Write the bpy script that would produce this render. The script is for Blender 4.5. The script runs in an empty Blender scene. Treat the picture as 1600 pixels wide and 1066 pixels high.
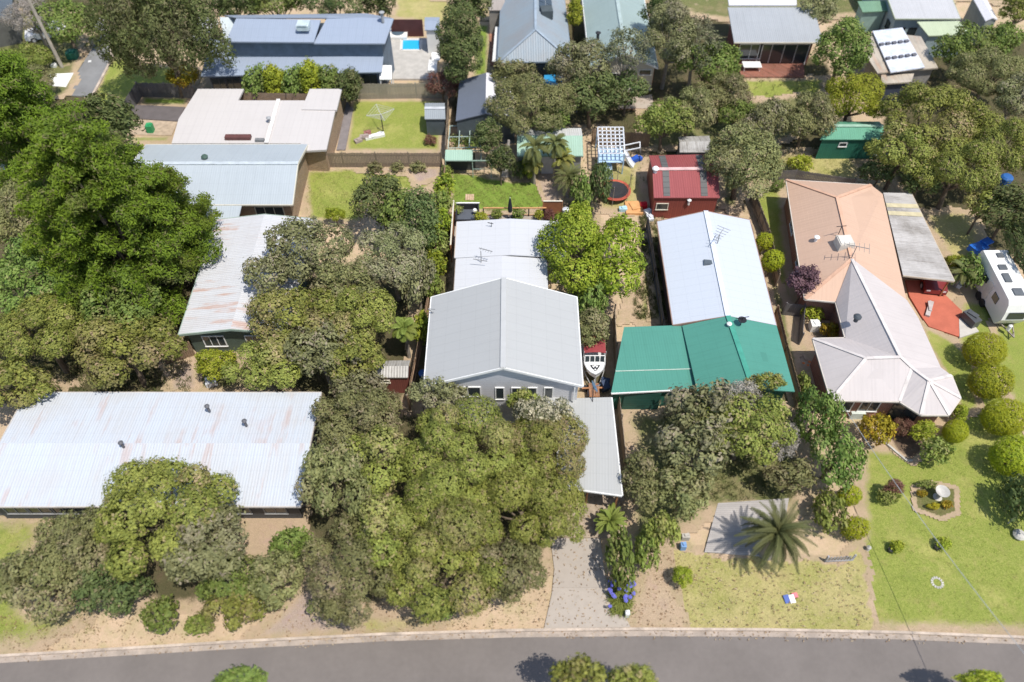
import bpy, math, random
import numpy as np
from mathutils import Vector
S = bpy.context.scene
COL = S.collection
R = math.radians
# ---------------------------------------------------------------- camera, sky, sun, exposure
PITCH = R(51.5); CAMH = 48.0; FPX = 1240.0
cam = bpy.data.objects.new('camera', bpy.data.cameras.new('camera')); COL.objects.link(cam)
cam.location = (0, 0, CAMH); cam.rotation_euler = (math.pi/2 - PITCH, 0, 0)
cam.data.sensor_width = 36; cam.data.lens = 36*FPX/1600; cam.data.clip_end = 2000; cam.data.clip_start = 0.5
cam.data.dof.use_dof = True; cam.data.dof.focus_distance = 60.0; cam.data.dof.aperture_fstop = 0.075
S.camera = cam
S.render.resolution_x = 1024; S.render.resolution_y = 682
ELEV = 66.0
sun_dir = Vector((math.cos(R(ELEV))*0.74, -math.cos(R(ELEV))*0.67, math.sin(R(ELEV)))).normalized()
wd = bpy.data.worlds.new('World'); S.world = wd; wd.use_nodes = True
nt = wd.node_tree; bg = nt.nodes['Background']
sky = nt.nodes.new('ShaderNodeTexSky'); sky.sky_type = 'NISHITA'; sky.sun_disc = False
sky.sun_elevation = R(ELEV); sky.sun_rotation = math.atan2(sun_dir.x, sun_dir.y)
nt.links.new(sky.outputs[0], bg.inputs[0]); bg.inputs[1].default_value = 0.13
sl = bpy.data.lights.new('sun', 'SUN'); sl.energy = 3.8; sl.angle = R(0.5); sl.color = (1, 0.95, 0.87)
so = bpy.data.objects.new('sun', sl); COL.objects.link(so); so.rotation_euler = sun_dir.to_track_quat('Z', 'Y').to_euler()
S.view_settings.view_transform = 'Standard'; S.view_settings.look = 'None'; S.view_settings.exposure = 0.34; S.view_settings.gamma = 1
S.cycles.max_bounces = 5; S.cycles.diffuse_bounces = 3; S.cycles.transparent_max_bounces = 4
# ---------------------------------------------------------------- projection helpers (author in photo pixels, place in metres)
sp, cp = math.sin(PITCH), math.cos(PITCH)
def W(px, py, z=0.0):
    v = (py-533)/FPX; d = (CAMH-z)/(sp+v*cp)
    return Vector(((px-800)/FPX*d, d*(cp-v*sp), z))
def WY(px, py, Y):
    v = (py-533)/FPX; d = Y/(cp-v*sp)
    return Vector(((px-800)/FPX*d, Y, CAMH-d*(sp+v*cp)))
def mpp(px, py, z=0.0):
    v = (py-533)/FPX; return (CAMH-z)/(sp+v*cp)/FPX
# ---------------------------------------------------------------- objects
def tagp(o, label=None, cat=None, group=None, kind=None):
    if label: o['label'] = label
    if cat: o['category'] = cat
    if group: o['group'] = group
    if kind: o['kind'] = kind
    return o
def thing(name, label, cat, loc, group=None):
    o = bpy.data.objects.new(name, None); COL.objects.link(o); o.location = loc; o.empty_display_size = 0.3
    return tagp(o, label, cat, group)
def org(o):
    v = Vector((0, 0, 0))
    while o is not None:
        v = v+Vector(o.location); o = o.parent
    return v
class MB:
    def __init__(s): s.v = []; s.f = []; s.uv = []
    def face(s, pts, uvs=None):
        n = len(s.v); s.v += [tuple(p) for p in pts]; s.f.append(tuple(range(n, n+len(pts))))
        s.uv += (uvs if uvs else [(0, 0)]*len(pts)); return s
    def box(s, c, size, rz=0.0, rx=0.0, ry=0.0):
        from mathutils import Euler
        e = Euler((rx, ry, rz)).to_matrix(); c = Vector(c); h = [q/2 for q in size]
        P = [c+e@Vector((x*h[0], y*h[1], z*h[2])) for x, y, z in ((-1,-1,-1),(1,-1,-1),(1,1,-1),(-1,1,-1),(-1,-1,1),(1,-1,1),(1,1,1),(-1,1,1))]
        for q in ((0,3,2,1),(4,5,6,7),(0,1,5,4),(1,2,6,5),(2,3,7,6),(3,0,4,7)): s.face([P[i] for i in q])
        return s
    def beam(s, a, b, w, h, up=Vector((0, 0, 1))):
        a, b = Vector(a), Vector(b); d = (b-a)
        if d.length < 1e-6: return s
        d.normalize()
        if abs(d.dot(up)) > .99: up = Vector((0, 1, 0))
        x = d.cross(up).normalized()*(w/2); y = x.normalized().cross(d).normalized()*(h/2)
        A = [a-x-y, a+x-y, a+x+y, a-x+y]; B = [b-x-y, b+x-y, b+x+y, b-x+y]
        s.face(A[::-1]); s.face(B)
        for i in range(4): j = (i+1) % 4; s.face([A[i], A[j], B[j], B[i]])
        return s
    def tube(s, pts, rs, n=8, caps=True):
        pts = [Vector(p) for p in pts]; rings = []
        if not hasattr(rs, '__len__'): rs = [rs]*len(pts)
        for i, p in enumerate(pts):
            d = (pts[min(i+1, len(pts)-1)]-pts[max(i-1, 0)]).normalized()
            u = Vector((0, 0, 1)) if abs(d.z) < .9 else Vector((1, 0, 0))
            x = d.cross(u).normalized(); y = d.cross(x).normalized()
            rings.append([p+(x*math.cos(2*math.pi*k/n)+y*math.sin(2*math.pi*k/n))*rs[i] for k in range(n)])
        for i in range(len(rings)-1):
            for k in range(n): l = (k+1) % n; s.face([rings[i][k], rings[i][l], rings[i+1][l], rings[i+1][k]])
        if caps: s.face(rings[0][::-1]); s.face(rings[-1])
        return s
    def lathe(s, c, prof, n=16):
        c = Vector(c); rings = [[c+Vector((r*math.cos(2*math.pi*k/n), r*math.sin(2*math.pi*k/n), z)) for k in range(n)] for r, z in prof]
        for i in range(len(rings)-1):
            for k in range(n): l = (k+1) % n; s.face([rings[i][k], rings[i][l], rings[i+1][l], rings[i+1][k]])
        s.face(rings[0][::-1]); s.face(rings[-1]); return s
    def prism(s, poly, z0, z1):
        a = sum(poly[i][0]*poly[(i+1) % len(poly)][1]-poly[(i+1) % len(poly)][0]*poly[i][1] for i in range(len(poly)))
        if a < 0: poly = poly[::-1]
        T = [Vector((p[0], p[1], z1)) for p in poly]; B = [Vector((p[0], p[1], z0)) for p in poly]
        s.face(T); s.face(B[::-1]); n = len(poly)
        for i in range(n): j = (i+1) % n; s.face([B[i], B[j], T[j], T[i]])
        return s
    def slab(s, pts, th=0.1):
        # roof plane: uv.x along the eave, uv.y up the slope (metres)
        pts = [Vector(p) for p in pts]; nrm = Vector((0, 0, 0))
        for i in range(len(pts)): nrm += pts[i].cross(pts[(i+1) % len(pts)])
        nrm.normalize()
        if nrm.z < 0: nrm = -nrm; pts = pts[::-1]
        u = Vector((0, 0, 1)).cross(nrm)
        if u.length < .01: u = Vector((1, 0, 0))
        u.normalize(); v = nrm.cross(u)
        uv = [(p.dot(u), p.dot(v)) for p in pts]
        s.face(pts, uv); B = [p-Vector((0, 0, th)) for p in pts]; s.face(B[::-1])
        n = len(pts)
        for i in range(n): j = (i+1) % n; s.face([B[i], B[j], pts[j], pts[i]])
        return s
    def build(s, name, m, parent=None, smooth=False):
        o0 = org(parent) if parent is not None else Vector((0, 0, 0))
        me = bpy.data.meshes.new(name)
        me.from_pydata([(v[0]-o0.x, v[1]-o0.y, v[2]-o0.z) for v in s.v], [], s.f)
        ul = me.uv_layers.new(name='UVMap'); ul.data.foreach_set('uv', np.array(s.uv, dtype=np.float32).ravel())
        me.materials.append(m)
        if smooth: me.polygons.foreach_set('use_smooth', [True]*len(me.polygons))
        me.update(); o = bpy.data.objects.new(name, me); COL.objects.link(o); o.parent = parent
        return o
def centre(o):
    # give a single-mesh top-level thing its origin at its base
    me = o.data; n = len(me.vertices); a = np.empty(n*3, np.float32); me.vertices.foreach_get('co', a); a = a.reshape(-1, 3)
    c = np.array([(a[:, 0].min()+a[:, 0].max())/2, (a[:, 1].min()+a[:, 1].max())/2, a[:, 2].min()]); a -= c
    me.vertices.foreach_set('co', a.ravel()); me.update(); o.location = c; return o
def single(mb, name, m, label, cat, group=None, smooth=False):
    return tagp(centre(mb.build(name, m, None, smooth)), label, cat, group)
def copy_tree(o, parent=None, rnd=None):
    c = o.copy(); COL.objects.link(c); c.parent = parent
    for ch in list(o.children): copy_tree(ch, c)
    return c
# ---------------------------------------------------------------- materials
MATS = {}
def nmat(name):
    m = bpy.data.materials.new(name); m.use_nodes = True; t = m.node_tree
    return m, t, t.nodes['Principled BSDF']
def N(t, typ, **kw):
    n = t.nodes.new(typ)
    for k, v in kw.items(): setattr(n, k, v)
    return n
def noise(t, vec, scale, detail=4, rough=.55):
    n = N(t, 'ShaderNodeTexNoise'); n.inputs['Scale'].default_value = scale; n.inputs['Detail'].default_value = detail
    n.inputs['Roughness'].default_value = rough; t.links.new(vec, n.inputs['Vector']); return n.outputs['Fac']
def rng_(t, fac, a, b, c=0., d=1.):
    n = N(t, 'ShaderNodeMapRange'); n.inputs[1].default_value = a; n.inputs[2].default_value = b; n.inputs[3].default_value = c; n.inputs[4].default_value = d
    t.links.new(fac, n.inputs[0]); return n.outputs[0]
def mix(t, fac, a, b, mode='MIX'):
    n = N(t, 'ShaderNodeMix', data_type='RGBA', blend_type=mode)
    for i, x in ((0, fac), (6, a), (7, b)):
        if hasattr(x, 'is_linked'): t.links.new(x, n.inputs[i])
        elif i == 0: n.inputs[0].default_value = x
        else: n.inputs[i].default_value = (*x, 1)
    return n.outputs[2]
def mth(t, op, a, b=0.):
    n = N(t, 'ShaderNodeMath', operation=op)
    for i, x in ((0, a), (1, b)):
        if hasattr(x, 'is_linked'): t.links.new(x, n.inputs[i])
        else: n.inputs[i].default_value = x
    return n.outputs[0]
def bump(t, h, b, strength=.5, dist=.05):
    n = N(t, 'ShaderNodeBump'); n.inputs['Strength'].default_value = strength; n.inputs['Distance'].default_value = dist
    t.links.new(h, n.inputs['Height']); t.links.new(n.outputs[0], b.inputs['Normal'])
def mat(name, col, rough=.7, var=.15, scale=1.5, metal=0., bmp=0.0, spec=.3):
    if name in MATS: return MATS[name]
    m, t, b = nmat(name); pos = N(t, 'ShaderNodeNewGeometry').outputs['Position']
    n1 = noise(t, pos, scale); n2 = noise(t, pos, scale*9)
    k = mth(t, 'ADD', rng_(t, n1, .3, .7, 1-var, 1+var), rng_(t, n2, .3, .7, -var*.4, var*.4))
    mm = N(t, 'ShaderNodeMix', data_type='RGBA', blend_type='MULTIPLY'); mm.inputs[0].default_value = 1; mm.inputs[6].default_value = (*col, 1)
    cmb = N(t, 'ShaderNodeCombineColor'); [t.links.new(k, cmb.inputs[i]) for i in range(3)]
    t.links.new(cmb.outputs[0], mm.inputs[7]); t.links.new(mm.outputs[2], b.inputs['Base Color'])
    b.inputs['Roughness'].default_value = rough; b.inputs['Metallic'].default_value = metal; b.inputs['Specular IOR Level'].default_value = spec
    if bmp: bump(t, n2, b, .6, bmp)
    MATS[name] = m; return m
def roofmat(name, col, rib=.2, rust=0., stain=.12, rough=.45, stain_col=None, bm=.02, sheet=.76, rust_dir=False, tile=False):
    if name in MATS: return MATS[name]
    m, t, b = nmat(name); pos = N(t, 'ShaderNodeNewGeometry').outputs['Position']
    uv = N(t, 'ShaderNodeUVMap').outputs[0]; sx = N(t, 'ShaderNodeSeparateXYZ'); t.links.new(uv, sx.inputs[0]); u, v = sx.outputs[0], sx.outputs[1]
    w = mth(t, 'SINE', mth(t, 'MULTIPLY', u, 2*math.pi/rib))
    lap = mth(t, 'LESS_THAN', mth(t, 'FRACT', mth(t, 'MULTIPLY', u, 1/sheet)), .07)
    n1 = noise(t, pos, .35, 5, .6); n2 = noise(t, pos, 4.)
    # streaks that run down the slope
    cv = N(t, 'ShaderNodeCombineXYZ'); t.links.new(mth(t, 'MULTIPLY', u, 3.), cv.inputs[0]); t.links.new(mth(t, 'MULTIPLY', v, .22), cv.inputs[1])
    st = noise(t, cv.outputs[0], 1.5, 4)
    sc = stain_col or tuple(c*.6 for c in col)
    c = mix(t, rng_(t, n1, .42, .72, 0, stain*2.2), col, sc)
    c = mix(t, rng_(t, st, .5, .75, 0, stain*2.0), c, sc)
    c = mix(t, rng_(t, n2, .35, .7, 0, stain*.8), c, tuple(min(1, x*1.15) for x in col))
    cell = N(t, 'ShaderNodeTexWhiteNoise', noise_dimensions='1D'); t.links.new(mth(t, 'FLOOR', mth(t, 'MULTIPLY', u, 1/sheet)), cell.inputs['W'])
    c = mix(t, mth(t, 'MULTIPLY', cell.outputs['Value'], stain*.5), c, sc)
    c = mix(t, mth(t, 'MULTIPLY', lap, .10), c, tuple(x*.4 for x in col))
    scr = mth(t, 'LESS_THAN', mth(t, 'FRACT', mth(t, 'MULTIPLY', v, 1/1.1)), .035)
    c = mix(t, mth(t, 'MULTIPLY', scr, .0 if tile else .13), c, tuple(x*.5 for x in col))
    if rust > 0:
        cv2 = N(t, 'ShaderNodeCombineXYZ'); t.links.new(mth(t, 'MULTIPLY', u, 1.3), cv2.inputs[0]); t.links.new(mth(t, 'MULTIPLY', v, .16), cv2.inputs[1])
        rn = noise(t, cv2.outputs[0], 1.0, 6, .7); rn2 = noise(t, pos, .22, 3)
        r = mth(t, 'MULTIPLY', rng_(t, rn, .52, .60, 0, 1), rng_(t, rn2, .46, .56, 0, 1))
        c = mix(t, mth(t, 'MULTIPLY', r, rust), c, (.44, .18, .07))
    t.links.new(c, b.inputs['Base Color']); b.inputs['Roughness'].default_value = rough; b.inputs['Specular IOR Level'].default_value = .35
    if tile:
        tw = mth(t, 'FRACT', mth(t, 'MULTIPLY', v, 1/.33)); h = mth(t, 'ADD', mth(t, 'MULTIPLY', w, .4), tw)
    else: h = mth(t, 'SUBTRACT', w, mth(t, 'MULTIPLY', lap, .8))
    bump(t, h, b, .45, bm); MATS[name] = m; return m
def boards(name, col, axis='z', step=.18, dark=.35, rough=.7, var=.12, bm=.02, jw=.13):
    """cladding or planks: a dark joint every step metres along the axis"""
    if name in MATS: return MATS[name]
    m, t, b = nmat(name); pos = N(t, 'ShaderNodeNewGeometry').outputs['Position']; sx = N(t, 'ShaderNodeSeparateXYZ'); t.links.new(pos, sx.inputs[0])
    a = {'x': 0, 'y': 1, 'z': 2}[axis]; q = mth(t, 'MULTIPLY', sx.outputs[a], 1/step); f = mth(t, 'FRACT', q)
    j = mth(t, 'LESS_THAN', f, jw); wn = N(t, 'ShaderNodeTexWhiteNoise', noise_dimensions='1D'); t.links.new(mth(t, 'FLOOR', q), wn.inputs['W'])
    c = mix(t, mth(t, 'MULTIPLY', wn.outputs['Value'], var*2), col, tuple(x*.55 for x in col))
    c = mix(t, rng_(t, noise(t, pos, 2.2), .4, .75, 0, var*2.5), c, tuple(x*.7 for x in col))
    c = mix(t, mth(t, 'MULTIPLY', j, 1-dark), c, tuple(x*dark for x in col))
    t.links.new(c, b.inputs['Base Color']); b.inputs['Roughness'].default_value = rough; bump(t, f, b, .5, bm); MATS[name] = m; return m
def brick(name, col, mortar=(.42, .36, .3)):
    if name in MATS: return MATS[name]
    m, t, b = nmat(name); pos = N(t, 'ShaderNodeNewGeometry').outputs['Position']; sx = N(t, 'ShaderNodeSeparateXYZ'); t.links.new(pos, sx.inputs[0])
    cv = N(t, 'ShaderNodeCombineXYZ'); t.links.new(mth(t, 'ADD', sx.outputs[0], sx.outputs[1]), cv.inputs[0]); t.links.new(sx.outputs[2], cv.inputs[1])
    br = N(t, 'ShaderNodeTexBrick'); t.links.new(cv.outputs[0], br.inputs['Vector']); br.inputs['Color1'].default_value = (*col, 1)
    br.inputs['Color2'].default_value = (*[x*.62 for x in col], 1); br.inputs['Mortar'].default_value = (*mortar, 1); br.inputs['Scale'].default_value = 1
    br.inputs['Brick Width'].default_value = .24; br.inputs['Row Height'].default_value = .086; br.inputs['Mortar Size'].default_value = .008
    t.links.new(mix(t, rng_(t, noise(t, pos, 1.), .4, .8, 0, .4), br.outputs['Color'], tuple(x*.6 for x in col)), b.inputs['Base Color'])
    b.inputs['Roughness'].default_value = .85; MATS[name] = m; return m
def glassm():
    if 'glass' in MATS: return MATS['glass']
    m, t, b = nmat('glass'); b.inputs['Base Color'].default_value = (.035, .045, .05, 1); b.inputs['Roughness'].default_value = .08; b.inputs['Specular IOR Level'].default_value = .8
    MATS['glass'] = m; return m
# ground colour, shared by the ground sheet and by the ragged edges of lawns
def ground_group():
    g = bpy.data.node_groups.new('dirt_colour', 'ShaderNodeTree'); g.interface.new_socket('Color', in_out='OUTPUT', socket_type='NodeSocketColor')
    pos = N(g, 'ShaderNodeNewGeometry').outputs['Position']; out = N(g, 'NodeGroupOutput')
    a = noise(g, pos, .16, 5, .6); b_ = noise(g, pos, .9, 6, .65); c_ = noise(g, pos, 7., 5, .7); d_ = noise(g, pos, 32., 3, .7)
    c = mix(g, rng_(g, a, .38, .62), (.56, .41, .28), (.44, .325, .21))
    c = mix(g, rng_(g, b_, .45, .66, 0, .75), c, (.37, .32, .16))
    c = mix(g, rng_(g, c_, .48, .72, 0, .5), c, (.30, .22, .14))
    c = mix(g, rng_(g, d_, .35, .7, 0, .45), c, (.62, .49, .35))
    g.links.new(c, out.inputs[0]); return g
GG = ground_group()
def ground_mat():
    m, t, b = nmat('ground'); gn = N(t, 'ShaderNodeGroup'); gn.node_tree = GG; t.links.new(gn.outputs[0], b.inputs['Base Color'])
    b.inputs['Roughness'].default_value = .95; b.inputs['Specular IOR Level'].default_value = .1
    pos = N(t, 'ShaderNodeNewGeometry').outputs['Position']; bump(t, noise(t, pos, 9, 6, .7), b, .7, .08); return m
def lawn_mat(name, green, dry, dryness=.5, scale=.35, bare=.0):
    if name in MATS: return MATS[name]
    m, t, b = nmat(name); pos = N(t, 'ShaderNodeNewGeometry').outputs['Position']; gn = N(t, 'ShaderNodeGroup'); gn.node_tree = GG
    e = N(t, 'ShaderNodeAttribute'); e.attribute_name = 'edge'
    a = noise(t, pos, scale, 6, .68); f = noise(t, pos, 2.6, 5, .7); h = noise(t, pos, 14, 5, .75); l = noise(t, pos, 45, 3, .7)
    k = mth(t, 'ADD', a, mth(t, 'MULTIPLY', mth(t, 'SUBTRACT', f, .5), .35))
    c = mix(t, rng_(t, k, .62-dryness*.3, .78-dryness*.3), green, dry)
    c = mix(t, rng_(t, f, .42, .68, 0, .45), c, tuple(x*.62 for x in green))
    c = mix(t, rng_(t, h, .36, .66, 0, .55), c, tuple(min(1, x*1.45) for x in dry))
    c = mix(t, rng_(t, l, .42, .66, 0, .55), c, tuple(x*.45 for x in green))
    g2 = noise(t, pos, 1.1, 6, .72); c = mix(t, rng_(t, g2, .52, .70, 0, .55), c, (dry[0]*.92, dry[1]*.78, dry[2]*1.0))
    g3 = noise(t, pos, .55, 5, .7); c = mix(t, rng_(t, g3, .54, .70, 0, .5), c, (green[0]*.75, green[1]*.85, green[2]*.8))
    ef = mth(t, 'ADD', e.outputs['Fac'], mth(t, 'MULTIPLY', mth(t, 'SUBTRACT', h, .5), 1.2))
    w = mth(t, 'SUBTRACT', 1., rng_(t, ef, .25, .75))
    if bare: w = mth(t, 'MAXIMUM', w, rng_(t, noise(t, pos, .55, 5, .7), .68-bare*.3, .8-bare*.3))
    c = mix(t, w, c, gn.outputs[0])
    t.links.new(c, b.inputs['Base Color']); b.inputs['Roughness'].default_value = .9; b.inputs['Specular IOR Level'].default_value = .12
    bump(t, mth(t, 'ADD', h, l), b, .8, .07); MATS[name] = m; return m
# ---------------------------------------------------------------- ground patches with ragged edges
def vnoise(x, y, s):
    return (np.sin(x*1.7+s)*np.cos(y*1.3-s*2)+.6*np.sin(x*4.1+y*3.3+s*3)+.4*np.cos(y*7.9-x*5.7+s)+.3*np.sin(x*13.+y*11.+s))/2.3
def sdf(poly, X, Y):
    d = np.full(X.shape, 1e9); ins = np.zeros(X.shape, bool); n = len(poly)
    for i in range(n):
        x0, y0 = poly[i]; x1, y1 = poly[(i+1) % n]; ex, ey = x1-x0, y1-y0; L = ex*ex+ey*ey+1e-9
        tt = np.clip(((X-x0)*ex+(Y-y0)*ey)/L, 0, 1); d = np.minimum(d, np.hypot(X-x0-tt*ex, Y-y0-tt*ey))
        c = ((y0 > Y) != (y1 > Y)) & (X < (x1-x0)*(Y-y0)/((y1-y0) if y1 != y0 else 1e-9)+x0); ins ^= c
    return np.where(ins, d, -d)
def npmesh(name, V, Q, attrs, m):
    me = bpy.data.meshes.new(name); nv, nf = len(V), len(Q); me.vertices.add(nv); me.vertices.foreach_set('co', V.astype(np.float32).ravel())
    me.loops.add(nf*4); me.loops.foreach_set('vertex_index', Q.astype(np.int32).ravel()); me.polygons.add(nf)
    me.polygons.foreach_set('loop_start', np.arange(0, nf*4, 4, dtype=np.int32))
    for k, a in attrs.items():
        at = me.attributes.new(k, 'FLOAT', 'POINT'); at.data.foreach_set('value', a.astype(np.float32))
    me.update(calc_edges=True); me.materials.append(m); return me
PZ = [0.004]
KT = [(-300, 1052), (0, 1024), (200, 1012), (400, 1000), (600, 990), (800, 984), (1000, 982), (1200, 983), (1400, 987), (1600, 995), (1900, 1014)]
_k = [W(x, y) for x, y in KT]; KX = [p.x for p in _k]; KY = [p.y for p in _k]
def patch(name, pxs, m, cell=.22, amp=.45, soft=.9, kind='structure'):
    P = [W(x, y) for x, y in pxs]; poly = [(p.x, p.y) for p in P]; PZ[0] += 0.002; z = PZ[0]
    x0 = min(p[0] for p in poly)-.8; x1 = max(p[0] for p in poly)+.8; y0 = min(p[1] for p in poly)-.8; y1 = max(p[1] for p in poly)+.8
    nx, ny = int((x1-x0)/cell)+1, int((y1-y0)/cell)+1; X, Y = np.meshgrid(x0+np.arange(nx+1)*cell, y0+np.arange(ny+1)*cell)
    d = sdf(poly, X, Y)+amp*vnoise(X, Y, len(pxs)+pxs[0][0]*.01); keep = (np.maximum(np.maximum(d[:-1, :-1], d[1:, 1:]), np.maximum(d[:-1, 1:], d[1:, :-1])) > -.25)
    keep &= (Y[:-1, :-1] > np.interp(X[:-1, :-1], KX, KY)-.2)
    idx = np.arange((nx+1)*(ny+1)).reshape(ny+1, nx+1); Q = np.stack([idx[:-1, :-1], idx[:-1, 1:], idx[1:, 1:], idx[1:, :-1]], -1)[keep]
    used, inv = np.unique(Q, return_inverse=True); V = np.stack([X.ravel(), Y.ravel(), np.full(X.size, z)], -1)[used]
    me = npmesh(name, V, inv.reshape(-1, 4), {'edge': np.clip(d.ravel()[used]/soft, 0, 1)}, m)
    o = bpy.data.objects.new(name, me); COL.objects.link(o); o['kind'] = kind; return o
def slabg(name, pxs, m, h=.03, structure=True):
    P = [W(x, y) for x, y in pxs]; PZ[0] += .002
    o = MB().prism([(p.x, p.y) for p in P], -.05, h+PZ[0]).build(name, m); o['kind'] = 'structure'; return o
# ---------------------------------------------------------------- buildings
def inset(poly, d):
    n = len(poly); a = sum(poly[i][0]*poly[(i+1) % n][1]-poly[(i+1) % n][0]*poly[i][1] for i in range(n)); sgn = 1 if a > 0 else -1; out = []
    for i in range(n):
        p0, p1, p2 = Vector(poly[i-1][:2]), Vector(poly[i][:2]), Vector(poly[(i+1) % n][:2])
        e1 = (p1-p0).normalized(); e2 = (p2-p1).normalized(); n1 = Vector((-e1.y, e1.x))*sgn; n2 = Vector((-e2.y, e2.x))*sgn
        b = n1+n2; k = 1+n1.dot(n2); b = b/max(k, .35); out.append(p1+b*d)
    return out
def window(parent, A, B, t, z, w, h, fm, panes=1, name='window', gl=None):
    A, B = Vector((A[0], A[1], 0)), Vector((B[0], B[1], 0)); d = (B-A).normalized(); n = Vector((d.y, -d.x, 0)); c = A.lerp(B, t)+Vector((0, 0, z))
    mb = MB(); f = .07
    def bx(du, dz, sw, sh, off, dep): mb.box(c+d*du+Vector((0, 0, dz))+n*off, (sw, dep, sh), math.atan2(d.y, d.x))
    bx(0, h/2, w+f, f, .02, .09); bx(0, -h/2, w+f+.06, f, .03, .12); bx(-w/2, 0, f, h, .02, .085); bx(w/2, 0, f, h, .02, .085)
    for k in range(1, panes): bx(-w/2+w*k/panes, 0, f*.7, h-f, .018, .075)
    o = mb.build(name, fm, parent); p = MB(); p.box(c+n*.008, (w-f*.5, .03, h-f*.5), math.atan2(d.y, d.x)); p.build('pane', gl or glassm(), o); return o
def walls(parent, poly, z0, z1s, m, peaks=None, name='wall'):
    """poly footprint, z1s top height per corner; peaks {edge index: (t, z)} for gable ends"""
    mb = MB(); n = len(poly); z1s = z1s if hasattr(z1s, '__len__') else [z1s]*n
    a = sum(poly[i][0]*poly[(i+1) % n][1]-poly[(i+1) % n][0]*poly[i][1] for i in range(n))
    for i in range(n):
        j = (i+1) % n; A, B = poly[i], poly[j]; pts = [Vector((A[0], A[1], z0)), Vector((B[0], B[1], z0)), Vector((B[0], B[1], z1s[j]))]
        if peaks and i in peaks: t, pz = peaks[i]; q = Vector(A[:2]).lerp(Vector(B[:2]), t); pts.append(Vector((q.x, q.y, pz)))
        pts.append(Vector((A[0], A[1], z1s[i])))
        mb.face(pts if a > 0 else pts[::-1])
    return mb.build(name, m, parent)
def gutter(parent, segs, m, name='gutter', w=.14, h=.13):
    for a, b in segs: MB().beam(Vector(a)+Vector((0, 0, -.07)), Vector(b)+Vector((0, 0, -.07)), w, h).build(name, m, parent)
def cap(parent, segs, m, w=.36, name='ridge_cap'):
    mb = MB()
    for a, b in segs: mb.beam(Vector(a)+Vector((0, 0, .02)), Vector(b)+Vector((0, 0, .02)), w, .06)
    return mb.build(name, m, parent)
def gable(label, cat, c4, ze, rise, axis, rm, wm, over=.4, capm=None, gm=None, name='house', base=0., z0=0.):
    FL, FR, BR, BL = c4 if isinstance(c4[0], Vector) else [W(x, y, ze) for x, y in c4]
    ctr = (FL+FR+BR+BL)/4; root = thing(name, label, cat, (ctr.x, ctr.y, z0))
    up = Vector((0, 0, rise))
    if axis == 'y': r0 = (FL+FR)/2+up; r1 = (BL+BR)/2+up; pl = [[FL, r0, r1, BL], [FR, BR, r1, r0]]; eav = [(FL, BL), (FR, BR)]; half = (FR-FL).length/2; rake = [(FL, r0), (r0, FR), (BL, r1), (r1, BR)]
    else: r0 = (FL+BL)/2+up; r1 = (FR+BR)/2+up; pl = [[FL, FR, r1, r0], [BR, BL, r0, r1]]; eav = [(FL, FR), (BL, BR)]; half = (BL-FL).length/2; rake = [(FL, r0), (r0, BL), (FR, r1), (r1, BR)]
    roof = MB()
    for p in pl: roof.slab(p, .09)
    ro = roof.build('roof', rm, root)
    ft = inset([FL, FR, BR, BL], over); zw = ze+rise*over/half-.11; pk = ze+rise-.12
    walls(root, ft, z0, zw, wm, {0: (.5, pk), 2: (.5, pk)} if axis == 'y' else {1: (.5, pk), 3: (.5, pk)})
    if capm: cap(ro, [(r0, r1)], capm)
    if gm:
        gutter(root, eav, gm)
        for q in (0, 2):
            f = MB()
            for a, b in rake[q:q+2]: f.beam(a-Vector((0, 0, .08)), b-Vector((0, 0, .08)), .06, .2)
            f.build('fascia', gm, root)
    return root, ft, ro, (r0, r1)
def fence(label, pts, h, m, post_every=2.6, style='paling', pm=None, name='fence', cat='fence'):
    P = [Vector(p) for p in pts]; c = P[0]; root = thing(name, label, cat, (c.x, c.y, 0)); mb = MB(); rl = MB(); pm = pm or m; rnd = random.Random(int(h*100)+len(pts)+int(c.x))
    for a, b in zip(P[:-1], P[1:]):
        a = Vector((a.x, a.y, 0)); b = Vector((b.x, b.y, 0)); d = (b-a); L = d.length; d.normalize(); n = Vector((d.y, -d.x, 0)); ang = math.atan2(d.y, d.x)
        if style == 'paling':
            s = 0
            while s < L:
                hh = h*(1+rnd.uniform(-.03, .02)); mb.box(a+d*(s+.07)+Vector((0, 0, hh/2)), (.125, .022, hh), ang, rx=rnd.uniform(-.02, .02)); s += .142
            rl.beam(a-n*.05+Vector((0, 0, h*.25)), b-n*.05+Vector((0, 0, h*.25)), .05, .09); rl.beam(a-n*.05+Vector((0, 0, h*.8)), b-n*.05+Vector((0, 0, h*.8)), .05, .09)
        elif style == 'slat':
            z = .08
            while z < h: mb.beam(a+Vector((0, 0, z)), b+Vector((0, 0, z)), .025, .09); z += .13
        elif style == 'picket':
            s = 0
            while s < L: mb.box(a+d*s+Vector((0, 0, h/2)), (.09, .03, h), ang); s += .2
            rl.beam(a+n*.03+Vector((0, 0, h*.3)), b+n*.03+Vector((0, 0, h*.3)), .03, .07)
        else: mb.beam(a+Vector((0, 0, h/2)), b+Vector((0, 0, h/2)), .04, h)
        k = max(1, int(L/post_every))
        for i in range(k+1):
            q = a.lerp(b, i/k)-n*.06; MB().box(q+Vector((0, 0, h*.52)), (.1, .1, h*1.04), ang).build('post', pm, root)
    mb.build('paling_panel' if style == 'paling' else 'panel', m, root)
    if rl.v: rl.build('rail', pm, root)
    return root
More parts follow.
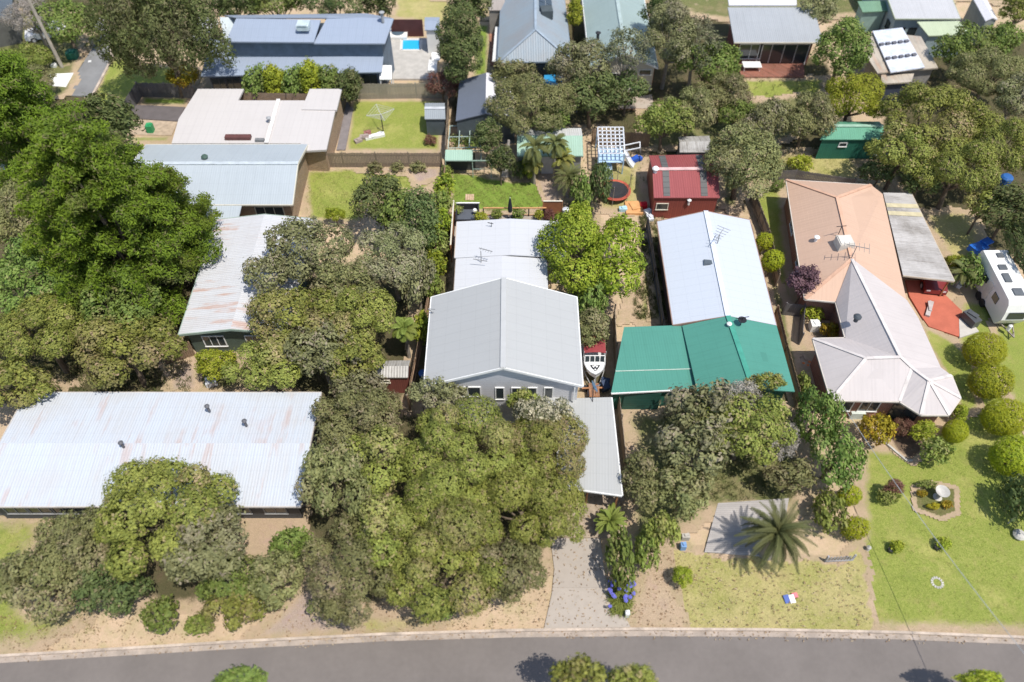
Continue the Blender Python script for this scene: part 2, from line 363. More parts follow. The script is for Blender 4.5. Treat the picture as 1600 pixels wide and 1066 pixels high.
def antenna(parent, p, h=1.4, w=1.2, rot=.5):
    p = Vector(p); mb = MB(); mb.tube([p, p+Vector((0, 0, h))], .03, 6); d = Vector((math.cos(rot), math.sin(rot), 0)); e = Vector((-d.y, d.x, 0)); t = p+Vector((0, 0, h))
    mb.beam(t-d*w/2, t+d*w/2, .04, .04)
    for i in range(6):
        q = t-d*w/2+d*w*i/5; l = .25+.06*i; mb.beam(q-e*l, q+e*l, .025, .025)
    return mb.build('antenna', mat('aerial_metal', (.22, .22, .22), .5), parent)
def flue(parent, p, r=.12, h=.5, name='flue', m=None):
    mb = MB(); mb.lathe(p, [(r, -.2), (r, h), (r*1.9, h+.02), (r*1.9, h+.08), (.02, h+.2)], 10); return mb.build(name, m or mat('flue_metal', (.3, .31, .32), .4), parent)
def whirly(parent, p, m=None):
    mb = MB(); mb.lathe(p, [(.16, -.2), (.16, .12), (.27, .18), (.3, .3), (.2, .42), (.02, .46)], 14); return mb.build('roof_vent', m or mat('vent_dark', (.07, .08, .09), .4), parent)
# ---------------------------------------------------------------- foliage
def leafmat(name, dark, light, dry, trans=.25, rough=.65):
    m, t, b = nmat(name); a1 = N(t, 'ShaderNodeAttribute'); a1.attribute_name = 'tint'; a2 = N(t, 'ShaderNodeAttribute'); a2.attribute_name = 'dry'
    c = mix(t, a1.outputs['Fac'], dark, light); c = mix(t, a2.outputs['Fac'], c, dry)
    oi = N(t, 'ShaderNodeObjectInfo'); hs = N(t, 'ShaderNodeHueSaturation'); t.links.new(c, hs.inputs['Color'])
    t.links.new(rng_(t, oi.outputs['Random'], 0, 1, .485, .51), hs.inputs['Hue']); t.links.new(rng_(t, oi.outputs['Random'], 0, 1, .85, 1.15), hs.inputs['Value'])
    t.links.new(hs.outputs[0], b.inputs['Base Color']); b.inputs['Roughness'].default_value = rough; b.inputs['Specular IOR Level'].default_value = .25
    tr = N(t, 'ShaderNodeBsdfTranslucent'); t.links.new(hs.outputs[0], tr.inputs[0]); ms = N(t, 'ShaderNodeMixShader'); ms.inputs[0].default_value = trans
    t.links.new(b.outputs[0], ms.inputs[1]); t.links.new(tr.outputs[0], ms.inputs[2]); t.links.new(ms.outputs[0], t.nodes['Material Output'].inputs[0]); return m
# n lobes, lobe radius ratio, lobe z-scale, leaf length, width ratio, coverage, normal jitter, dry share, spread, under
SP = {
 'moonah':  dict(lr0=1.35, sp=1.6, c=((.12,.15,.03),(.36,.38,.085),(.42,.32,.18)), n=26, lr=.30, lz=.8, leaf=.19, wr=.6, cov=2.4, jit=.5, dry=.22, gap=.0),
 'greyish': dict(c=((.135,.145,.06),(.32,.325,.15),(.38,.32,.24)), n=20, lr=.32, lz=.8, leaf=.22, wr=.55, cov=2.3, jit=.7, dry=.38, gap=.18),
 'teatree': dict(c=((.115,.13,.045),(.30,.30,.12),(.37,.30,.19)), n=18, lr=.33, lz=.8, leaf=.22, wr=.5, cov=2.3, jit=.7, dry=.3, gap=.2),
 'bright':  dict(c=((.10,.155,.015),(.36,.43,.04),(.46,.46,.08)), n=24, lr=.28, lz=.85, leaf=.26, wr=.6, cov=2.2, jit=.8, dry=.1, gap=.2),
 'green':   dict(c=((.09,.15,.03),(.25,.32,.075),(.30,.29,.12)), n=18, lr=.32, lz=.8, leaf=.24, wr=.6, cov=2.3, jit=.75, dry=.12, gap=.2),
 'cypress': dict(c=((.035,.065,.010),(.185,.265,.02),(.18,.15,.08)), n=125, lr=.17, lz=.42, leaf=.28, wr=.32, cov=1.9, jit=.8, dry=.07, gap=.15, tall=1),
 'weeping': dict(c=((.075,.105,.03),(.21,.23,.085),(.24,.20,.12)), n=34, lr=.20, lz=2.0, leaf=.34, wr=.35, cov=2.0, jit=.6, dry=.15, gap=.15, droop=1),
 'gum':     dict(c=((.09,.11,.06),(.24,.25,.13),(.28,.23,.16)), n=22, lr=.20, lz=.7, leaf=.26, wr=.4, cov=1.3, jit=1., dry=.2, gap=.3),
 'dark':    dict(c=((.06,.095,.03),(.175,.215,.07),(.24,.2,.11)), n=18, lr=.33, lz=.9, leaf=.26, wr=.5, cov=2.3, jit=.8, dry=.15, gap=.2),
 'topiary': dict(fine=1, c=((.20,.26,.018),(.42,.44,.02),(.36,.36,.04)), n=0, lr=1, lz=1, leaf=.10, wr=.6, cov=2.6, jit=.35, dry=.05, gap=0),
 'golden':  dict(c=((.26,.24,.02),(.52,.42,.03),(.45,.25,.03)), n=10, lr=.4, lz=.8, leaf=.17, wr=.6, cov=2.4, jit=.7, dry=.2, gap=0),
 'plum':    dict(c=((.11,.06,.07),(.23,.13,.15),(.30,.2,.2)), n=14, lr=.36, lz=.8, leaf=.18, wr=.6, cov=2.2, jit=.8, dry=.15, gap=.2),
 'cream':   dict(c=((.11,.13,.06),(.24,.24,.13),(.70,.65,.45)), n=14, lr=.34, lz=.8, leaf=.15, wr=.7, cov=2.6, jit=.6, dry=.75, gap=.05, mixdry=1),
 'silver':  dict(c=((.26,.24,.20),(.45,.41,.36),(.46,.40,.37)), n=12, lr=.34, lz=.75, leaf=.20, wr=.25, cov=1.3, jit=1., dry=.5, gap=.2),
 'shrub':   dict(c=((.11,.16,.03),(.31,.36,.08),(.34,.3,.13)), n=10, lr=.42, lz=.85, leaf=.17, wr=.6, cov=2.4, jit=.8, dry=.15, gap=.12),
 'lime':    dict(c=((.18,.24,.02),(.42,.46,.045),(.42,.40,.07)), n=10, lr=.42, lz=.85, leaf=.18, wr=.6, cov=2.3, jit=.8, dry=.15, gap=.12),
 'rust':    dict(c=((.13,.06,.045),(.24,.11,.08),(.3,.2,.12)), n=9, lr=.42, lz=.8, leaf=.16, wr=.5, cov=2.2, jit=.9, dry=.3, gap=.2),
}
LM = {k: leafmat('leaves_'+k, *v['c']) for k, v in SP.items()}
BARK = mat('bark', (.16, .125, .09), .9, .3, 3., bmp=.03); BARKG = mat('bark_grey', (.30, .27, .23), .9, .25, 3., bmp=.03)
def leaves_np(pos, nrm, L, wr, rng):
    n = len(pos); r = rng.normal(size=(n, 3)); t = np.cross(nrm, r); t /= np.linalg.norm(t, axis=1, keepdims=True)+1e-9; b = np.cross(nrm, t)
    l = (L*rng.uniform(.6, 1.35, n))[:, None]; w = l*wr
    V = np.stack([pos-t*l*.5, pos+b*w*.5+nrm*l*.05, pos+t*l*.5, pos-b*w*.5+nrm*l*.05], 1).reshape(-1, 3)
    return V, np.arange(n*4).reshape(-1, 4)
def dart(rx, ry, rz, r, rng, space, low=-.3, tries=1500):
    """lobe centres spread over an ellipsoid's upper surface, no two closer than space"""
    C = []; RR = []
    for _ in range(tries):
        z = rng.uniform(low, 1); a = rng.uniform(0, 2*math.pi); q = math.sqrt(max(0, 1-z*z)); rr = r*rng.uniform(.62, 1.3)
        k = rng.uniform(.86, 1.10)*(1+.10*math.sin(3*a+r*7+rx)+.07*math.sin(5*a+ry*9)); p = np.array([math.cos(a)*q*max(rx-rr*.8, rx*.3)*k, math.sin(a)*q*max(ry-rr*.8, ry*.3)*k, z*max(rz-rr*.6, rz*.3)*rng.uniform(.72, 1.15)])
        if all(np.linalg.norm(p-c) > space*(rr+s)*.5 for c, s in zip(C, RR)): C.append(p); RR.append(rr)
    return np.array(C), np.array(RR)
def crown(kind, rx, ry, rz, seed, leafscale=1.0, covs=1.0):
    s = SP[kind]; rng = np.random.default_rng(seed); Rm = (rx+ry)/2; jn = s.get('lobe', 1.)
    if s['n'] == 0: C = np.zeros((1, 3)); SC = np.array([[rx, ry, rz]]); lr = np.array([1.])
    elif s.get('tall'):
        n = int(s['n']*max(.5, min(2.4, (Rm/4.2)**1.6))); i = np.arange(n)+.5
        zz = rng.uniform(-1, .97, n); ang = i*2.39996+rng.normal(size=n)*.3; prof = np.clip((1-zz)/1.7, 0.02, 1)**.85*rng.uniform(.45, 1.08, n)**.7; zz = np.round((zz+1)*4.5)/4.5-1+rng.normal(size=n)*.03
        C = np.stack([np.cos(ang)*prof*rx*.86, np.sin(ang)*prof*ry*.86, zz*rz*.92], -1); lr = rng.uniform(.55, 1.0, n)*min(1.25, Rm*.28)
        SC = np.stack([lr*2.0, lr*.62, lr*.34], -1)
    else:
        r0 = min(s.get('lr0', 1.25), Rm*.46); C, lr = dart(rx, ry, rz, r0, rng, s.get('sp', 1.5)); SC = np.stack([lr, lr, np.minimum(lr*s['lz'], max(rz*.75, .2))], -1)
    P = []; Nn = []; T = []; D = []; leaf = s['leaf']*leafscale; la = leaf*leaf*s['wr']*.5; radial = bool(s.get('tall'))
    for j in range(len(C)):
        sc = SC[j]; area = 4*math.pi*((((sc[0]*sc[1])**1.6+(sc[0]*sc[2])**1.6+(sc[1]*sc[2])**1.6)/3)**(1/1.6))
        nt_ = int(area*s['cov']*covs*.62/la/5)+3; d = rng.normal(size=(nt_, 3)); d /= np.linalg.norm(d, axis=1, keepdims=True)
        if s['n']: out = C[j]/(np.linalg.norm(C[j])+1e-6)*.8+np.array([0, 0, .6])
        else: out = np.array([0, 0, .3])
        if radial: out = np.array([0, 0, 1.]); 
        ok = (d@out > -.40)|(rng.random(nt_) < .2)|(s['n'] == 0); d = d[ok]; nt2 = len(d)
        rad = np.where(rng.random(nt2) < (.95 if radial else .8), rng.uniform(.94, 1.05, nt2), rng.uniform(.6, .94, nt2))
        rad = rad*(1+.10*vnoise(d[:, 0]*3+j, d[:, 1]*3+d[:, 2]*2, j)*(0.25 if s['n'] == 0 else 1))
        off = d*sc*rad[:, None]
        if radial:
            th = math.atan2(C[j][1], C[j][0])+rng.normal()*.25; ct, st = math.cos(th), math.sin(th); tl = -.18
            off = np.stack([off[:, 0]*ct-off[:, 1]*st, off[:, 0]*st+off[:, 1]*ct, off[:, 2]+off[:, 0]*.25-.1*off[:, 0]**2], -1)
        p = C[j]+off
        if s.get('droop'): p[:, 2] -= sc[2]*.35
        keep = np.ones(nt2, bool)
        if len(C) > 1 and not radial:
            for q in range(len(C)):
                if q == j: continue
                if np.linalg.norm(C[q]-C[j]) > lr[q]+lr[j]+.3: continue
                e = (p-C[q])/SC[q]; keep &= ~((e*e).sum(1) < .80)
        keep &= p[:, 2] > -rz*.9
        if s['gap']: keep &= ~((vnoise(p[:, 0]*1.1, p[:, 1]*1.1+p[:, 2], seed) > .75-s['gap']) & (rng.random(nt2) < .8))
        p = p[keep]; d = d[keep]; k = 5
        if len(p) == 0: continue
        lt = rng.uniform(.2, .85); ldry = 1. if rng.random() < s['dry'] else 0.
        tt = np.clip(lt*.45+.55*rng.random(len(p)), 0, 1); patchn = vnoise(p[:, 0]*.8, p[:, 1]*.8, seed*1.7)
        dd = np.clip(ldry*rng.uniform(.1, .85, len(p))*(.45+.7*patchn) + (rng.random(len(p)) < .08)*.7, 0, 1)
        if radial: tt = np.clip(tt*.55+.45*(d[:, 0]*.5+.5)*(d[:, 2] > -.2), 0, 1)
        if s.get('mixdry'): dd = (rng.random(len(p)) < .55)*rng.uniform(.5, 1, len(p))*(d[:, 2] > -.1)
        pp = np.repeat(p, k, 0)+rng.normal(size=(len(p)*k, 3))*leaf*.5
        nn = np.repeat(d, k, 0)*1.0+np.array([0, 0, .3 if not s.get('droop') else -.1])+rng.normal(size=(len(p)*k, 3))*s['jit']*.5
        if s.get('droop'): nn[:, 2] *= .3
        nn /= np.linalg.norm(nn, axis=1, keepdims=True)+1e-9
        P.append(pp); Nn.append(nn); T.append(np.clip(np.repeat(tt, k)+rng.normal(size=len(pp))*.15, 0, 1)); D.append(np.repeat(dd, k))
    P = np.concatenate(P); Nn = np.concatenate(Nn); T = np.concatenate(T); D = np.concatenate(D)
    V, Q = leaves_np(P, Nn, leaf, s['wr'], rng); LEAFN[0] += len(Q)
    return npmesh('crown', V, Q, {'tint': np.repeat(T, 4), 'dry': np.repeat(D, 4)}, LM[kind]), C
LEAFN = [0]
CACHE = {}; NL = [0]
def tree(kind, px, py, w, h, zc, rz, label, cat='tree', name=None, unique=False, ls=1.0, trunk=True, group=None, seed=None, covs=1.0, base=0.):
    s = mpp(px, py, zc); c = W(px, py, zc); rx = w/2*s; hh = h/2*s; ry = math.sqrt(max((hh*hh-(rz*cp)**2), (hh*.35)**2))/sp
    ry = min(max(ry, rx*.45), rx*2.0) if not unique else max(ry, .3)
    Rm = (rx+ry)/2; b = 0 if unique else max(1, round(math.log(max(Rm, .3))/math.log(1.35)))
    NL[0] += 1; key = (kind, b, NL[0] % 2, round(math.log(rz/Rm)/math.log(1.6)))
    if unique: me, C = crown(kind, rx, ry, rz, seed or NL[0], ls, covs); sc = (1, 1, 1); CC = C
    else:
        if key not in CACHE: CACHE[key] = (crown(kind, rx, ry, rz, seed or NL[0], ls*(.8, 1.12, .95, 1.05)[NL[0] % 4], covs), (rx, ry, rz))
        (me, C), (a, bb, cc) = CACHE[key]; sc = (rx/a, ry/bb, rz/cc); CC = C*np.array(sc)
    nm = name or ('shrub' if cat in ('shrub', 'bush') else 'tree')
    root = thing(nm, label, cat, (c.x, c.y, base), group)
    o = bpy.data.objects.new('crown', me); COL.objects.link(o); o.parent = root; o.location = (0, 0, zc-base); o.scale = sc
    rnd = random.Random(NL[0]); mb = MB(); tr = max(.05, min(.34, Rm*.06)); top = zc-base-rz*.35
    if not trunk or top < .25:
        mb.tube([(0, 0, 0), (.02, .02, max(.2, zc-base))], [tr, tr*.6], 6)
    else:
        mid = Vector((rnd.uniform(-.1, .1)*Rm, rnd.uniform(-.1, .1)*Rm, top*.55)); f = Vector((mid.x*.7, mid.y*.7, top))
        mb.tube([(0, 0, -.1), mid, f], [tr*1.25, tr, tr*.8], 8)
    if trunk and len(CC) > 2:
        idx = list(range(len(CC))); rnd.shuffle(idx)
        ex = kind in ('greyish', 'silver', 'cypress', 'gum', 'teatree')
        for i in idx[:min(18 if ex else 9, len(idx))]:
            e = Vector(CC[i])*(1.18 if ex else .9)+Vector((0, 0, zc-base)); st = Vector((0, 0, max(.1, top*.6))) if top > .25 else Vector((0, 0, .1)); m_ = st.lerp(e, .5)+Vector((0, 0, -.08*Rm))
            mb.tube([st, m_, e], [tr*.6, tr*.4, tr*.15], 5, caps=False)
    me2 = bpy.data.meshes.new('trunk'); me2.from_pydata([tuple(v) for v in mb.v], [], mb.f); me2.materials.append(BARKG if kind in ('gum', 'silver', 'greyish') else BARK)
    me2.update(); t = bpy.data.objects.new('trunk' if cat == 'tree' else 'stem', me2); COL.objects.link(t); t.parent = root
    return root
def frondmesh(L, wid, curve, seed, mt, lw=.05, nleaf=26, vee=.35, droop=.6):
    rng = random.Random(seed); mb = MB(); pts = []
    for i in range(13):
        t = i/12; pts.append(Vector((L*t*(1-.18*t*curve), 0, L*(.42*t-(.42+.38*curve)*t*t)))); 
    mb.tube(pts[::2], [.035*(1-t/7)+.006 for t in range(7)], 4)
    for i in range(2, nleaf*2):
        t = .1+.9*(i//2)/nleaf; k = min(11.99, t*12); a = pts[int(k)].lerp(pts[int(k)+1], k-int(k)); d = (pts[int(k)+1]-pts[int(k)]).normalized(); s = 1 if i % 2 else -1
        ll = wid*math.sin(math.pi*min(1, .12+t*.86))**.6*rng.uniform(.85, 1.1); o = Vector((0, s, 0))*ll*.85+d*ll*.6+Vector((0, 0, ll*vee)); e = a+o; m_ = a+o*.5+Vector((0, 0, .06*ll)); e = e+Vector((0, 0, -droop*ll*.6))
        w = d*lw*.5
        mb.face([a-w, a+w, m_+w*1.1, m_-w*1.1]); mb.face([m_-w*1.1, m_+w*1.1, e])
    me = bpy.data.meshes.new('frond'); me.from_pydata([tuple(v) for v in mb.v], [], mb.f); me.materials.append(mt); me.update(); return me
def palm(px, py, z, L, n, label, mt, trunk_r=.15, lw=.05, wid=.5, curve=1., elev=(-.35, 1.1), seed=1, lean=(0, 0), tm=None, cat='palm tree', droop=.6, nleaf=26):
    c = W(px, py, z); root = thing('palm_tree', label, cat, (c.x, c.y, 0)); rnd = random.Random(seed)
    mb = MB(); mb.tube([(-lean[0], -lean[1], 0), (-lean[0]*.4, -lean[1]*.4, z*.5), (0, 0, z)], [trunk_r*1.2, trunk_r, trunk_r*1.05], 10); tk = mb.build('trunk', tm or BARKG); tk.parent = root
    ms = [frondmesh(L*rnd.uniform(.85, 1.1), wid, curve, seed*10+k, mt, lw, nleaf=nleaf, droop=droop) for k in range(4)]
    for i in range(n):
        o = bpy.data.objects.new('frond', ms[i % 4]); COL.objects.link(o); o.parent = root; o.location = (0, 0, z); q = (i/n); el = elev[1]+(elev[0]-elev[1])*q**.8
        o.rotation_euler = (rnd.uniform(-.15, .15), -el+.0, i*2.39996+rnd.uniform(-.15, .15))
    return root
# ================================================================ THE SETTING
gm_ = ground_mat()
def ground():
    mb = MB(); X = [-320, -90, -45, 0, 45, 90, 320]; Y = [-120, 0, 40, 80, 140, 420]
    for i in range(len(X)-1):
        for j in range(len(Y)-1): mb.face([(X[i], Y[j], 0), (X[i+1], Y[j], 0), (X[i+1], Y[j+1], 0), (X[i], Y[j+1], 0)])
    o = mb.build('ground', gm_); o['kind'] = 'structure'
ground()
GR = lawn_mat('lawn_green', (.16, .25, .035), (.42, .42, .13), .35)
GM = lawn_mat('lawn_mid', (.22, .29, .045), (.46, .44, .14), .38)
GD = lawn_mat('lawn_dry', (.33, .34, .09), (.54, .46, .21), .75)
GW = lawn_mat('weedy_ground', (.13, .165, .05), (.30, .26, .13), .5, .5, bare=.3)
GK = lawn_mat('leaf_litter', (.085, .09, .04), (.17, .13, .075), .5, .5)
GV = lawn_mat('lawn_vivid', (.16, .27, .035), (.33, .38, .09), .3)
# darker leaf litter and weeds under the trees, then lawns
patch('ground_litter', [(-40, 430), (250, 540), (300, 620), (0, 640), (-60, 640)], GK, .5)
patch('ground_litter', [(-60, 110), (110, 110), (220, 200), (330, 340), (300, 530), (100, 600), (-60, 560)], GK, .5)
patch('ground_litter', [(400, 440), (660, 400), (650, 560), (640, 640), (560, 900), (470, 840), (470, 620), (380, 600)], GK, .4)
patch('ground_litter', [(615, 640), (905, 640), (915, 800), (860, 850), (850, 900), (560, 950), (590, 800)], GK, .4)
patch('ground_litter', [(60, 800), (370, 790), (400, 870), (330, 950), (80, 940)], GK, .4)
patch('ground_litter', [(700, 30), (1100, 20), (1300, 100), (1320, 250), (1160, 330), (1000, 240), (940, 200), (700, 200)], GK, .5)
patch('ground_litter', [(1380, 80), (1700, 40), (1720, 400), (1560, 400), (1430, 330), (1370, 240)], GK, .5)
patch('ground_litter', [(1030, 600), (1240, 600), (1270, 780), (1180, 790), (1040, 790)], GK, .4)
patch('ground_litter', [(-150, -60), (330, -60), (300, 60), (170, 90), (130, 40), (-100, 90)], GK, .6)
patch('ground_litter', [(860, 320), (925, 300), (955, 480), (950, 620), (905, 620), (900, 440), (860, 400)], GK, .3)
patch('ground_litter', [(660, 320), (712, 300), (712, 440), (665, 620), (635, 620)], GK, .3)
patch('lawn', [(702, 268), (740, 272), (800, 284), (846, 280), (850, 300), (856, 326), (800, 333), (705, 328)], GV, .16, .15, .5)
patch('lawn', [(1045, 850), (1098, 862), (1180, 872), (1310, 880), (1345, 840), (1345, 700), (1420, 700), (1500, 640), (1490, 540), (1500, 470), (1545, 470), (1620, 560), (1640, 700), (1680, 990), (1400, 985), (1070, 980), (1050, 930)], GM, .22, .2)
patch('lawn_dry', [(1038, 858), (1100, 868), (1180, 872), (1310, 882), (1342, 850), (1352, 900), (1366, 990), (1072, 990), (1050, 930)], GD, .2, .35, .12)
patch('lawn', [(472, 266), (540, 262), (690, 268), (668, 300), (600, 300), (560, 350), (480, 345)], GM, .25, .2)
patch('lawn', [(548, 155), (692, 155), (692, 238), (537, 238)], GM, .25, .1)
patch('lawn', [(140, 158), (172, 88), (250, 100), (315, 112), (300, 140), (222, 135), (198, 186), (160, 180)], GM, .3, .4)
patch('lawn', [(60, 100), (120, 60), (160, 50), (110, 115), (60, 115)], GR, .3, .4)
patch('lawn', [(222, 150), (300, 152), (292, 167), (216, 166)], GV, .2, .1)
patch('lawn', [(203, 212), (268, 212), (266, 224), (203, 224)], GR, .2, .1)
patch('lawn', [(1176, 276), (1222, 280), (1228, 350), (1238, 470), (1215, 470), (1195, 380), (1172, 320)], GM, .22, .2)
patch('lawn', [(1160, 124), (1290, 122), (1290, 150), (1230, 165), (1150, 150)], GM, .3, .3)
patch('weedy_ground', [(1170, 240), (1345, 232), (1345, 290), (1180, 290)], GD, .3, .5, 1.5)
patch('weedy_ground', [(1430, 330), (1520, 330), (1545, 400), (1525, 430), (1490, 430), (1450, 350)], GD, .25, .4, 1.2)
patch('lawn', [(-60, 800), (80, 802), (60, 860), (40, 940), (150, 960), (60, 1015), (-60, 1030)], GM, .25, .5, 1.8)
patch('lawn', [(560, 960), (640, 955), (700, 975), (600, 1000), (540, 995)], GD, .22, .3, 1.2)
patch('lawn', [(1000, 418), (1022, 416), (1018, 505), (996, 505)], GR, .2, .1)
patch('lawn', [(620, -20), (770, -20), (765, 20), (690, 42), (612, 28)], GD, .3, .4)
patch('lawn', [(740, 38), (768, 38), (766, 120), (736, 122)], GV, .25, .1)
patch('weedy_ground', [(925, 255), (1005, 250), (1010, 320), (985, 335), (930, 330)], GD, .25, .3, 1.5)
patch('weedy_ground', [(255, 555), (380, 550), (400, 612), (270, 618)], GW, .25, .3, 1.2)
patch('weedy_ground', [(960, 640), (1040, 636), (1050, 790), (980, 790)], GW, .25, .3, 1.2)
patch('lawn', [(1436, 505), (1490, 535), (1520, 560), (1530, 640), (1505, 650), (1478, 590), (1450, 540)], GM, .22, .15, .5)
patch('lawn', [(1560, 470), (1700, 470), (1760, 760), (1620, 700), (1540, 560)], GM, .3, .3)
ASPH = mat('asphalt', (.175, .154, .140), .9, .09, .35, bmp=.01, spec=.2); ASPH2 = mat('asphalt_lane', (.215, .215, .215), .9, .12, .6, spec=.2)
CONC = boards('concrete', (.43, .375, .32), 'y', 3.1, .6, .85, .16, .004, .012); KERB = mat('kerb_concrete', (.46, .38, .31), .85, .3, 1.1); GRAV = mat('gravel_brown', (.36, .29, .22), .9, .25, 2.5, bmp=.03)
def strip(name, top, bot, m, h):
    mb = MB()
    T = [W(x, y) for x, y in top]; B = [W(x, y) for x, y in bot]
    for i in range(len(T)-1):
        a, b, c, d = B[i], B[i+1], T[i+1], T[i]; u = Vector((0, 0, h))
        mb.face([a+u, b+u, c+u, d+u]); mb.face([a, b, b+u, a+u]); mb.face([c, d, d+u, c+u])
    o = mb.build(name, m); o['kind'] = 'structure'; return o
kt = KT
strip('road', [(x, y+12) for x, y in kt], [(x if 0 <= x <= 1600 else x, y+330) for x, y in kt], ASPH, .03)
strip('kerb', kt, [(x, y+4) for x, y in kt], KERB, .17)
strip('gutter_channel', [(x, y+4.2) for x, y in kt], [(x, y+12.5) for x, y in kt], mat('channel_concrete', (.36, .30, .25), .85, .22, 1.2), .05)
slabg('far_verge', [(-300, 1420), (1900, 1420), (1900, 2200), (-300, 2200)], gm_, .02)
slabg('driveway', [(860, 842), (938, 842), (945, 900), (985, 981), (850, 983), (862, 930), (866, 890)], CONC, .02)
slabg('driveway', [(866, 760), (975, 760), (978, 841), (858, 841)], GRAV, .012)
patch('dirt_track', [(990, 830), (1040, 850), (1052, 900), (1070, 983), (985, 983), (998, 900)], lawn_mat('bare_dirt', (.50, .37, .25), (.56, .43, .30), .5), .2, .15, .8)
patch('dirt_track', [(480, 905), (520, 915), (560, 955), (560, 995), (380, 1005), (440, 950)], lawn_mat('bare_pink_dirt', (.44, .33, .26), (.52, .42, .35), .5), .2, .2, 1.)
patch('dirt_track', [(380, 800), (480, 800), (470, 860), (400, 880), (375, 850)], lawn_mat('bare_dirt', (.50, .37, .25), (.56, .43, .30), .5), .2, .2, .8)
patch('dirt_track', [(270, 580), (300, 565), (310, 580), (310, 614), (262, 614)], lawn_mat('bare_pink_dirt', (.44, .33, .26), (.52, .42, .35), .5), .2, .1, .8)
patch('dirt_track', [(1010, 400), (985, 500), (968, 505), (990, 440)], lawn_mat('bare_dirt', (.50, .37, .25), (.56, .43, .30), .5), .2, .1, .6)
patch('dirt_track', [(1240, 500), (1270, 500), (1280, 530), (1262, 560), (1250, 540)], lawn_mat('bare_dirt', (.50, .37, .25), (.56, .43, .30), .5), .2, .1, .5)
patch('garden_bed', [(585, 262), (690, 262), (688, 278), (650, 290), (640, 272), (560, 268)], lawn_mat('bare_pink_dirt', (.44, .33, .26), (.52, .42, .35), .5), .2, .1, .6)
patch('garden_bed', [(1380, 672), (1440, 668), (1450, 700), (1425, 722), (1400, 705)], lawn_mat('mulch', (.15, .10, .07), (.22, .16, .11), .5), .15, .05, .3)
patch('garden_bed', [(1430, 765), (1455, 758), (1490, 765), (1492, 800), (1470, 808), (1432, 795)], lawn_mat('weedy_bed', (.13, .16, .04), (.24, .20, .1), .5), .12, .04, .05)
patch('path', [(838, 272), (862, 272), (878, 318), (855, 322), (846, 298)], lawn_mat('path_sand', (.47, .36, .27), (.55, .43, .33), .5), .12, .04, .2)
slabg('side_street', [(100, 150), (142, 153), (174, 92), (162, 30), (140, 30), (156, 58)], ASPH2, .02)
slabg('side_kerb', [(142.5, 153), (146, 153), (178, 92), (166, 30), (162.5, 30), (174.6, 92)], KERB, .08)
slabg('concrete_pad', [(76, 118), (116, 116), (104, 138), (78, 136)], mat('pale_concrete', (.78, .77, .74), .8, .06), .06)
slabg('driveway', [(207, 165), (290, 169), (278, 191), (201, 186)], mat('dark_asphalt', (.13, .115, .115), .9, .1), .02)
slabg('path', [(200, 187), (278, 192), (269, 213), (199, 212)], mat('tan_gravel', (.42, .33, .24), .9, .2, 3.), .015)
slabg('path', [(542, 160), (552, 172), (540, 236), (526, 236)], mat('grey_paving', (.20, .18, .18), .9, .15), .03)
slabg('pool_paving', [(611, 62), (676, 62), (686, 126), (612, 126)], mat('pool_pavers', (.44, .42, .39), .85, .12, 2.), .10)
slabg('brick_terrace', [(1149, 96), (1255, 96), (1256, 123), (1158, 123)], brick('terrace_brick', (.30, .11, .07)), .12)
slabg('red_driveway', [(1414, 440), (1452, 440), (1502, 488), (1497, 528), (1450, 512), (1440, 498), (1420, 465)], mat('red_concrete', (.46, .13, .08), .8, .12, 1.), .04)
slabg('slab', [(1497, 500), (1512, 498), (1528, 520), (1498, 530)], mat('pale_pavers', (.5, .47, .42), .8, .1), .06)
slabg('brick_path', [(764, 40), (772, 40), (778, 104), (766, 104)], brick('path_brick', (.40, .18, .11)), .06)
slabg('orange_paving', [(962, 158), (1018, 150), (1022, 172), (970, 172)], brick('path_brick', (.40, .18, .11)), .05)
patch('weedy_ground', [(330, -80), (1760, -80), (1760, 20), (1500, 0), (1290, 30), (1110, 30), (1000, 0), (760, 10), (620, -10), (340, 20)], GW, .5)
patch('weedy_ground', [(1000, 170), (1160, 160), (1260, 150), (1270, 200), (1180, 240), (1150, 330), (1125, 320), (1115, 230), (1000, 235)], GW, .3)
patch('weedy_ground', [(1015, 340), (1030, 345), (1050, 500), (1020, 500)], GW, .25, .2, .5)
patch('weedy_ground', [(1190, 380), (1225, 470), (1260, 640), (1240, 640), (1212, 510)], GW, .25, .2, .5)
patch('weedy_ground', [(-60, 20), (140, 20), (110, 150), (-60, 180)], GW, .3)
patch('weedy_ground', [(980, 640), (1240, 640), (1260, 800), (1110, 800), (1040, 850), (985, 850)], GW, .25, .4, 1.2)
patch('weedy_ground', [(-900, -70), (2500, -70), (3200, -350), (-1600, -350)], GW, 2.0, 1.5, 3.)
# swimming pool water with coping
WM, t_, b_ = nmat('pool_water'); b_.inputs['Base Color'].default_value = (.03, .42, .78, 1); b_.inputs['Roughness'].default_value = .05
bump(t_, noise(t_, N(t_, 'ShaderNodeNewGeometry').outputs['Position'], 6), b_, .3, .03)
pp = [W(x, y) for x, y in ((628, 65), (658, 65), (658, 82), (627, 82))]
MB().prism([(p.x, p.y) for p in pp], .0, .24).build('pool_water', WM)['kind'] = 'structure'
mb = MB()
for i in range(4): a, b = pp[i], pp[(i+1) % 4]; mb.beam(a+Vector((0, 0, .24)), b+Vector((0, 0, .24)), .3, .08)
single(mb, 'pool_coping', mat('coping', (.62, .60, .56), .8, .06), 'pale stone coping round the small blue swimming pool', 'pool edge')
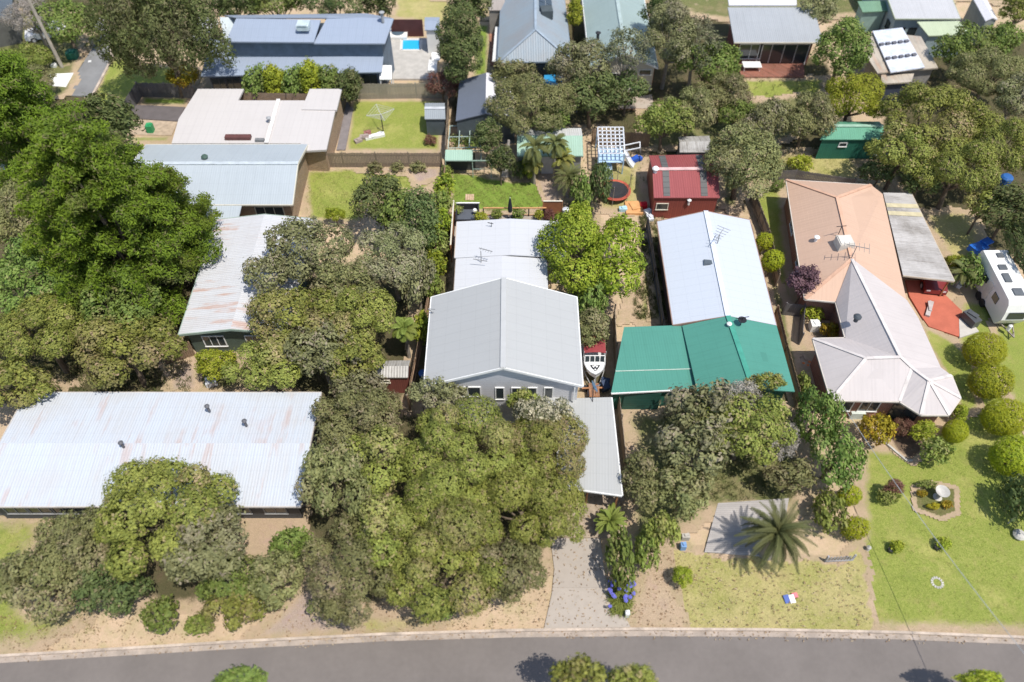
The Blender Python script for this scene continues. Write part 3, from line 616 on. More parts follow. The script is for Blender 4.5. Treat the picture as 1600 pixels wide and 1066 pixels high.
# ================================================================ BUILDINGS
WHT = mat('white_paint', (.78, .78, .76), .5, .05); CRM = mat('cream_paint', (.62, .58, .48), .6, .06); BLK = mat('black_metal', (.03, .03, .035), .4, .1)
TIM = boards('timber_red', (.32, .13, .055), 'x', .12); TIMP = mat('timber_post', (.36, .17, .08), .7, .2, 3.); GRYT = boards('weathered_fence', (.27, .215, .16), 'x', .15)
GT = mat('grey_timber', (.30, .26, .22), .85, .2, 2.)
# --- main house
EZ = 5.2
X0, X1, Y0, Y1 = -5.80, 4.66, 30.25, 38.1
rm = roofmat('roof_pale_grey', (.40, .405, .40), rib=.19, stain=.03, rough=.45, bm=.004)
main, ft, ro, (r0, r1) = gable('weatherboard house with a pale grey gable roof facing the street above the big trees', 'house', [Vector((X0, Y0, EZ)), Vector((X1, Y0, EZ)), Vector((X1, Y1, EZ)), Vector((X0, Y1, EZ))], EZ, 2.03, 'y', rm, boards('weatherboard_grey', (.64, .64, .66), 'z', .2, .45, var=.03), over=.26, capm=mat('ridge_grey', (.43, .435, .43), .7, .04), gm=WHT)
cx0 = r0.x
A, B = ft[0], ft[1]; L = (B-A).length
for px, w, z, h, pn in ((781, .56, 4.0, 1.35, 1), (806, .56, 4.0, 1.35, 1), (832, .56, 4.0, 1.35, 1), (857, .56, 4.0, 1.35, 1), (740, .95, 4.2, 1.1, 1), (722, .8, 4.2, 1.1, 1)):
    p = WY(px, 612, 30.6); window(main, A, B, (p.x-A.x)/L, z, w, h, WHT, pn)
mb = MB(); mb.tube([(X0+.2, 36.5, EZ+.1), (X0-.1, 36.5, EZ+.55)], .03, 6); mb.tube([(X0-.1, 36.5, EZ+.55), (X0+.4, 36.4, EZ+.6)], .03, 6); mb.build('roof_bracket', mat('aerial_metal', (.22, .22, .22), .5), main)
mb = MB(); mb.box((X0+.55, 30.3, 2.5), (.09, .09, 5)); mb.box((X1-.5, 30.3, 2.5), (.09, .09, 5)); mb.build('downpipe', WHT, main)
# rear wing
rmw = roofmat('roof_white', (.52, .53, .55), rib=.19, stain=.07, rough=.45, bm=.006, stain_col=(.55, .56, .58))
rear = MB()
for xa, xb, ya, yb, ze, ri in ((-4.42, 2.75, 38.0, 44.04, 3.08, .32), (-4.52, 4.3, 44.05, 48.2, 3.14, .34)):
    xm = (xa+xb)/2
    rear.slab([(xa, ya, ze), (xm, ya, ze+ri), (xm, yb, ze+ri), (xa, yb, ze)], .08); rear.slab([(xb, ya, ze), (xb, yb, ze), (xm, yb, ze+ri), (xm, ya, ze+ri)], .08)
rear.build('rear_roof', rmw, main)
gutter(main, [((-4.42, 38.2, 3.0), (-4.42, 44, 3.0)), ((-4.52, 44.1, 3.14), (-4.52, 48.2, 3.14)), ((4.3, 44.1, 3.14), (4.3, 48.2, 3.14))], mat('gutter_tan', (.5, .4, .32), .5), w=.1)
walls(main, [(-4.1, 38), (2.5, 38), (2.5, 44.2), (3.95, 44.2), (3.95, 47.0), (-4.1, 47.0)], 0, 2.98, boards('weatherboard_grey2', (.36, .35, .33), 'z', .17, .5, var=.03), name='rear_wall')
mb = MB(); p = W(752, 411, 3.2); q = p+Vector((0, 0, 1.3)); mb.tube([p, q], .03, 6); mb.beam(q+Vector((-.15, .35, 0)), q+Vector((.9, -.1, .05)), .04, .04); mb.beam(q+Vector((-.6, -.35, -.5)), q+Vector((.5, -.55, -.55)), .04, .04)
for i in range(5): e = q+Vector((.0+.2*i, .25-.09*i, 0)); mb.beam(e+Vector((-.05, -.14, 0)), e+Vector((.05, .14, 0)), .02, .02)
mb.build('antenna', mat('aerial_metal', (.22, .22, .22), .5), main)
p = W(768, 355, 3.3); mb = MB(); mb.tube([p, p+Vector((0, 0, .5))], .025, 6); mb.beam(p+Vector((-.3, 0, .5)), p+Vector((.15, -.15, .5)), .05, .04); mb.build('roof_aerial', BLK, main)
# carport
CP = [W(866, 640, 3.0), W(914, 765.5, 3.0), W(972, 774, 3.0), W(955, 623, 3.0)]
CP[0] = Vector((CP[1].x-1.7, 30.62, 3.0)); CP[1] = Vector((CP[1].x-1.7, CP[1].y+.25, 3.0)); CP[3] = Vector((CP[3].x, 30.75, 3.0))
car = thing('carport', 'open carport with a flat pale grey metal roof beside the front trees', 'carport', (CP[2].x, CP[2].y, 0))
MB().slab([p+Vector((0, 0, .18*(1 if i in (0, 3) else 0))) for i, p in enumerate(CP)], .1).build('roof', roofmat('roof_carport', (.40, .405, .395), rib=.19, stain=.04, rough=.45, bm=.005), car)
gutter(car, [(CP[1], CP[2]), (CP[2], CP[3]+Vector((0, 0, .18)))], WHT)
mb = MB(); mb.slab([(.1+1.1, 30.66, 3.5), (3.4, 30.66, 3.55), (3.4, 29.0, 3.24), (1.2, 29.0, 3.24)], .08); mb.build('link_roof', MATS['roof_carport'], car)
for x, y in ((CP[2].x-.2, CP[2].y+.3), (CP[2].x-.2, CP[2].y+3.5), (CP[2].x-.5, CP[2].y+6.8), (CP[1].x+.3, CP[1].y+.3), (CP[1].x+2.0, CP[1].y+.3)): MB().box((x, y, 1.45), (.11, .11, 2.9)).build('post', TIMP, car)
mb = MB(); p = W(925, 617, 3.2); mb.tube([p-Vector((0, .6, .1)), p+Vector((0, 0, .9))], .03, 6); mb.build('dish_mast', BLK, car)
mb = MB(); c = p+Vector((0, -.05, 1.0)); prof = [(.03, 0), (.25, .04), (.42, .11), (.44, .11), (.26, .02), (.03, -.03)]; mb.lathe(c, prof, 18)
from mathutils import Matrix
Rm_ = Matrix.Rotation(R(62), 3, 'Y') @ Matrix.Rotation(R(-10), 3, 'X'); mb.v = [tuple(c+Rm_@(Vector(v)-c)) for v in mb.v]; mb.tube([c, c+Rm_@Vector((.1, 0, .5))], .02, 5); d = mb.build('satellite_dish', mat('dish_blue', (.10, .16, .24), .4), car)
fence('timber palings on the right boundary behind the boat and carport', [W(957, 500), W(962, 622), W(978, 775)], 1.8, GRYT)
fence('timber palings hidden by the tall hedge on the left boundary', [W(697, 262), W(694, 330), W(672, 480), W(640, 640)], 1.8, boards('left_fence', (.33, .22, .14), 'x', .15))
# rear deck with its things
dk = thing('deck', 'narrow timber deck with wire balustrade behind the white rear roof', 'deck', (0, 50, 0)); D1 = W(712, 334, .8); D2 = W(872, 334, .8)
mb = MB(); y = 48.1
while y < 51.5: mb.box(((D1.x+D2.x)/2, y, .8), (D2.x-D1.x, .12, .03)); y += .135
mb.build('decking', mat('deck_grey', (.38, .33, .28), .8, .15, 3.), dk)
mb = MB(); mb.box(((D1.x+D2.x)/2, 51.5, .4), (D2.x-D1.x, .05, .75)); mb.build('skirt', TIMP, dk)
RA = W(755, 326, 1.75); RB = W(850, 324, 1.75)
mb = MB(); mb.beam((RA.x, 51.4, 1.75), (RB.x+.2, 51.4, 1.75), .12, .07); mb.beam((RA.x, 51.4, .95), (RB.x+.2, 51.4, .95), .06, .05); mb.build('top_rail', mat('rail_timber', (.50, .27, .12), .6, .15, 3.), dk)
for i in range(5): MB().box((RA.x+(RB.x-RA.x)*i/4, 51.4, 1.28), (.09, .09, .95)).build('post', BLK, dk)
mb = MB()
for i in range(44): x = RA.x+(RB.x-RA.x)*(i+.5)/44; mb.box((x, 51.4, 1.35), (.012, .012, .75))
mb.build('balusters', BLK, dk)
# black plunge tub with timber steps
tb = thing('spa_tub', 'black open spa tub with timber front on the left end of the deck', 'spa', (D1.x+1.2, 51., .8)); a = W(713, 336, 1.5); b = W(747, 336, 1.5); xa, xb = a.x, b.x
mb = MB(); w_ = .1; ya, yb = 50.1, 52.1
for bx_ in (((xa+xb)/2, ya, 1.2, xb-xa, w_), ((xa+xb)/2, yb, 1.2, xb-xa, w_), (xa, (ya+yb)/2, 1.2, w_, yb-ya), (xb, (ya+yb)/2, 1.2, w_, yb-ya)): mb.box((bx_[0], bx_[1], 1.2), (bx_[3], bx_[4], .8))
mb.build('tub_wall', BLK, tb); MB().box(((xa+xb)/2, (ya+yb)/2, .95), (xb-xa-.1, yb-ya-.1, .1)).build('tub_floor', mat('tub_grey', (.10, .11, .13), .4), tb)
MB().box(((xa+xb)/2+.3, 49.7, 1.15), ((xb-xa)*.7, .5, .7)).build('step', TIM, tb); MB().box(((xa+xb)/2, yb+.08, 1.63), (xb-xa+.2, .12, .05)).build('rim', WHT, tb)
mb = MB(); p = W(742, 331, 1.3); mb.lathe(p, [(.16, 0), (.2, .15), (.14, .28), (.02, .3)], 12); single(mb, 'ball_lamp', WHT, 'round white lamp on the black tub ledge', 'lamp')
# timber screens
def screen(p0, p1, z0, h, m, label):
    r = thing('timber_screen', label, 'screen', ((p0[0]+p1[0])/2, (p0[1]+p1[1])/2, z0)); d = Vector((p1[0]-p0[0], p1[1]-p0[1], 0)); L = d.length; n = int(h/.1); mb = MB()
    for i in range(n): mb.beam((p0[0], p0[1], z0+.05+i*.1), (p1[0], p1[1], z0+.05+i*.1), .03, .085)
    mb.build('slats', m, r)
    for p in (p0, p1): MB().box((p[0], p[1], z0+h/2), (.1, .1, h+.06)).build('post', TIMP, r)
    MB().beam((p0[0], p0[1], z0+h+.04), (p1[0], p1[1], z0+h+.04), .12, .05).build('cap', CRM, r)
a = W(849, 318, 2.4); b = W(879, 318, 2.4); SM = mat('screen_timber', (.30, .125, .06), .6, .15, 2.)
screen((a.x, 51.5), (b.x, 51.5), .8, 1.6, SM, 'reddish brown slatted timber screen at the right end of the deck')
screen((D1.x-.1, 46.4), (D1.x-.1, 51.8), .3, 1.9, SM, 'long narrow timber screen along the left side of the deck')
mb = MB(); mb.lathe((b.x+.35, 51.4, 0), [(.3, 0), (.32, 1.6), (.02, 1.7)], 14)
single(mb, 'gas_bottle', mat('pale_plastic', (.6, .62, .66), .4), 'pale rounded tank tucked beside the reddish deck screen', 'tank')
# closed umbrella
um = thing('closed_umbrella', 'closed black parasol standing at the deck rail', 'umbrella', (W(797, 337, .8).x, 51.0, .8)); ux = W(797, 337, .8).x
MB().tube([(ux, 51.0, .8), (ux, 51.0, 3.3)], .025, 8).build('pole', WHT, um)
MB().lathe((ux, 51.0, 1.7), [(.17, 0), (.2, .35), (.15, .9), (.07, 1.45), (.02, 1.5)], 10).build('canopy', mat('navy_canvas', (.02, .025, .035), .8), um)
MB().lathe((ux, 51.0, .83), [(.28, 0), (.28, .06), (.05, .1)], 14).build('base', BLK, um)
def pot(px, py, z, r, h, m, plab, kind, label, cat='plant pot', grp=None, Y=None):
    p = W(px, py, z) if Y is None else Vector((W(px, py, z).x, Y, z))
    rt = thing('potted_plant', label, 'potted plant', p, grp); MB().lathe(p, [(r*.7, 0), (r, h), (r*.82, h), (r*.8, h-.05)], 14).build('pot', m, rt)
    me, C = crown(kind, r*1.9, r*1.9, r*1.6, int(px), .8); o = bpy.data.objects.new('foliage', me); COL.objects.link(o); o.parent = rt; o.location = (0, 0, h+r*.9); return rt
pot(752, 336, .82, .3, .55, WHT, '', 'lime', 'lime green plant in a tall white pot beside the tub', Y=50.3)
pot(777, 338, .82, .24, .35, BLK, '', 'shrub', 'dark pot of leafy green on the deck left of the parasol', Y=51.0)
pot(810, 337, .82, .26, .35, BLK, '', 'green', 'dark potted plant on the deck just right of the parasol', Y=51.0)
pot(842, 337, .82, .22, .3, BLK, '', 'lime', 'small dark potted plant at the end of the deck rail', Y=51.0)
pot(858, 338, .82, .28, .3, BLK, '', 'rust', 'potted reddish plant in front of the timber screen', Y=50.9)
pot(716, 327, .82, .2, .3, GT, '', 'shrub', 'leafy pot in the back corner of the black tub', Y=51.7)
p = W(734, 309, 0); tq = thing('paver_square', 'square timber planter box lying alone on the back lawn', 'planter', (p.x, p.y, 0)); mb = MB()
for i in range(4): mb.box((p.x+(-.3+.2*i)*1., p.y, .06), (.17, .8, .05))
mb.build('slats', mat('pale_wood', (.52, .38, .25), .7, .2, 4.), tq); MB().box((p.x, p.y, .02), (.78, .7, .035)).build('base', mat('rust_brown', (.25, .12, .08), .8), tq)
# --- rear shed with green roof
a, b, c, d = W(808, 243, 2.3), W(911, 239, 2.3), W(911, 212, 2.9), W(812, 212, 2.9)
sh = thing('garden_shed', 'long shed with a pale mint green roof behind the palms', 'shed', (0, (a.y+d.y)/2, 0)); y0 = a.y; y1 = c.y+.0
xl, xr = a.x, b.x; yb = W(860, 203, 2.3).y
MB().slab([(xl, y0, 2.3), (xr, y0, 2.3), (xr, y1, 2.9), (xl, y1, 2.9)], .08).build('roof', roofmat('roof_mint', (.33, .48, .38), stain=.07, rough=.45), sh)
MB().slab([(xl, y1, 2.9), (xr, y1, 2.9), (xr, yb, 2.5), (xl, yb, 2.5)], .08).build('back_roof', roofmat('roof_old_white', (.6, .6, .58), stain=.3), sh)
walls(sh, [(xl+.15, y0+.2), (xr-.15, y0+.2), (xr-.15, yb-.2), (xl+.15, yb-.2)], 0, [2.2, 2.2, 2.4, 2.4], mat('shed_grey', (.25, .27, .26), .6), None)
pd = W(854, 262, 0); mb = MB(); mb.box(((xl+xr)/2-.2, y0+.17, 1.0), (1.1, .06, 2.0)); mb.build('door', mat('door_pale', (.6, .6, .6), .5), sh)
gutter(sh, [((xl, y0, 2.3), (xr, y0, 2.3))], mat('mint_trim', (.30, .44, .36), .5), w=.1)
# --- left pergola / chicken run
a, b = W(695.6, 250.6, 2.0), W(738, 250.3, 2.0); c = W(738, 234, 2.3); sp2 = thing('lean_to', 'low lean-to with a mint green roof and open pipe frame in the back left corner', 'lean-to', (a.x+1, a.y, 0))
MB().slab([a, b, (b.x, c.y, 2.3), (a.x, c.y, 2.3)], .06).build('roof', MATS['roof_mint'], sp2)
e = W(767, 250.5, 2.0); mb = MB(); yb2 = c.y
for x in (a.x, b.x, e.x):
    mb.beam((x, a.y, 0), (x, a.y, 2.0), .07, .07); mb.beam((x, yb2, 0), (x, yb2, 2.2), .07, .07); mb.beam((x, a.y, 2.0), (x, yb2, 2.2), .06, .06)
mb.beam((a.x, a.y, 1.95), (e.x, a.y, 1.95), .09, .09); mb.beam((a.x, yb2, 2.2), (e.x, yb2, 2.2), .06, .06); mb.beam((b.x, a.y, 1.0), (e.x, a.y, 1.0), .04, .04)
mb.beam((b.x+.8, a.y, 1.98), (b.x+.8, yb2, 2.18), .04, .04); mb.build('frame', mat('mint_pipe', (.28, .38, .32), .5), sp2)
mb = MB(); mb.beam((a.x, yb2-.05, 1.), (b.x+.2, yb2-.05, 1.), .04, 2.); mb.build('back_panel', mat('dark_mesh', (.06, .065, .06), .8), sp2)
# --- boat on its trailer, tucked beside the house
def boat():
    bw = W(930, 592, .9); x = bw.x; yb = bw.y; L = 4.2; hw = .80
    rt = thing('boat', 'white motor boat with dark windscreen and maroon canopy parked beside the house', 'boat', (x, yb+L/2, .5))
    prof = [(0, .02), (.22, .36), (.5, .6), (.95, .75), (1.6, hw), (4.4, hw)]
    mb = MB(); ZT = 1.28
    def ring(y, w): return [Vector((x-w, yb+y, ZT+.12*(1-y/5.2))), Vector((x-w*.86, yb+y+.05, .92)), Vector((x, yb+y+(.5 if y < .1 else .1), .55+.25*max(0, 1-y/1.2))), Vector((x+w*.86, yb+y+.05, .92)), Vector((x+w, yb+y, ZT+.12*(1-y/5.2)))]
    rs = [ring(*q) for q in prof]
    for i in range(len(rs)-1):
        for k in range(4): mb.face([rs[i][k], rs[i+1][k], rs[i+1][k+1], rs[i][k+1]])
    mb.face(rs[-1]); mb.build('hull', WHT, rt, True)
    dk_ = MB(); fd = [(w, y) for y, w in prof[:5]]
    for i in range(4):
        (w0, a0), (w1, a1) = fd[i], fd[i+1]; z0_ = ZT+.12*(1-a0/5.2)+.005; z1_ = ZT+.12*(1-a1/5.2)+.005
        dk_.face([(x-w0, yb+a0, z0_), (x+w0, yb+a0, z0_), (x, yb+a1, z1_+.07)]); dk_.face([(x-w0, yb+a0, z0_), (x, yb+a1, z1_+.07), (x-w1, yb+a1, z1_)]); dk_.face([(x+w0, yb+a0, z0_), (x+w1, yb+a1, z1_), (x, yb+a1, z1_+.07)])
    dk_.build('foredeck', mat('gelcoat', (.80, .81, .80), .3, .03), rt)
    rb = MB()
    for i in range(len(prof)-1):
        for s_ in (-1, 1): rb.beam((x+s_*prof[i][1], yb+prof[i][0], ZT+.13*(1-prof[i][0]/5.2)), (x+s_*prof[i+1][1], yb+prof[i+1][0], ZT+.13*(1-prof[i+1][0]/5.2)), .07, .06)
    rb.build('rub_rail', mat('rail_grey', (.35, .36, .37), .4), rt)
    ws = MB()
    for i in range(4):
        xa_ = x-hw*.92+i*hw*.46; ws.slab([(xa_+.03, yb+1.15, 1.36), (xa_+hw*.46-.03, yb+1.15, 1.36), (xa_+hw*.46-.05, yb+1.4, 1.8), (xa_+.05, yb+1.4, 1.8)], .02)
    ws.build('windscreen', glassm(), rt)
    wf = MB()
    for i in range(5): xa_ = x-hw*.92+i*hw*.46; wf.beam((xa_, yb+1.14, 1.37), (xa_, yb+1.41, 1.83), .05, .04)
    wf.beam((x-hw*.92, yb+1.41, 1.83), (x+hw*.92, yb+1.41, 1.83), .05, .05); wf.beam((x-hw*.92, yb+1.14, 1.36), (x+hw*.92, yb+1.14, 1.36), .05, .05); wf.build('windscreen_frame', WHT, rt)
    cn = MB(); n = 8
    for i in range(n):
        a0 = -1+2*i/n; a1 = -1+2*(i+1)/n; cn.slab([(x+a0*hw, yb+1.5, 2.15-.12*a0*a0), (x+a1*hw, yb+1.5, 2.15-.12*a1*a1), (x+a1*hw, yb+4.0, 2.1-.12*a1*a1), (x+a0*hw, yb+4.0, 2.1-.12*a0*a0)], .03)
    cn.build('canopy', mat('maroon_canvas', (.26, .045, .05), .8, .12), rt)
    fr = MB()
    for s_ in (-1, 1):
        for yy in (1.55, 3.9): fr.tube([(x+s_*hw, yb+yy, 1.25), (x+s_*hw, yb+yy, 2.15)], .02, 6)
    fr.build('canopy_frame', WHT, rt)
    # dark winged emblem on the foredeck
    em = MB(); e0 = Vector((x, yb+.62, 1.46)); P_ = lambda u, v: (e0.x+u, e0.y+v, 1.40+.05*0+ (1.12+v)*.0)
    zf = lambda u, v: 1.395+.075-abs(u)*.085
    def poly(pts): em.face([(e0.x+u*.8, e0.y+v*.8, zf(u, v)+.025) for u, v in pts])
    def stroke(u0, v0, u1, v1, w):
        dx, dy = u1-u0, v1-v0; l = math.hypot(dx, dy); nx, ny = -dy/l*w/2, dx/l*w/2; poly([(u0+nx, v0+ny), (u0-nx, v0-ny), (u1-nx, v1-ny), (u1+nx, v1+ny)])
    for s_ in (-1, 1):
        stroke(s_*.40, .24, s_*.13, -.24, .12); stroke(s_*.13, -.24, 0, .10, .09); stroke(s_*.42, .25, s_*.06, .25, .07); stroke(s_*.13, -.30, 0, -.40, .07)
    em.build('emblem', BLK, rt)
    tr = thing('boat_trailer', 'steel trailer carrying the white boat, its drawbar towards the carport', 'trailer', (x, yb+2, 0)); g = mat('galvanised', (.30, .30, .30), .45)
    mb = MB(); mb.beam((x, yb-1.3, .5), (x, yb+4.2, .5), .09, .1); mb.beam((x-.75, yb+1, .48), (x-.75, yb+4.2, .48), .07, .09); mb.beam((x+.75, yb+1, .48), (x+.75, yb+4.2, .48), .07, .09)
    for yy in (1, 2.5, 4): mb.beam((x-.75, yb+yy, .46), (x+.75, yb+yy, .46), .06, .06)
    mb.beam((x, yb-1.2, .5), (x-.75, yb+1, .48), .06, .08); mb.beam((x, yb-1.2, .5), (x+.75, yb+1, .48), .06, .08); mb.beam((x, yb-.35, .5), (x, yb-.1, 1.3), .07, .07); mb.build('frame', g, tr)
    mb = MB(); mb.beam((x-1.0, yb-.65, .62), (x+.6, yb-.6, .62), .12, .07); mb.build('step_board', TIMP, tr)
    for s_ in (-1, 1):
        m2 = MB(); pts = [(r_*0+x+s_*(1.08+w_), 0, 0) for r_, w_ in ((0, 0),)]; m2.tube([(x+s_*.82, yb+2.6, .32), (x+s_*.98, yb+2.6, .32)], .32, 18); wh = m2.build('wheel', BLK, tr); MB().tube([(x+s_*.84, yb+2.6, .32), (x+s_*.995, yb+2.6, .32)], .17, 12).build('hub', g, wh)
    jw = MB(); jw.tube([(x-.06, yb-1.1, .12), (x+.06, yb-1.1, .12)], .12, 12); jw.tube([(x, yb-1.1, .12), (x, yb-1.1, .75)], .03, 6); jw.build('jockey_wheel', BLK, tr)
    return x, yb
bx0, by0 = boat()
sled = thing('timber_trolley', 'small rust brown timber trailer between the boat and the carport', 'trailer', W(928, 612, 0)); p = W(928, 608, .6)
MB().box((p.x, p.y-.1, .6), (.75, 1.2, .06)).build('bed', mat('rust_deck', (.34, .16, .08), .8, .3, 3.), sled)
mb = MB()
for i in range(5): mb.box((p.x-.3+.15*i, p.y-.1, .66), (.1, 1.15, .03))
mb.build('planks', mat('brown_plank', (.28, .15, .09), .7, .3, 4.), sled); MB().box((p.x-.42, p.y-.3, .3), (.12, .5, .5)).build('wheel', BLK, sled)
p = W(945, 603, .5); mb = MB(); mb.box((p.x, p.y, .5), (.5, .7, .8), .4, rx=.3); mb.box((p.x+.1, p.y+.5, .35), (.6, .3, .6), -.3); single(mb, 'tarp_bundle', mat('navy_tarp', (.03, .05, .1), .6), 'dark blue tarpaulin bundle leaning on the fence by the trailer', 'tarpaulin')
p = W(913, 608, .2); mb = MB(); mb.lathe(p, [(.18, -.2), (.24, .2), (.2, .2)], 10); mb.lathe(p+Vector((.35, .1, 0)), [(.14, -.2), (.2, .15), (.1, .15)], 10); single(mb, 'bucket', BLK, 'dark bucket pair on the ground between house corner and trailer', 'bucket')
p = W(661, 586, .7); mb = MB(); mb.lathe((p.x, p.y, 0), [(.24, 0), (.3, .9), (.33, .95), (.05, 1.0)], 12); single(mb, 'blue_bin', mat('bin_blue', (.03, .10, .30), .5), 'blue bin in the dark strip left of the house', 'bin')
# ================= NEIGHBOURS
# right: long white gable, then green roof in front
gW = roofmat('roof_bluewhite', (.50, .54, .60), rib=.19, stain=.04, rough=.45, bm=.006, stain_col=(.5, .52, .56))
FL, FR, BR, BL = W(1052, 508, 2.9), W(1213, 509, 2.9), W(1171, 343.5, 2.9), W(1027, 346, 2.9)
nb, nft, nro, (nr0, nr1) = gable('long house with a blue-white gable roof joined to the green roof', 'house', [FL, FR, BR, BL], 2.9, 1.05, 'y', gW, mat('wall_rose', (.35, .22, .18), .8), over=.35, capm=mat('ridge_white', (.62, .66, .74), .4), gm=mat('gutter_brown', (.30, .2, .16), .5))
mb = MB(); p = W(1107, 411, 3.75); mb.box(p, (.75, .55, .16), -.1); mb.box(p+Vector((0, 0, .09)), (.6, .42, .05), -.1); mb.build('skylight', mat('skylight_dark', (.10, .12, .14), .2), nb)
antenna(nb, W(1120, 383, 3.7), 1.2, 1.6, 1.0)
gG = roofmat('roof_green', (.075, .255, .20), rib=.19, stain=.08, rough=.5, bm=.005)
g0, g1 = W(1078, 640, 2.7), W(1245, 640, 2.7)
FLg = Vector((FL.x+.4, FL.y-5.4, 2.9)); FRg = Vector((FR.x+.12, FR.y-5.8, 2.9))
FLg = W(1092, 622, 2.9); FRg = W(1242, 612, 2.9)
gr = thing('house', 'house front with a bright green gable roof and a flat green side carport', 'house', ((FLg.x+FRg.x)/2, FLg.y+2, 0))
rA = nr0+Vector((0, -.02, .05)); rB = Vector(((FLg.x+FRg.x)/2+.1, min(FLg.y, FRg.y), nr0.z+.05)); up_ = Vector((0, -.02, .05))
BLg = W(1066, 509, 2.95)
mb = MB(); mb.slab([FLg, rB, rA, BLg], .09); mb.slab([FRg, FR+up_, rA, rB], .09); mb.build('roof', gG, gr); cap(gr, [(rA, rB)], mat('ridge_green', (.06, .28, .21), .5))
K0, K1, K2, K3 = W(955, 614, 2.5), W(1088, 607, 2.5), W(1066, 509, 2.75), W(975, 512, 2.75)
m1, m2 = K0.lerp(K3, .32), K1.lerp(K2, .30)
mb = MB(); mb.slab([K0, K1, m2, m1], .08); mb.build('carport_front_roof', gG, gr); mb = MB(); mb.slab([m1+Vector((0, 0, .06)), m2+Vector((0, 0, .06)), K2+Vector((0, 0, .06)), K3+Vector((0, 0, .06))], .08); mb.build('carport_roof', gG, gr)
gutter(gr, [(K0, K1)], WHT); gutter(gr, [(m1+Vector((0, 0, .1)), m2+Vector((0, 0, .1)))], mat('pale_flashing', (.45, .55, .48), .5), 'flashing', .12, .05)
gutter(gr, [(K1+Vector((.1, 0, .1)), K2+Vector((.1, 0, .12)))], mat('rust_flashing', (.36, .27, .17), .6), 'valley', .25, .05)
walls(gr, [(K0.x+.2, K0.y+.25), (K1.x, K1.y+.25), (FLg.x+.3, FLg.y+.5), (FRg.x-.4, FRg.y+.5), (FR.x-.4, FR.y-.05), (K3.x+.2, K3.y-.1)], 0, [2.35, 2.4, 2.85, 2.85, 2.85, 2.6], boards('green_wall', (.03, .16, .11), 'x', .2))
mb = MB(); mb.box(((K0.x+K1.x)/2-.7, K0.y+.22, 1.1), (2.6, .05, 2.1)); mb.build('garage_door', boards('garage_green', (.02, .10, .075), 'z', .3), gr)
mb = MB(); q = W(1157, 508, 3.8); mb.tube([q, q+Vector((0, 0, .8))], .03, 6); mb.lathe(q+Vector((0, 0, .5)), [(.05, 0), (.3, .06), (.32, .1), (.05, .03)], 12); mb.beam(q+Vector((-.5, 0, .7)), q+Vector((.5, .2, .7)), .04, .04); mb.build('antenna', BLK, gr)
flue(gr, W(1138, 511, 3.8), .1, .3, m=WHT)
# red shed
zr = 2.5
FLr, FRr, BRr, BLr = W(1021.5, 309, zr), W(1124.6, 309, zr), W(1114, 241, zr), W(1014, 243, zr)
rs, rft, rro, (q0, q1) = gable('maroon metal shed with clear skylight strips across its gable roof', 'shed', [FLr, FRr, BRr, BLr], zr, .75, 'x', roofmat('roof_red', (.30, .08, .08), stain=.12, rough=.45), boards('red_wall', (.26, .06, .045), 'x', .2), over=.12, capm=mat('cap_pinkwhite', (.62, .42, .40), .5), name='shed')
for f0, f1 in ((.15, .25), (.72, .82)):
    for a, b in ((FLr, FRr), (BLr, BRr)):
        mb = MB(); u = Vector((0, 0, .03)); mb.slab([a.lerp(b, f0)+u+(q0.lerp(q1, f0)-a.lerp(b, f0))*.05, a.lerp(b, f1)+u+(q0.lerp(q1, f1)-a.lerp(b, f1))*.05, q0.lerp(q1, f1)+u-(q0.lerp(q1, f1)-a.lerp(b, f1))*.06, q0.lerp(q1, f0)+u-(q0.lerp(q1, f0)-a.lerp(b, f0))*.06], .02)
        mb.build('skylight_strip', boards('skylight_strip', (.12, .12, .115), 'y', .55), rs)
whirly(rs, FLr.lerp(FRr, .03).lerp(q0, .9)+Vector((.2, 0, .1)), WHT)
window(rs, rft[0], rft[1], .14, 1.4, 1.0, .7, CRM); flue(rs, rft[0].to_3d().lerp(rft[1].to_3d(), .55)+Vector((0, -.1, 1.9)), .1, .25, m=WHT, name='wall_vent')
# small mottled grey shed behind it
def box_shed(label, c4, ze, rise, rm, wm, name='shed', cat='shed', over=.1, axis='x', capm=None):
    return gable(label, cat, c4, ze, rise, axis, rm, wm, over=over, name=name, capm=capm)
MOT = roofmat('roof_mottled', (.42, .41, .39), stain=.5, stain_col=(.15, .13, .11))
box_shed('small grey mottled shed behind the maroon shed', [(1062, 238), (1111, 238), (1108, 212), (1060, 214)], 2.1, .3, MOT, mat('shed_dark', (.12, .12, .12), .8))
rsx, rsf, _, _ = box_shed('little red-brown shed with a mottled grey roof under the left trees', [(585, 590), (637.5, 590), (641, 563), (591, 564)], 2.1, .35, MOT, boards('redbrown_wall', (.22, .065, .05), 'x', .15))
window(rsx, rsf[0], rsf[1], .25, 1.5, .7, .3, CRM)
box_shed('small dark grey garden shed on the lawn right of the cream house', [(663.5, 186), (696, 186), (695, 161), (664, 161)], 2.0, .3, roofmat('roof_grey_small', (.30, .33, .35), stain=.08), mat('shed_slate', (.09, .11, .12), .6), capm=mat('cap_pale', (.5, .52, .54), .5))
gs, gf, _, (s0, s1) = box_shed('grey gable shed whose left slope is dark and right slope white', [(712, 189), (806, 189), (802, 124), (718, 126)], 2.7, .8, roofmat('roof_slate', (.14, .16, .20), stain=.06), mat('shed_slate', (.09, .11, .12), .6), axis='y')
a, b, c, d = W(806, 189, 2.7), W(802, 124, 2.7), s1, s0; mb = MB(); u = Vector((0, 0, .03)); mb.slab([a+u, b+u, c+u, d+u], .04); mb.build('white_roof_sheet', roofmat('roof_pure_white', (.68, .67, .70), stain=.05, rib=.3), gs)
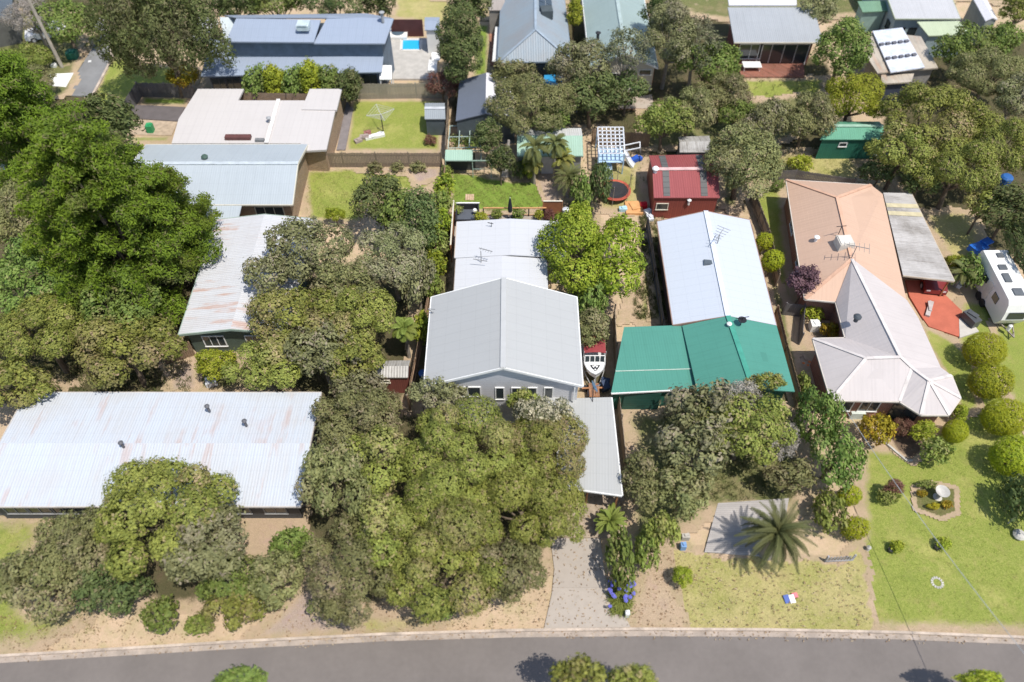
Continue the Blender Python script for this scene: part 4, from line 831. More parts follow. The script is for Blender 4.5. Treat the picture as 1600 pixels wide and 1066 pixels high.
# green shed upper right
grs, grf, _, (t0, t1) = box_shed('dark green metal shed with an open right side near the big moonah', [(1281.5, 218), (1381, 218), (1374, 190), (1300, 190)], 2.4, .5, roofmat('roof_midgreen', (.12, .33, .22), stain=.15), boards('darkgreen_wall', (.02, .15, .10), 'x', .2), over=.15, capm=mat('cap_mint', (.30, .46, .36), .5))
window(grs, grf[0], grf[1], .38, 1.7, .7, .45, WHT)
p = W(1371, 245, .3); mb = MB(); mb.box(p+Vector((0, .5, .6)), (.12, 2.2, 1.6), .5, rx=.3); mb.box(p+Vector((-.6, .3, .3)), (1.5, .6, .1), -.5, ry=.2); mb.box(p+Vector((-.9, .6, .45)), (.9, .5, .1), .3, ry=-.2); single(mb, 'scrap_panels', mat('panel_grey', (.27, .29, .32), .5), 'grey sheet panels leaning by the open end of the green shed', 'panels')
# orange and beige hip house
ze = 2.7
OR_ = roofmat('tile_terracotta', (.55, .375, .275), rib=.3, stain=.06, rough=.75, tile=True, bm=.012); BE = roofmat('tile_beige', (.52, .475, .46), rib=.3, stain=.08, rough=.75, tile=True, bm=.012)
def Q(x, y, z=None): return W(x, y, ze if z is None else z)
zr = 4.4
oh = thing('house', 'L-shaped brick house, half terracotta orange and half beige hip roof', 'house', W(1330, 480))
A1, B1, C1, D1_ = Q(1228.6, 281), Q(1379, 303), Q(1416.8, 470), Q(1257.7, 467)
r1_, r2_ = Q(1308, 308.7, zr), Q(1331, 405, zr); E1 = Q(1306, 471.5)
TR1 = Q(1361, 289)
mb = MB(); mb.slab([A1, TR1, r1_]); mb.slab([TR1, B1, C1, r2_, r1_]); mb.slab([A1, r1_, r2_, D1_]); mb.slab([D1_, r2_, E1]); 
mb.build('orange_roof', OR_, oh)
v1, v2, v3 = Q(1346, 424, zr), Q(1376, 486, 4.3), Q(1407, 558, 4.3); v4, v5 = Q(1425, 575, 3.9), Q(1452, 595, 4.0)
h1 = Q(1353.5, 560, 4.1)
b0, b1_, b2_, b3_, b4_, b5_, b6_, b7_, b8_, b9_ = Q(1321, 528), Q(1270.4, 529), Q(1298.5, 625), Q(1405.5, 627), Q(1439, 648), Q(1483, 648), Q(1501, 622), Q(1487, 587), Q(1470, 574), Q(1435, 497)
u = Vector((0, 0, .06)); mb = MB()
mb.slab([E1+u, r2_+u, v3, b0]); mb.slab([r2_+u, C1+u, b9_, b8_, v3]); mb.slab([b0, v3, h1, b1_]); mb.slab([b1_, h1, b2_]); mb.slab([h1, v3, v4, b3_, b2_]); mb.slab([v3, b8_, v5, v4]); mb.slab([v4, v5, b4_, b3_])
mb.slab([v5, b5_, b4_]); mb.slab([v5, b6_, b5_]); mb.slab([v5, b7_, b6_]); mb.slab([v5, b8_, b7_]); mb.build('beige_roof', BE, oh)
cap(oh, [(r1_, r2_), (A1, r1_), (TR1, r1_), (D1_, r2_)], mat('ridge_terracotta', (.58, .36, .25), .8), .25)
cap(oh, [(r2_, v3), (h1, v3), (h1, b1_), (h1, b2_), (v4, b3_), (v5, b4_), (v5, b5_), (v5, b6_), (v5, b7_), (v3, v4), (v4, v5)], mat('ridge_beige', (.62, .57, .54), .8), .22, 'beige_ridge_cap')
BRK = brick('wall_brick', (.33, .12, .075))
fp = inset([A1, TR1, B1, C1, b9_, b8_, b7_, b6_, b5_, b4_, b3_, b2_, b1_, b0, E1, D1_], .45); walls(oh, fp, 0, 2.72, BRK)
gutter(oh, [(A1, D1_), (D1_, E1), (E1, b0), (b0, b1_), (b1_, b2_), (b2_, b3_), (b3_, b4_), (b4_, b5_), (b5_, b6_), (b6_, b7_), (A1, TR1)], mat('gutter_cream', (.55, .50, .44), .5))
w0, w1 = fp[11], fp[10]; window(oh, w0, w1, .62, 1.35, 1.3, 1.2, WHT, 2); window(oh, w0, w1, .2, 1.35, 1.3, 1.2, WHT, 2)
w0, w1 = fp[10], fp[9]; window(oh, w0, w1, .5, 1.3, 1.6, 1.9, BLK, 2, 'sliding_door'); w0, w1 = fp[0], fp[15]; window(oh, w0, w1, .3, 1.5, 1.4, 1.2, WHT, 2); window(oh, w0, w1, .65, 1.5, 1.4, 1.2, WHT, 2)
p = Q(1316, 387, 3.9); mb = MB(); mb.box(p+Vector((0, 0, .45)), (1.15, 1.1, .75), .08); mb.box(p+Vector((0, 0, .86)), (1.0, .95, .08), .08); mb.box(p+Vector((0, 0, 0)), (.8, .8, .5), .08); mb.build('rooftop_cooler', mat('cooler_beige', (.60, .56, .50), .6), oh)
whirly(oh, Q(1338, 499, 4.0)); antenna(oh, Q(1330, 404, 4.4), 1.3, 1.8, -.3); p = Q(1275, 375, 3.5); flue(oh, p, .12, .25, m=WHT)
p = Q(1310, 366, 4.3); mb = MB(); mb.tube([p, p+Vector((0, 0, .8))], .03, 5); mb.beam(p+Vector((-.4, 0, .8)), p+Vector((.4, .1, .8)), .04, .04); mb.build('roof_aerial', BLK, oh)
# patio roof on its right
pr = thing('patio_roof', 'long weathered corrugated patio roof beside the orange tiled house', 'patio roof', W(1440, 380)); z1, z2 = 2.6, 2.3
PT = [W(1380, 301, z1), W(1424, 302, z2), W(1491, 439, z2), W(1411, 430, z1)]; MB().slab(PT, .06).build('roof', roofmat('roof_weathered', (.46, .44, .42), rib=.2, stain=.42, stain_col=(.19, .17, .15), rough=.8), pr)
st = MB(); u = Vector((0, 0, .03))
for f in (.14, .24): st.slab([PT[0].lerp(PT[3], f)+u, PT[1].lerp(PT[2], f)+u, PT[1].lerp(PT[2], f+.05)+u, PT[0].lerp(PT[3], f+.05)+u], .02)
st.build('clear_strip', mat('yellowed_strip', (.52, .46, .30), .5), pr); gutter(pr, [(PT[1], PT[2]), (PT[3], PT[2])], mat('gutter_tan2', (.45, .38, .30), .6))
for f in (0.02, .5, .97): p = PT[1].lerp(PT[2], f); MB().box((p.x-.15, p.y, 1.1), (.1, .1, 2.25)).build('post', TIMP, pr)
# ---- vehicles
def carv(p, rz, col, label, L=4.3, name='parked_car'):
    rt = thing(name, label, 'car', p); rt.rotation_euler = (0, 0, rz); rt2 = rt
    def pt(x, y, z): return Vector((p[0]+x, p[1]+y, z))
    m = mat('paint_'+label[:12], col, .25, .03, spec=.6); W2 = .86
    side = [(-L/2, .35), (-L/2, .78), (-L/2+.9, .92), (-L/2+1.5, 1.4), (L/2-1.1, 1.42), (L/2-.25, .95), (L/2, .85), (L/2, .35)]
    mb = MB(); n = len(side)
    def wd(z): return W2-(max(0, z-.9))*.35
    for i in range(n-1): (x0, z0), (x1, z1) = side[i], side[i+1]; mb.face([pt(x0, -wd(z0), z0), pt(x0, wd(z0), z0), pt(x1, wd(z1), z1), pt(x1, -wd(z1), z1)])
    for s in (-1, 1): mb.face([pt(x, s*wd(z), z) for x, z in side][::s])
    mb.face([pt(-L/2, -W2, .35), pt(L/2, -W2, .35), pt(L/2, W2, .35), pt(-L/2, W2, .35)]); mb.build('body', m, rt)
    g = MB(); g.slab([pt(-L/2+.98, -.68, .99), pt(-L/2+.98, .68, .99), pt(-L/2+1.46, .62, 1.39), pt(-L/2+1.46, -.62, 1.39)], .01); g.build('windscreen', glassm(), rt)
    g = MB(); g.slab([pt(L/2-1.06, -.62, 1.42), pt(L/2-1.06, .62, 1.42), pt(L/2-.33, .68, 1.01), pt(L/2-.33, -.68, 1.01)], .01); g.build('rear_window', glassm(), rt)
    for s in (-1, 1):
        g = MB(); g.box(pt(0.1, s*.78, 1.16), (1.9, .04, .3)); g.build('side_window', glassm(), rt)
        for x in (-L/2+.8, L/2-.8):
            q = MB(); q.tube([pt(x, s*.72, .32), pt(x, s*.9, .32)], .32, 16); w = q.build('wheel', BLK, rt); MB().tube([pt(x, s*.8, .32), pt(x, s*.915, .32)], .19, 10).build('hub', mat('alloy', (.5, .5, .5), .3), w)
        MB().box(pt(-L/2+.02, s*.6, .68), (.08, .3, .14)).build('headlight', mat('lamp_clear', (.7, .7, .7), .2), rt)
    return rt
# body vertices were authored about p: rotation pivots there
carv(W(1450, 434), R(82), (.20, .03, .03), 'dark red car with a pale bonnet parked under the weathered patio roof')
carv(W(76, 58), R(20), (.78, .78, .78), 'white car mostly hidden by shrubs beside the side street')
carv(W(318, 55), R(75), (.70, .72, .75), 'white car glimpsed under the weeping tree left of the blue-grey house')
def caravan():
    hh = 3.0
    a, b, c = W(1580, 475.7, hh), W(1535, 388.5, hh), W(1573, 388, hh); d = a+(c-b)
    rt = thing('caravan', 'long white touring caravan parked on the right hand lawn', 'caravan', ((a.x+d.x)/2, (a.y+b.y)/2, 0)); cc = (a+b+c+d)/4
    lo = [Vector((v.x, v.y, 0)) for v in (a, d, c, b)]  # front-left, front-right, back-right, back-left
    f = (lo[0]-lo[3]).normalized(); s = (lo[1]-lo[0]).normalized(); mb = MB()
    prof = [(0, .45), (.35, 1.25), (.25, 2.3), (-.15, hh)]; Lb = (lo[0]-lo[3]).length
    def P(t, w, z): return lo[3]+f*t+s*w+Vector((0, 0, z))
    wd = (lo[1]-lo[0]).length; fr = [(Lb-.25, .45), (Lb+.15, 1.3), (Lb+.05, 2.1), (Lb-.15, 2.75), (Lb-.45, hh)]; bk = [(0.05, .45), (-.02, 1.5), (.05, 2.8), (.2, hh)]
    pr_ = fr+bk[::-1]
    for w in (0, wd): mb.face([P(t, w, z) for t, z in pr_][::(1 if w else -1)])
    for i in range(len(pr_)): (t0, z0), (t1, z1) = pr_[i], pr_[(i+1) % len(pr_)]; mb.face([P(t0, 0, z0), P(t0, wd, z0), P(t1, wd, z1), P(t1, 0, z1)])
    mb.build('body', mat('caravan_white', (.76, .76, .73), .35, .04), rt)
    gl = MB(); ang = math.atan2(f.y, f.x)
    for t, w, sx, sy in ((.35*Lb*.4, wd*.55, .45, .45), (Lb*.36, wd*.4, .5, .6), (Lb*.55, wd*.35, .9, .5), (Lb*.8, wd*.5, .7, .7)):
        m2 = MB(); m2.box(P(t, w, hh+.06), (sx, sy, .12), ang); m2.build('roof_hatch', mat('hatch_grey', (.12, .13, .14), .3), rt)
    for t, z, w_, h_ in ((Lb*.38, 1.9, .6, .5), (Lb*.72, 1.85, .75, .65), (Lb*.15, 1.9, .6, .5)): m2 = MB(); m2.box(P(t, -.02, z), (w_, .06, h_), ang); m2.build('side_window', glassm(), rt)
    m2 = MB(); m2.box(P(Lb*.53, -.015, 1.45), (.65, .04, 1.8), ang); m2.build('door', mat('door_cream', (.66, .65, .6), .4), rt)
    m2 = MB(); q0, q1 = P(Lb+.12, .3, 2.2), P(Lb+.12, wd-.3, 2.2); m2.slab([P(Lb+.17, .3, 1.45), P(Lb+.17, wd-.3, 1.45), P(Lb+.09, wd-.3, 2.1), P(Lb+.09, .3, 2.1)], .03); m2.box(P(Lb+.10, wd/2, 1.78), (.05, wd-.7, .55), ang); m2.build('front_window', glassm(), rt)
    m2 = MB(); m2.beam(P(Lb-.3, wd*.25, .45), P(Lb+1.2, wd*.5, .5), .08, .1); m2.beam(P(Lb-.3, wd*.75, .45), P(Lb+1.2, wd*.5, .5), .08, .1); m2.tube([P(Lb+.9, wd*.5, 0), P(Lb+.9, wd*.5, .8)], .03, 6); m2.build('drawbar', GT, rt)
    m2 = MB(); m2.lathe(P(Lb+.45, wd*.4, .5), [(.15, 0), (.15, .5), (.05, .6)], 10); m2.build('gas_bottle', WHT, rt)
    for w in (-.03, wd+.03):
        for t in (Lb*.45, Lb*.58): m2 = MB(); m2.tube([P(t, w-.08, .35), P(t, w+.08, .35)], .35, 16); m2.build('wheel', BLK, rt)
    m2 = MB(); m2.beam(P(.3, wd/2, .4), P(Lb-.3, wd/2, .4), wd*.8, .12); m2.build('chassis', BLK, rt)
caravan()
p = W(1528, 388, .9); mb = MB(); mb.box(p, (1.6, .9, .5), .5, ry=.15); mb.box(p+Vector((.9, .6, .2)), (.9, .7, .1), .5); single(mb, 'blue_cover', mat('cover_blue', (.02, .13, .50), .5), 'bright blue tarpaulin cover lying behind the caravan', 'tarpaulin')
# blue-grey long modern house
BG = roofmat('roof_bluegrey', (.29, .34, .425), rib=.22, stain=.04, rough=.5, bm=.006); bgw = mat('wall_bluegrey', (.13, .17, .22), .6)
bh = thing('house', 'long modern house with stepped blue-grey skillion roofs beside a pool', 'house', W(450, 110))
z1 = 2.8
F0, F1 = W(314, 119, z1), W(596.5, 112.5, z1); G0 = W(322, 72, 3.4); G1 = W(600, 81, 3.4); yb = (G0.y+G1.y)/2+1.4
mb = MB(); mb.slab([F0, F1, Vector((G1.x, G1.y, 3.4)), Vector((G0.x+2.2, G0.y, 3.4)), Vector((G0.x, G0.y+2, 3.5))], .12); mb.build('front_roof', BG, bh)
U = [W(353, 65, 5.2), W(490, 66, 5.2), W(501, 31, 6.0), W(369, 29, 6.0)]; V_ = [W(490, 68, 5.0), W(601.5, 68, 5.0), W(615, 29, 5.8), W(512, 26, 5.8)]
MB().slab(U, .14).build('upper_roof', BG, bh); MB().slab(V_, .14).build('right_upper_roof', BG, bh)
Bk = [W(369, 29, 5.95), W(612, 29, 5.75), W(572, 21, 5.0), W(350, 24, 5.0)]; MB().slab([Bk[0]+Vector((0, .12, 0)), Bk[1]+Vector((0, .12, 0)), Bk[2], Bk[3]], .12).build('rear_roof', BG, bh)
walls(bh, [(U[0].x+.2, U[0].y+.5), (V_[1].x-.4, V_[1].y+.5), (V_[2].x-.5, V_[2].y-.3), (U[3].x+.3, U[3].y-.3)], 0, [5.1, 4.95, 5.5, 5.7], bgw, name='upper_wall')
walls(bh, [(F0.x+.5, F0.y+.6), (F1.x-.4, F1.y+.6), (G1.x-.4, G1.y+.5), (G0.x+.8, G0.y+.5)], 0, [2.75, 2.75, 3.25, 3.25], bgw)
w0, w1 = Vector((F0.x+.5, F0.y+.6)), Vector((F1.x-.4, F1.y+.6))
for t in (.05, .13, .35, .6, .84, .94): window(bh, w0, w1, t, 1.4, 1.5, 1.5, mat('frame_dark', (.06, .07, .09), .4), 2)
mb = MB(); mb.slab([W(343, 27, 5.2), W(352, 66, 3.9), W(360, 66, 3.9), W(372, 27, 5.2)], .08); mb.build('side_awning', mat('awning_pale', (.5, .56, .58), .4), bh)
p = W(474, 40, 6.1); mb = MB(); mb.box(p, (1.2, 1.2, .5)); mb.box(p+Vector((0, -.2, .3)), (.9, .9, .1)); mb.build('skylight', mat('skylight_pale', (.50, .58, .60), .3), bh); flue(bh, W(598, 32, 5.9), .15, .8)
ps, pf, _, _ = box_shed('narrow blue-grey pool shed with a white side', [(663.5, 47), (687, 47), (687, 27), (664, 27)], 3.0, .25, BG, WHT, over=.15)
mb = MB(); p = W(622, 53, .35); mb.box(p, (2.1, 2.1, .4)); s_ = thing('spa_pool', 'square white spa with a dark centre above the swimming pool', 'spa', (p.x, p.y, .1)); mb.build('shell', WHT, s_); MB().lathe(p+Vector((0, 0, .19)), [(.7, 0), (.7, .05), (.1, .06)], 16).build('water', mat('spa_dark', (.08, .12, .16), .2), s_)
p = W(641, 51, 0); MB_ = MB(); MB_.beam(W(611, 44, 1.0), W(661, 44, 1.0), .08, 2.0); single(MB_, 'pool_screen', mat('screen_maroon', (.09, .035, .035), .7), 'dark maroon screen wall behind the swimming pool', 'screen')
p = W(676, 103, .3); mb = MB(); mb.box(p, (.9, 2.0, .2)); mb.box(p+Vector((.3, 1.2, .35)), (.9, .9, .1), rx=.5); single(mb, 'sun_lounge', WHT, 'white sun lounge at the right edge of the pool paving', 'lounge')
p = W(603, 113, 2.3); mb = MB(); mb.slab([W(593, 102, 2.4), W(612, 102, 2.4), W(612, 124, 2.2), W(593, 124, 2.2)], .08); pg_ = thing('pergola', 'small white flat pergola at the corner of the pool paving', 'pergola', (p.x, p.y, 0)); mb.build('roof', WHT, pg_)
for q in ((594, 123), (611, 123), (594, 103), (611, 103)): c = W(*q, 2.2); MB().box((c.x, c.y, 1.1), (.1, .1, 2.2)).build('post', WHT, pg_)
# cream flat roof house
PK = roofmat('roof_cream_pink', (.53, .50, .48), rib=.4, stain=.04, rough=.6, bm=.002); ch = thing('house', 'low cream brick house with a wide flat pinkish white roof', 'house', W(400, 200)); z = 2.8
mb = MB(); mb.slab([W(268, 224, z), W(279, 186, z+.15), W(309, 139, z+.3), W(381, 139, z+.3), W(372, 157, z+.25), W(475, 157, z+.25), W(524, 172, z+.2), W(510, 234, z), W(472, 236, z), W(470, 224, z)], .2); mb.build('roof', PK, ch)
mb = MB(); mb.slab([W(484, 139, z+.42), W(534, 139, z+.42), W(526, 172, z+.30), W(471, 171, z+.3)], .2); mb.build('raised_roof', PK, ch)
mb = MB(); a, b = W(435, 155, z+.33), W(416, 223, z+.12); mb.beam(a, b, .35, .06); mb.build('roof_joint', mat('joint_pale', (.72, .68, .65), .6), ch)
mb = MB(); mb.beam(W(352, 214.5, z+.2), W(392, 214.5, z+.2), .5, .3); mb.build('louvre_vent', mat('vent_brown', (.12, .05, .045), .6), ch)
mb = MB(); mb.beam(W(399, 219, z+.15), W(413, 219, z+.15), .3, .25); mb.build('roof_vent', mat('vent_grey', (.2, .2, .2), .6), ch)
walls(ch, [tuple(W(x, y, z)[:2]) for x, y in ((276, 222), (314, 142), (530, 146), (506, 230))], 0, 2.7, brick('tan_brick', (.38, .25, .15)))
flue(ch, W(421, 190, z+.2), .12, .35)
# grey-blue gable left
gb = roofmat('roof_pale_blue', (.40, .445, .475), rib=.2, stain=.06, rough=.5, bm=.006); z = 2.8
FLb, FRb, BRb, BLb = W(300, 318, z), W(457.5, 319.5, z), W(476.5, 225.5, z), W(228, 226, z)
FLb = Vector((BLb.x+.5, FRb.y, z)); BRb = Vector((FRb.x+.0, BRb.y, z))
gh, gft, _, _ = gable('pale blue-grey gable house behind the rusty roof', 'house', [FLb, FRb, BRb, BLb], z, 1.1, 'x', gb, brick('tan_brick', (.38, .25, .15)), over=.4, capm=mat('ridge_paleblue', (.48, .53, .56), .4), gm=CRM)
lo = [W(310, 356, 2.3), W(370, 352, 2.3), W(378, 319.5, 2.75), W(318, 319.5, 2.75)]; MB().slab(lo, .08).build('verandah_roof', gb, gh)
window(gh, gft[0], gft[1], .86, 1.3, 2.4, 1.8, CRM, 3, 'sliding_door'); whirly(gh, W(321, 249, 3.6), mat('vent_green', (.06, .1, .08), .5))
mb = MB()
for q in ((312, 354), (368, 350)): c = W(*q, 2.25); mb.box((c.x, c.y+.1, 1.1), (.1, .1, 2.2))
mb.build('verandah_post', CRM, gh)
# rusty white roof
RW = roofmat('roof_rusty_white', (.54, .55, .57), rib=.19, rust=.5, stain=.2, rough=.5, stain_col=(.45, .42, .4)); z = 2.7
a, b, c, d = W(279, 523, z), W(447, 521, z), W(494, 342, z), W(338, 343, z)
rh, rft_, _, _ = gable('weathered house whose rusty white gable roof runs down between the giant cypress and grey trees', 'house', [a, b, c, d], z, .55, 'y', RW, boards('green_weatherboard', (.10, .14, .11), 'z', .18), over=.4, capm=None, gm=mat('gutter_sage', (.30, .38, .32), .6))
window(rh, rft_[0], rft_[1], .25, 1.4, 1.6, 1.2, WHT, 3); window(rh, rft_[0], rft_[1], .7, 1.4, 1.6, 1.2, WHT, 3)
# big left roof
BW = roofmat('roof_big_rusty', (.50, .54, .59), rib=.19, rust=.28, stain=.16, rough=.45, stain_col=(.46, .42, .38), sheet=.6, bm=.016); z = 2.8
a, b, c, d = W(-46, 791, z), W(470, 791, z), W(492, 613.5, z), W(40, 613.5, z)
d = Vector((a.x+.0, d.y, z)); c = Vector((b.x, c.y, z)); d.x = W(42, 613.5, z).x; a.x = d.x; 
bigh, bft, _, _ = gable('large house with a wide rust streaked pale corrugated roof left of the big trees', 'house', [a, b, c, d], z, .4, 'x', BW, boards('dark_weatherboard', (.07, .075, .085), 'z', .18), over=.5, gm=mat('gutter_pale', (.5, .46, .42), .6))
for t in (.06, .14, .22, .8, .92): window(bigh, bft[0], bft[1], t, 1.4, 1.4, 1.2, mat('frame_grey', (.3, .3, .3), .5), 2)
for q in ((192, 697), (326, 640), (384, 663)): flue(bigh, W(*q, 3.35), .09, .35, m=mat('flue_dark', (.12, .12, .13), .5))
# hip roof house, top centre
z = 3.0; HB = roofmat('roof_slate_blue', (.27, .33, .38), rib=.25, stain=.28, rough=.5, stain_col=(.28, .27, .27)); hp = thing('house', 'hipped slate blue roof house with solar panels near the top of the view', 'house', W(830, 60))
a, b = W(778, 98, z), W(893, 95, z); e_ = W(837, 46, 5.2); yy = a.y+16; a2, b2 = Vector((a.x+.3, yy, z)), Vector((b.x-.3, yy, z)); e2_ = Vector((e_.x+.1, yy-4, 5.2))
mb = MB(); mb.slab([a, b, e_], .12); mb.slab([b, b2, e2_, e_], .12); mb.slab([b2, a2, e2_], .12); mb.slab([a2, a, e_, e2_], .12); mb.build('roof', HB, hp); cap(hp, [(e_, e2_), (a, e_), (b, e_)], mat('ridge_slate', (.3, .36, .42), .4), .25)
walls(hp, inset([a, b, b2, a2], .6), 0, 3.0, mat('wall_dark_grey', (.10, .11, .12), .7)); gutter(hp, [(a, b), (a, a2), (b, b2)], mat('gutter_slate', (.2, .25, .3), .5))
nrm = (b-e_).cross(e2_-e_).normalized(); 
for i in range(3):
    for j in range(2):
        f = .12+.22*j; g0 = .40+i*.10; P4 = []
        for ff, gg in ((f, g0), (f+.2, g0), (f+.2, g0+.09), (f, g0+.09)): P4.append(e_.lerp(b, ff).lerp(e2_.lerp(b2, ff), gg)+Vector((0, 0, .1)))
        MB().slab(P4, .05).build('solar_panel', mat('solar_blue', (.03, .045, .07), .2, spec=.7), hp)
p = W(854, 24, 4.4); mb = MB(); mb.box(p+Vector((0, 0, .3)), (1.2, 1.2, .9), .1); mb.build('rooftop_cooler', mat('cooler_dark', (.07, .085, .09), .6), hp)
mb = MB(); mb.slab([W(769, 96, 2.2), W(778, 96, 2.4), W(783, 42, 2.4), W(774, 42, 2.2)], .06); mb.build('side_awning', WHT, hp)
# green-grey gable house
z = 3.0; a, b = W(945, 106, z), W(1029, 111, z); c0 = Vector((b.x, b.y+19, z)); d0 = Vector((a.x, a.y+19, z)); b.y = a.y
b = Vector((b.x, a.y, z)); c0.y = a.y+19
a.x = W(922, 106, z).x; d0.x = a.x
gn, gnf, _, _ = gable('long pale green gable roof house with a cream end wall', 'house', [a, b, c0, d0], z, 1.6, 'y', roofmat('roof_greygreen', (.30, .38, .37), stain=.1, rough=.45), CRM, over=.3, capm=mat('ridge_gg', (.36, .44, .43), .5), gm=WHT)
window(gn, gnf[0], gnf[1], .86, 2.3, 1.2, .6, WHT); window(gn, gnf[0], gnf[1], .4, 1.6, 1.4, 1.2, WHT, 2); flue(gn, W(934, 59, 3.8), .15, .5, m=BLK)
mb = MB(); mb.box((b.x-.25, a.y+6, 1.5), (.06, 11, 2.9)); mb.build('side_cladding', mat('orange_wall', (.42, .15, .06), .8), gn)
# red brick house, skillion grey roof
z = 3.2; bk_ = thing('house', 'dark red brick house with one grey skillion roof and wide glass doors', 'house', W(1210, 60)); a, b, c, d = W(1147, 66, z), W(1284, 62, z), W(1264, 11.5, 4.2), W(1130.5, 12.7, 4.2)
b = Vector((b.x, a.y, z)); MB().slab([a, b, Vector((b.x, c.y, 4.2)), Vector((a.x, c.y, 4.2))], .15).build('roof', roofmat('roof_plain_grey', (.36, .38, .40), stain=.08), bk_)
DB = brick('dark_red_brick', (.20, .055, .045), (.2, .12, .1)); fpx = [(a.x+.6, a.y+.9), (b.x-.6, a.y+.9), (b.x-.6, c.y-.3), (a.x+.6, c.y-.3)]; walls(bk_, fpx, 0, [3.15, 3.15, 3.9, 3.9], DB)
gutter(bk_, [(a, b)], CRM); window(bk_, fpx[0], fpx[1], .2, 1.6, 2.4, 1.7, WHT, 2); window(bk_, fpx[0], fpx[1], .64, 1.3, 5.2, 2.3, WHT, 4, 'sliding_door')
MB().slab([W(1139, 8, 4.4), W(1245, 8, 4.4), W(1244, -12, 4.4), W(1136, -12, 4.4)], .15).build('rear_white_roof', roofmat('roof_pure_white', (.58, .57, .60)), bk_)
p = W(1175, 101, .75); tbl = thing('outdoor_table', 'white outdoor table on the brick terrace', 'table', (p.x, p.y, .12)); MB().box(p, (1.9, 1.1, .06)).build('tabletop', WHT, tbl)
for sx in (-.8, .8):
    for sy in (-.4, .4): MB().box((p.x+sx, p.y+sy, .4), (.08, .08, .65)).build('leg', WHT, tbl)
p = W(1180, 88, .45); mb = MB(); mb.tube([(p.x, p.y, .1), (p.x, p.y, 2.2)], .04, 6); mb.lathe((p.x, p.y, 1.2), [(.2, 0), (.25, .3), (.05, 1.2)], 8); single(mb, 'closed_umbrella', WHT, 'closed white parasol beside the terrace table of the brick house', 'umbrella')
# pale houses top right
z = 3.2; a, b = W(1398.6, 29, z), W(1499.7, 27, z); b.y = a.y; PL = roofmat('roof_pale_lilac', (.50, .50, .51), stain=.12); bw_ = mat('wall_paleblue', (.32, .40, .42), .7, .1)
h1_, hf1, _, _ = gable('pale grey roofed house with pale blue walls at the top right', 'house', [a, b, Vector((b.x-.2, a.y+13, z)), Vector((a.x-.2, a.y+13, z))], z, 1.1, 'x', PL, bw_, over=.3, gm=mat('gutter_lime', (.42, .46, .33), .5))
window(h1_, hf1[0], hf1[1], .15, 1.5, .8, .9, BLK); window(h1_, hf1[0], hf1[1], .35, 1.5, .8, .9, BLK); window(h1_, hf1[3], hf1[0], .9, 1.6, .9, .9, BLK)
z = 2.7; h2_ = thing('house', 'lower wing with a pale lime roof in front of the pale blue house', 'house', W(1470, 60)); LQ = [W(1451, 56, z), W(1519, 54, z), W(1499, 33, 3.1), W(1433, 34, 3.1)]; MB().slab(LQ, .12).build('roof', roofmat('roof_lime', (.46, .52, .36), stain=.1), h2_)
walls(h2_, inset([LQ[0], LQ[1], LQ[2], LQ[3]], .2), 0, [2.6, 2.6, 2.9, 2.9], bw_)
z = 2.6; gp = thing('porch', 'small green roofed porch at the left end of the pale blue house', 'porch', W(1368, 30)); GQ = [W(1348, 19, z), W(1388, 17, z), W(1383, 1, 3.), W(1340, 2, 3.)]; MB().slab(GQ, .1).build('roof', roofmat('roof_porch_green', (.17, .30, .20), stain=.2), gp); walls(gp, inset(GQ, .2), 0, [2.5, 2.5, 2.8, 2.8], mat('wall_mint', (.26, .38, .34), .7))
for q in ((1364, 39), (1379, 38)): p = W(*q, .5); mb = MB(); mb.lathe((p.x, p.y, 0), [(.4, 0), (.45, .9), (.1, 1.0)], 12); single(mb, 'water_drum', mat('drum_blue', (.03, .12, .35), .5), 'blue drum '+('left' if q[0] == 1364 else 'right')+' of a pair below the green porch roof', 'drum')
z = 3.0; wb, wf_, _, _ = box_shed('narrow white roofed building with a tall grey side at the top right', [(1540, 33), (1559, 31), (1540, -5), (1519, -5)], z, .3, roofmat('roof_pure_white', (.58, .57, .60)), mat('wall_greyish', (.25, .27, .26), .7), 'house', 'outbuilding', .1, 'y')
cw = thing('outbuilding', 'flat building under bubbled white insulation sheeting with a cream surround', 'outbuilding', W(1410, 90)); z = 2.9
MB().slab([W(1371, 114, z), W(1466, 106, z), W(1439, 57, z), W(1420, 55, z), W(1362, 49, z), W(1354, 88, z)], .15).build('cream_roof', roofmat('roof_cream_stain', (.50, .44, .36), rust=.4, stain=.4, rib=.5), cw)
BUB, tb_, bb_ = nmat('bubble_sheet'); ps_ = N(tb_, 'ShaderNodeNewGeometry').outputs['Position']; vo = N(tb_, 'ShaderNodeTexVoronoi'); vo.inputs['Scale'].default_value = 1.6; tb_.links.new(ps_, vo.inputs['Vector'])
tb_.links.new(mix(tb_, rng_(tb_, noise(tb_, ps_, 1.4), .4, .7), (.66, .68, .74), (.50, .54, .62)), bb_.inputs['Base Color']); bump(tb_, vo.outputs['Distance'], bb_, .6, .15)
MB().slab([W(1392, 113, z+.25), W(1445, 105, z+.25), W(1410, 43, z+.25), W(1363.6, 48.5, z+.25)], .12).build('white_sheet', BUB, cw)
sb = MB()
for f in (.34, .68):
    l0, l1 = W(1392, 113, z+.4).lerp(W(1363.6, 48.5, z+.4), 1-f), W(1445, 105, z+.4).lerp(W(1410, 43, z+.4), 1-f)
    for i in range(5): q = l0.lerp(l1, (i+.5)/5); sb.box(q, (.45, .3, .15), .3)
sb.build('sandbag', mat('sandbag', (.14, .14, .16), .8), cw)
walls(cw, inset([W(1371, 114, z), W(1466, 106, z), W(1439, 57, z), W(1362, 49, z), W(1354, 88, z)], .3), 0, 2.85, mat('wall_dim', (.30, .28, .26), .8))
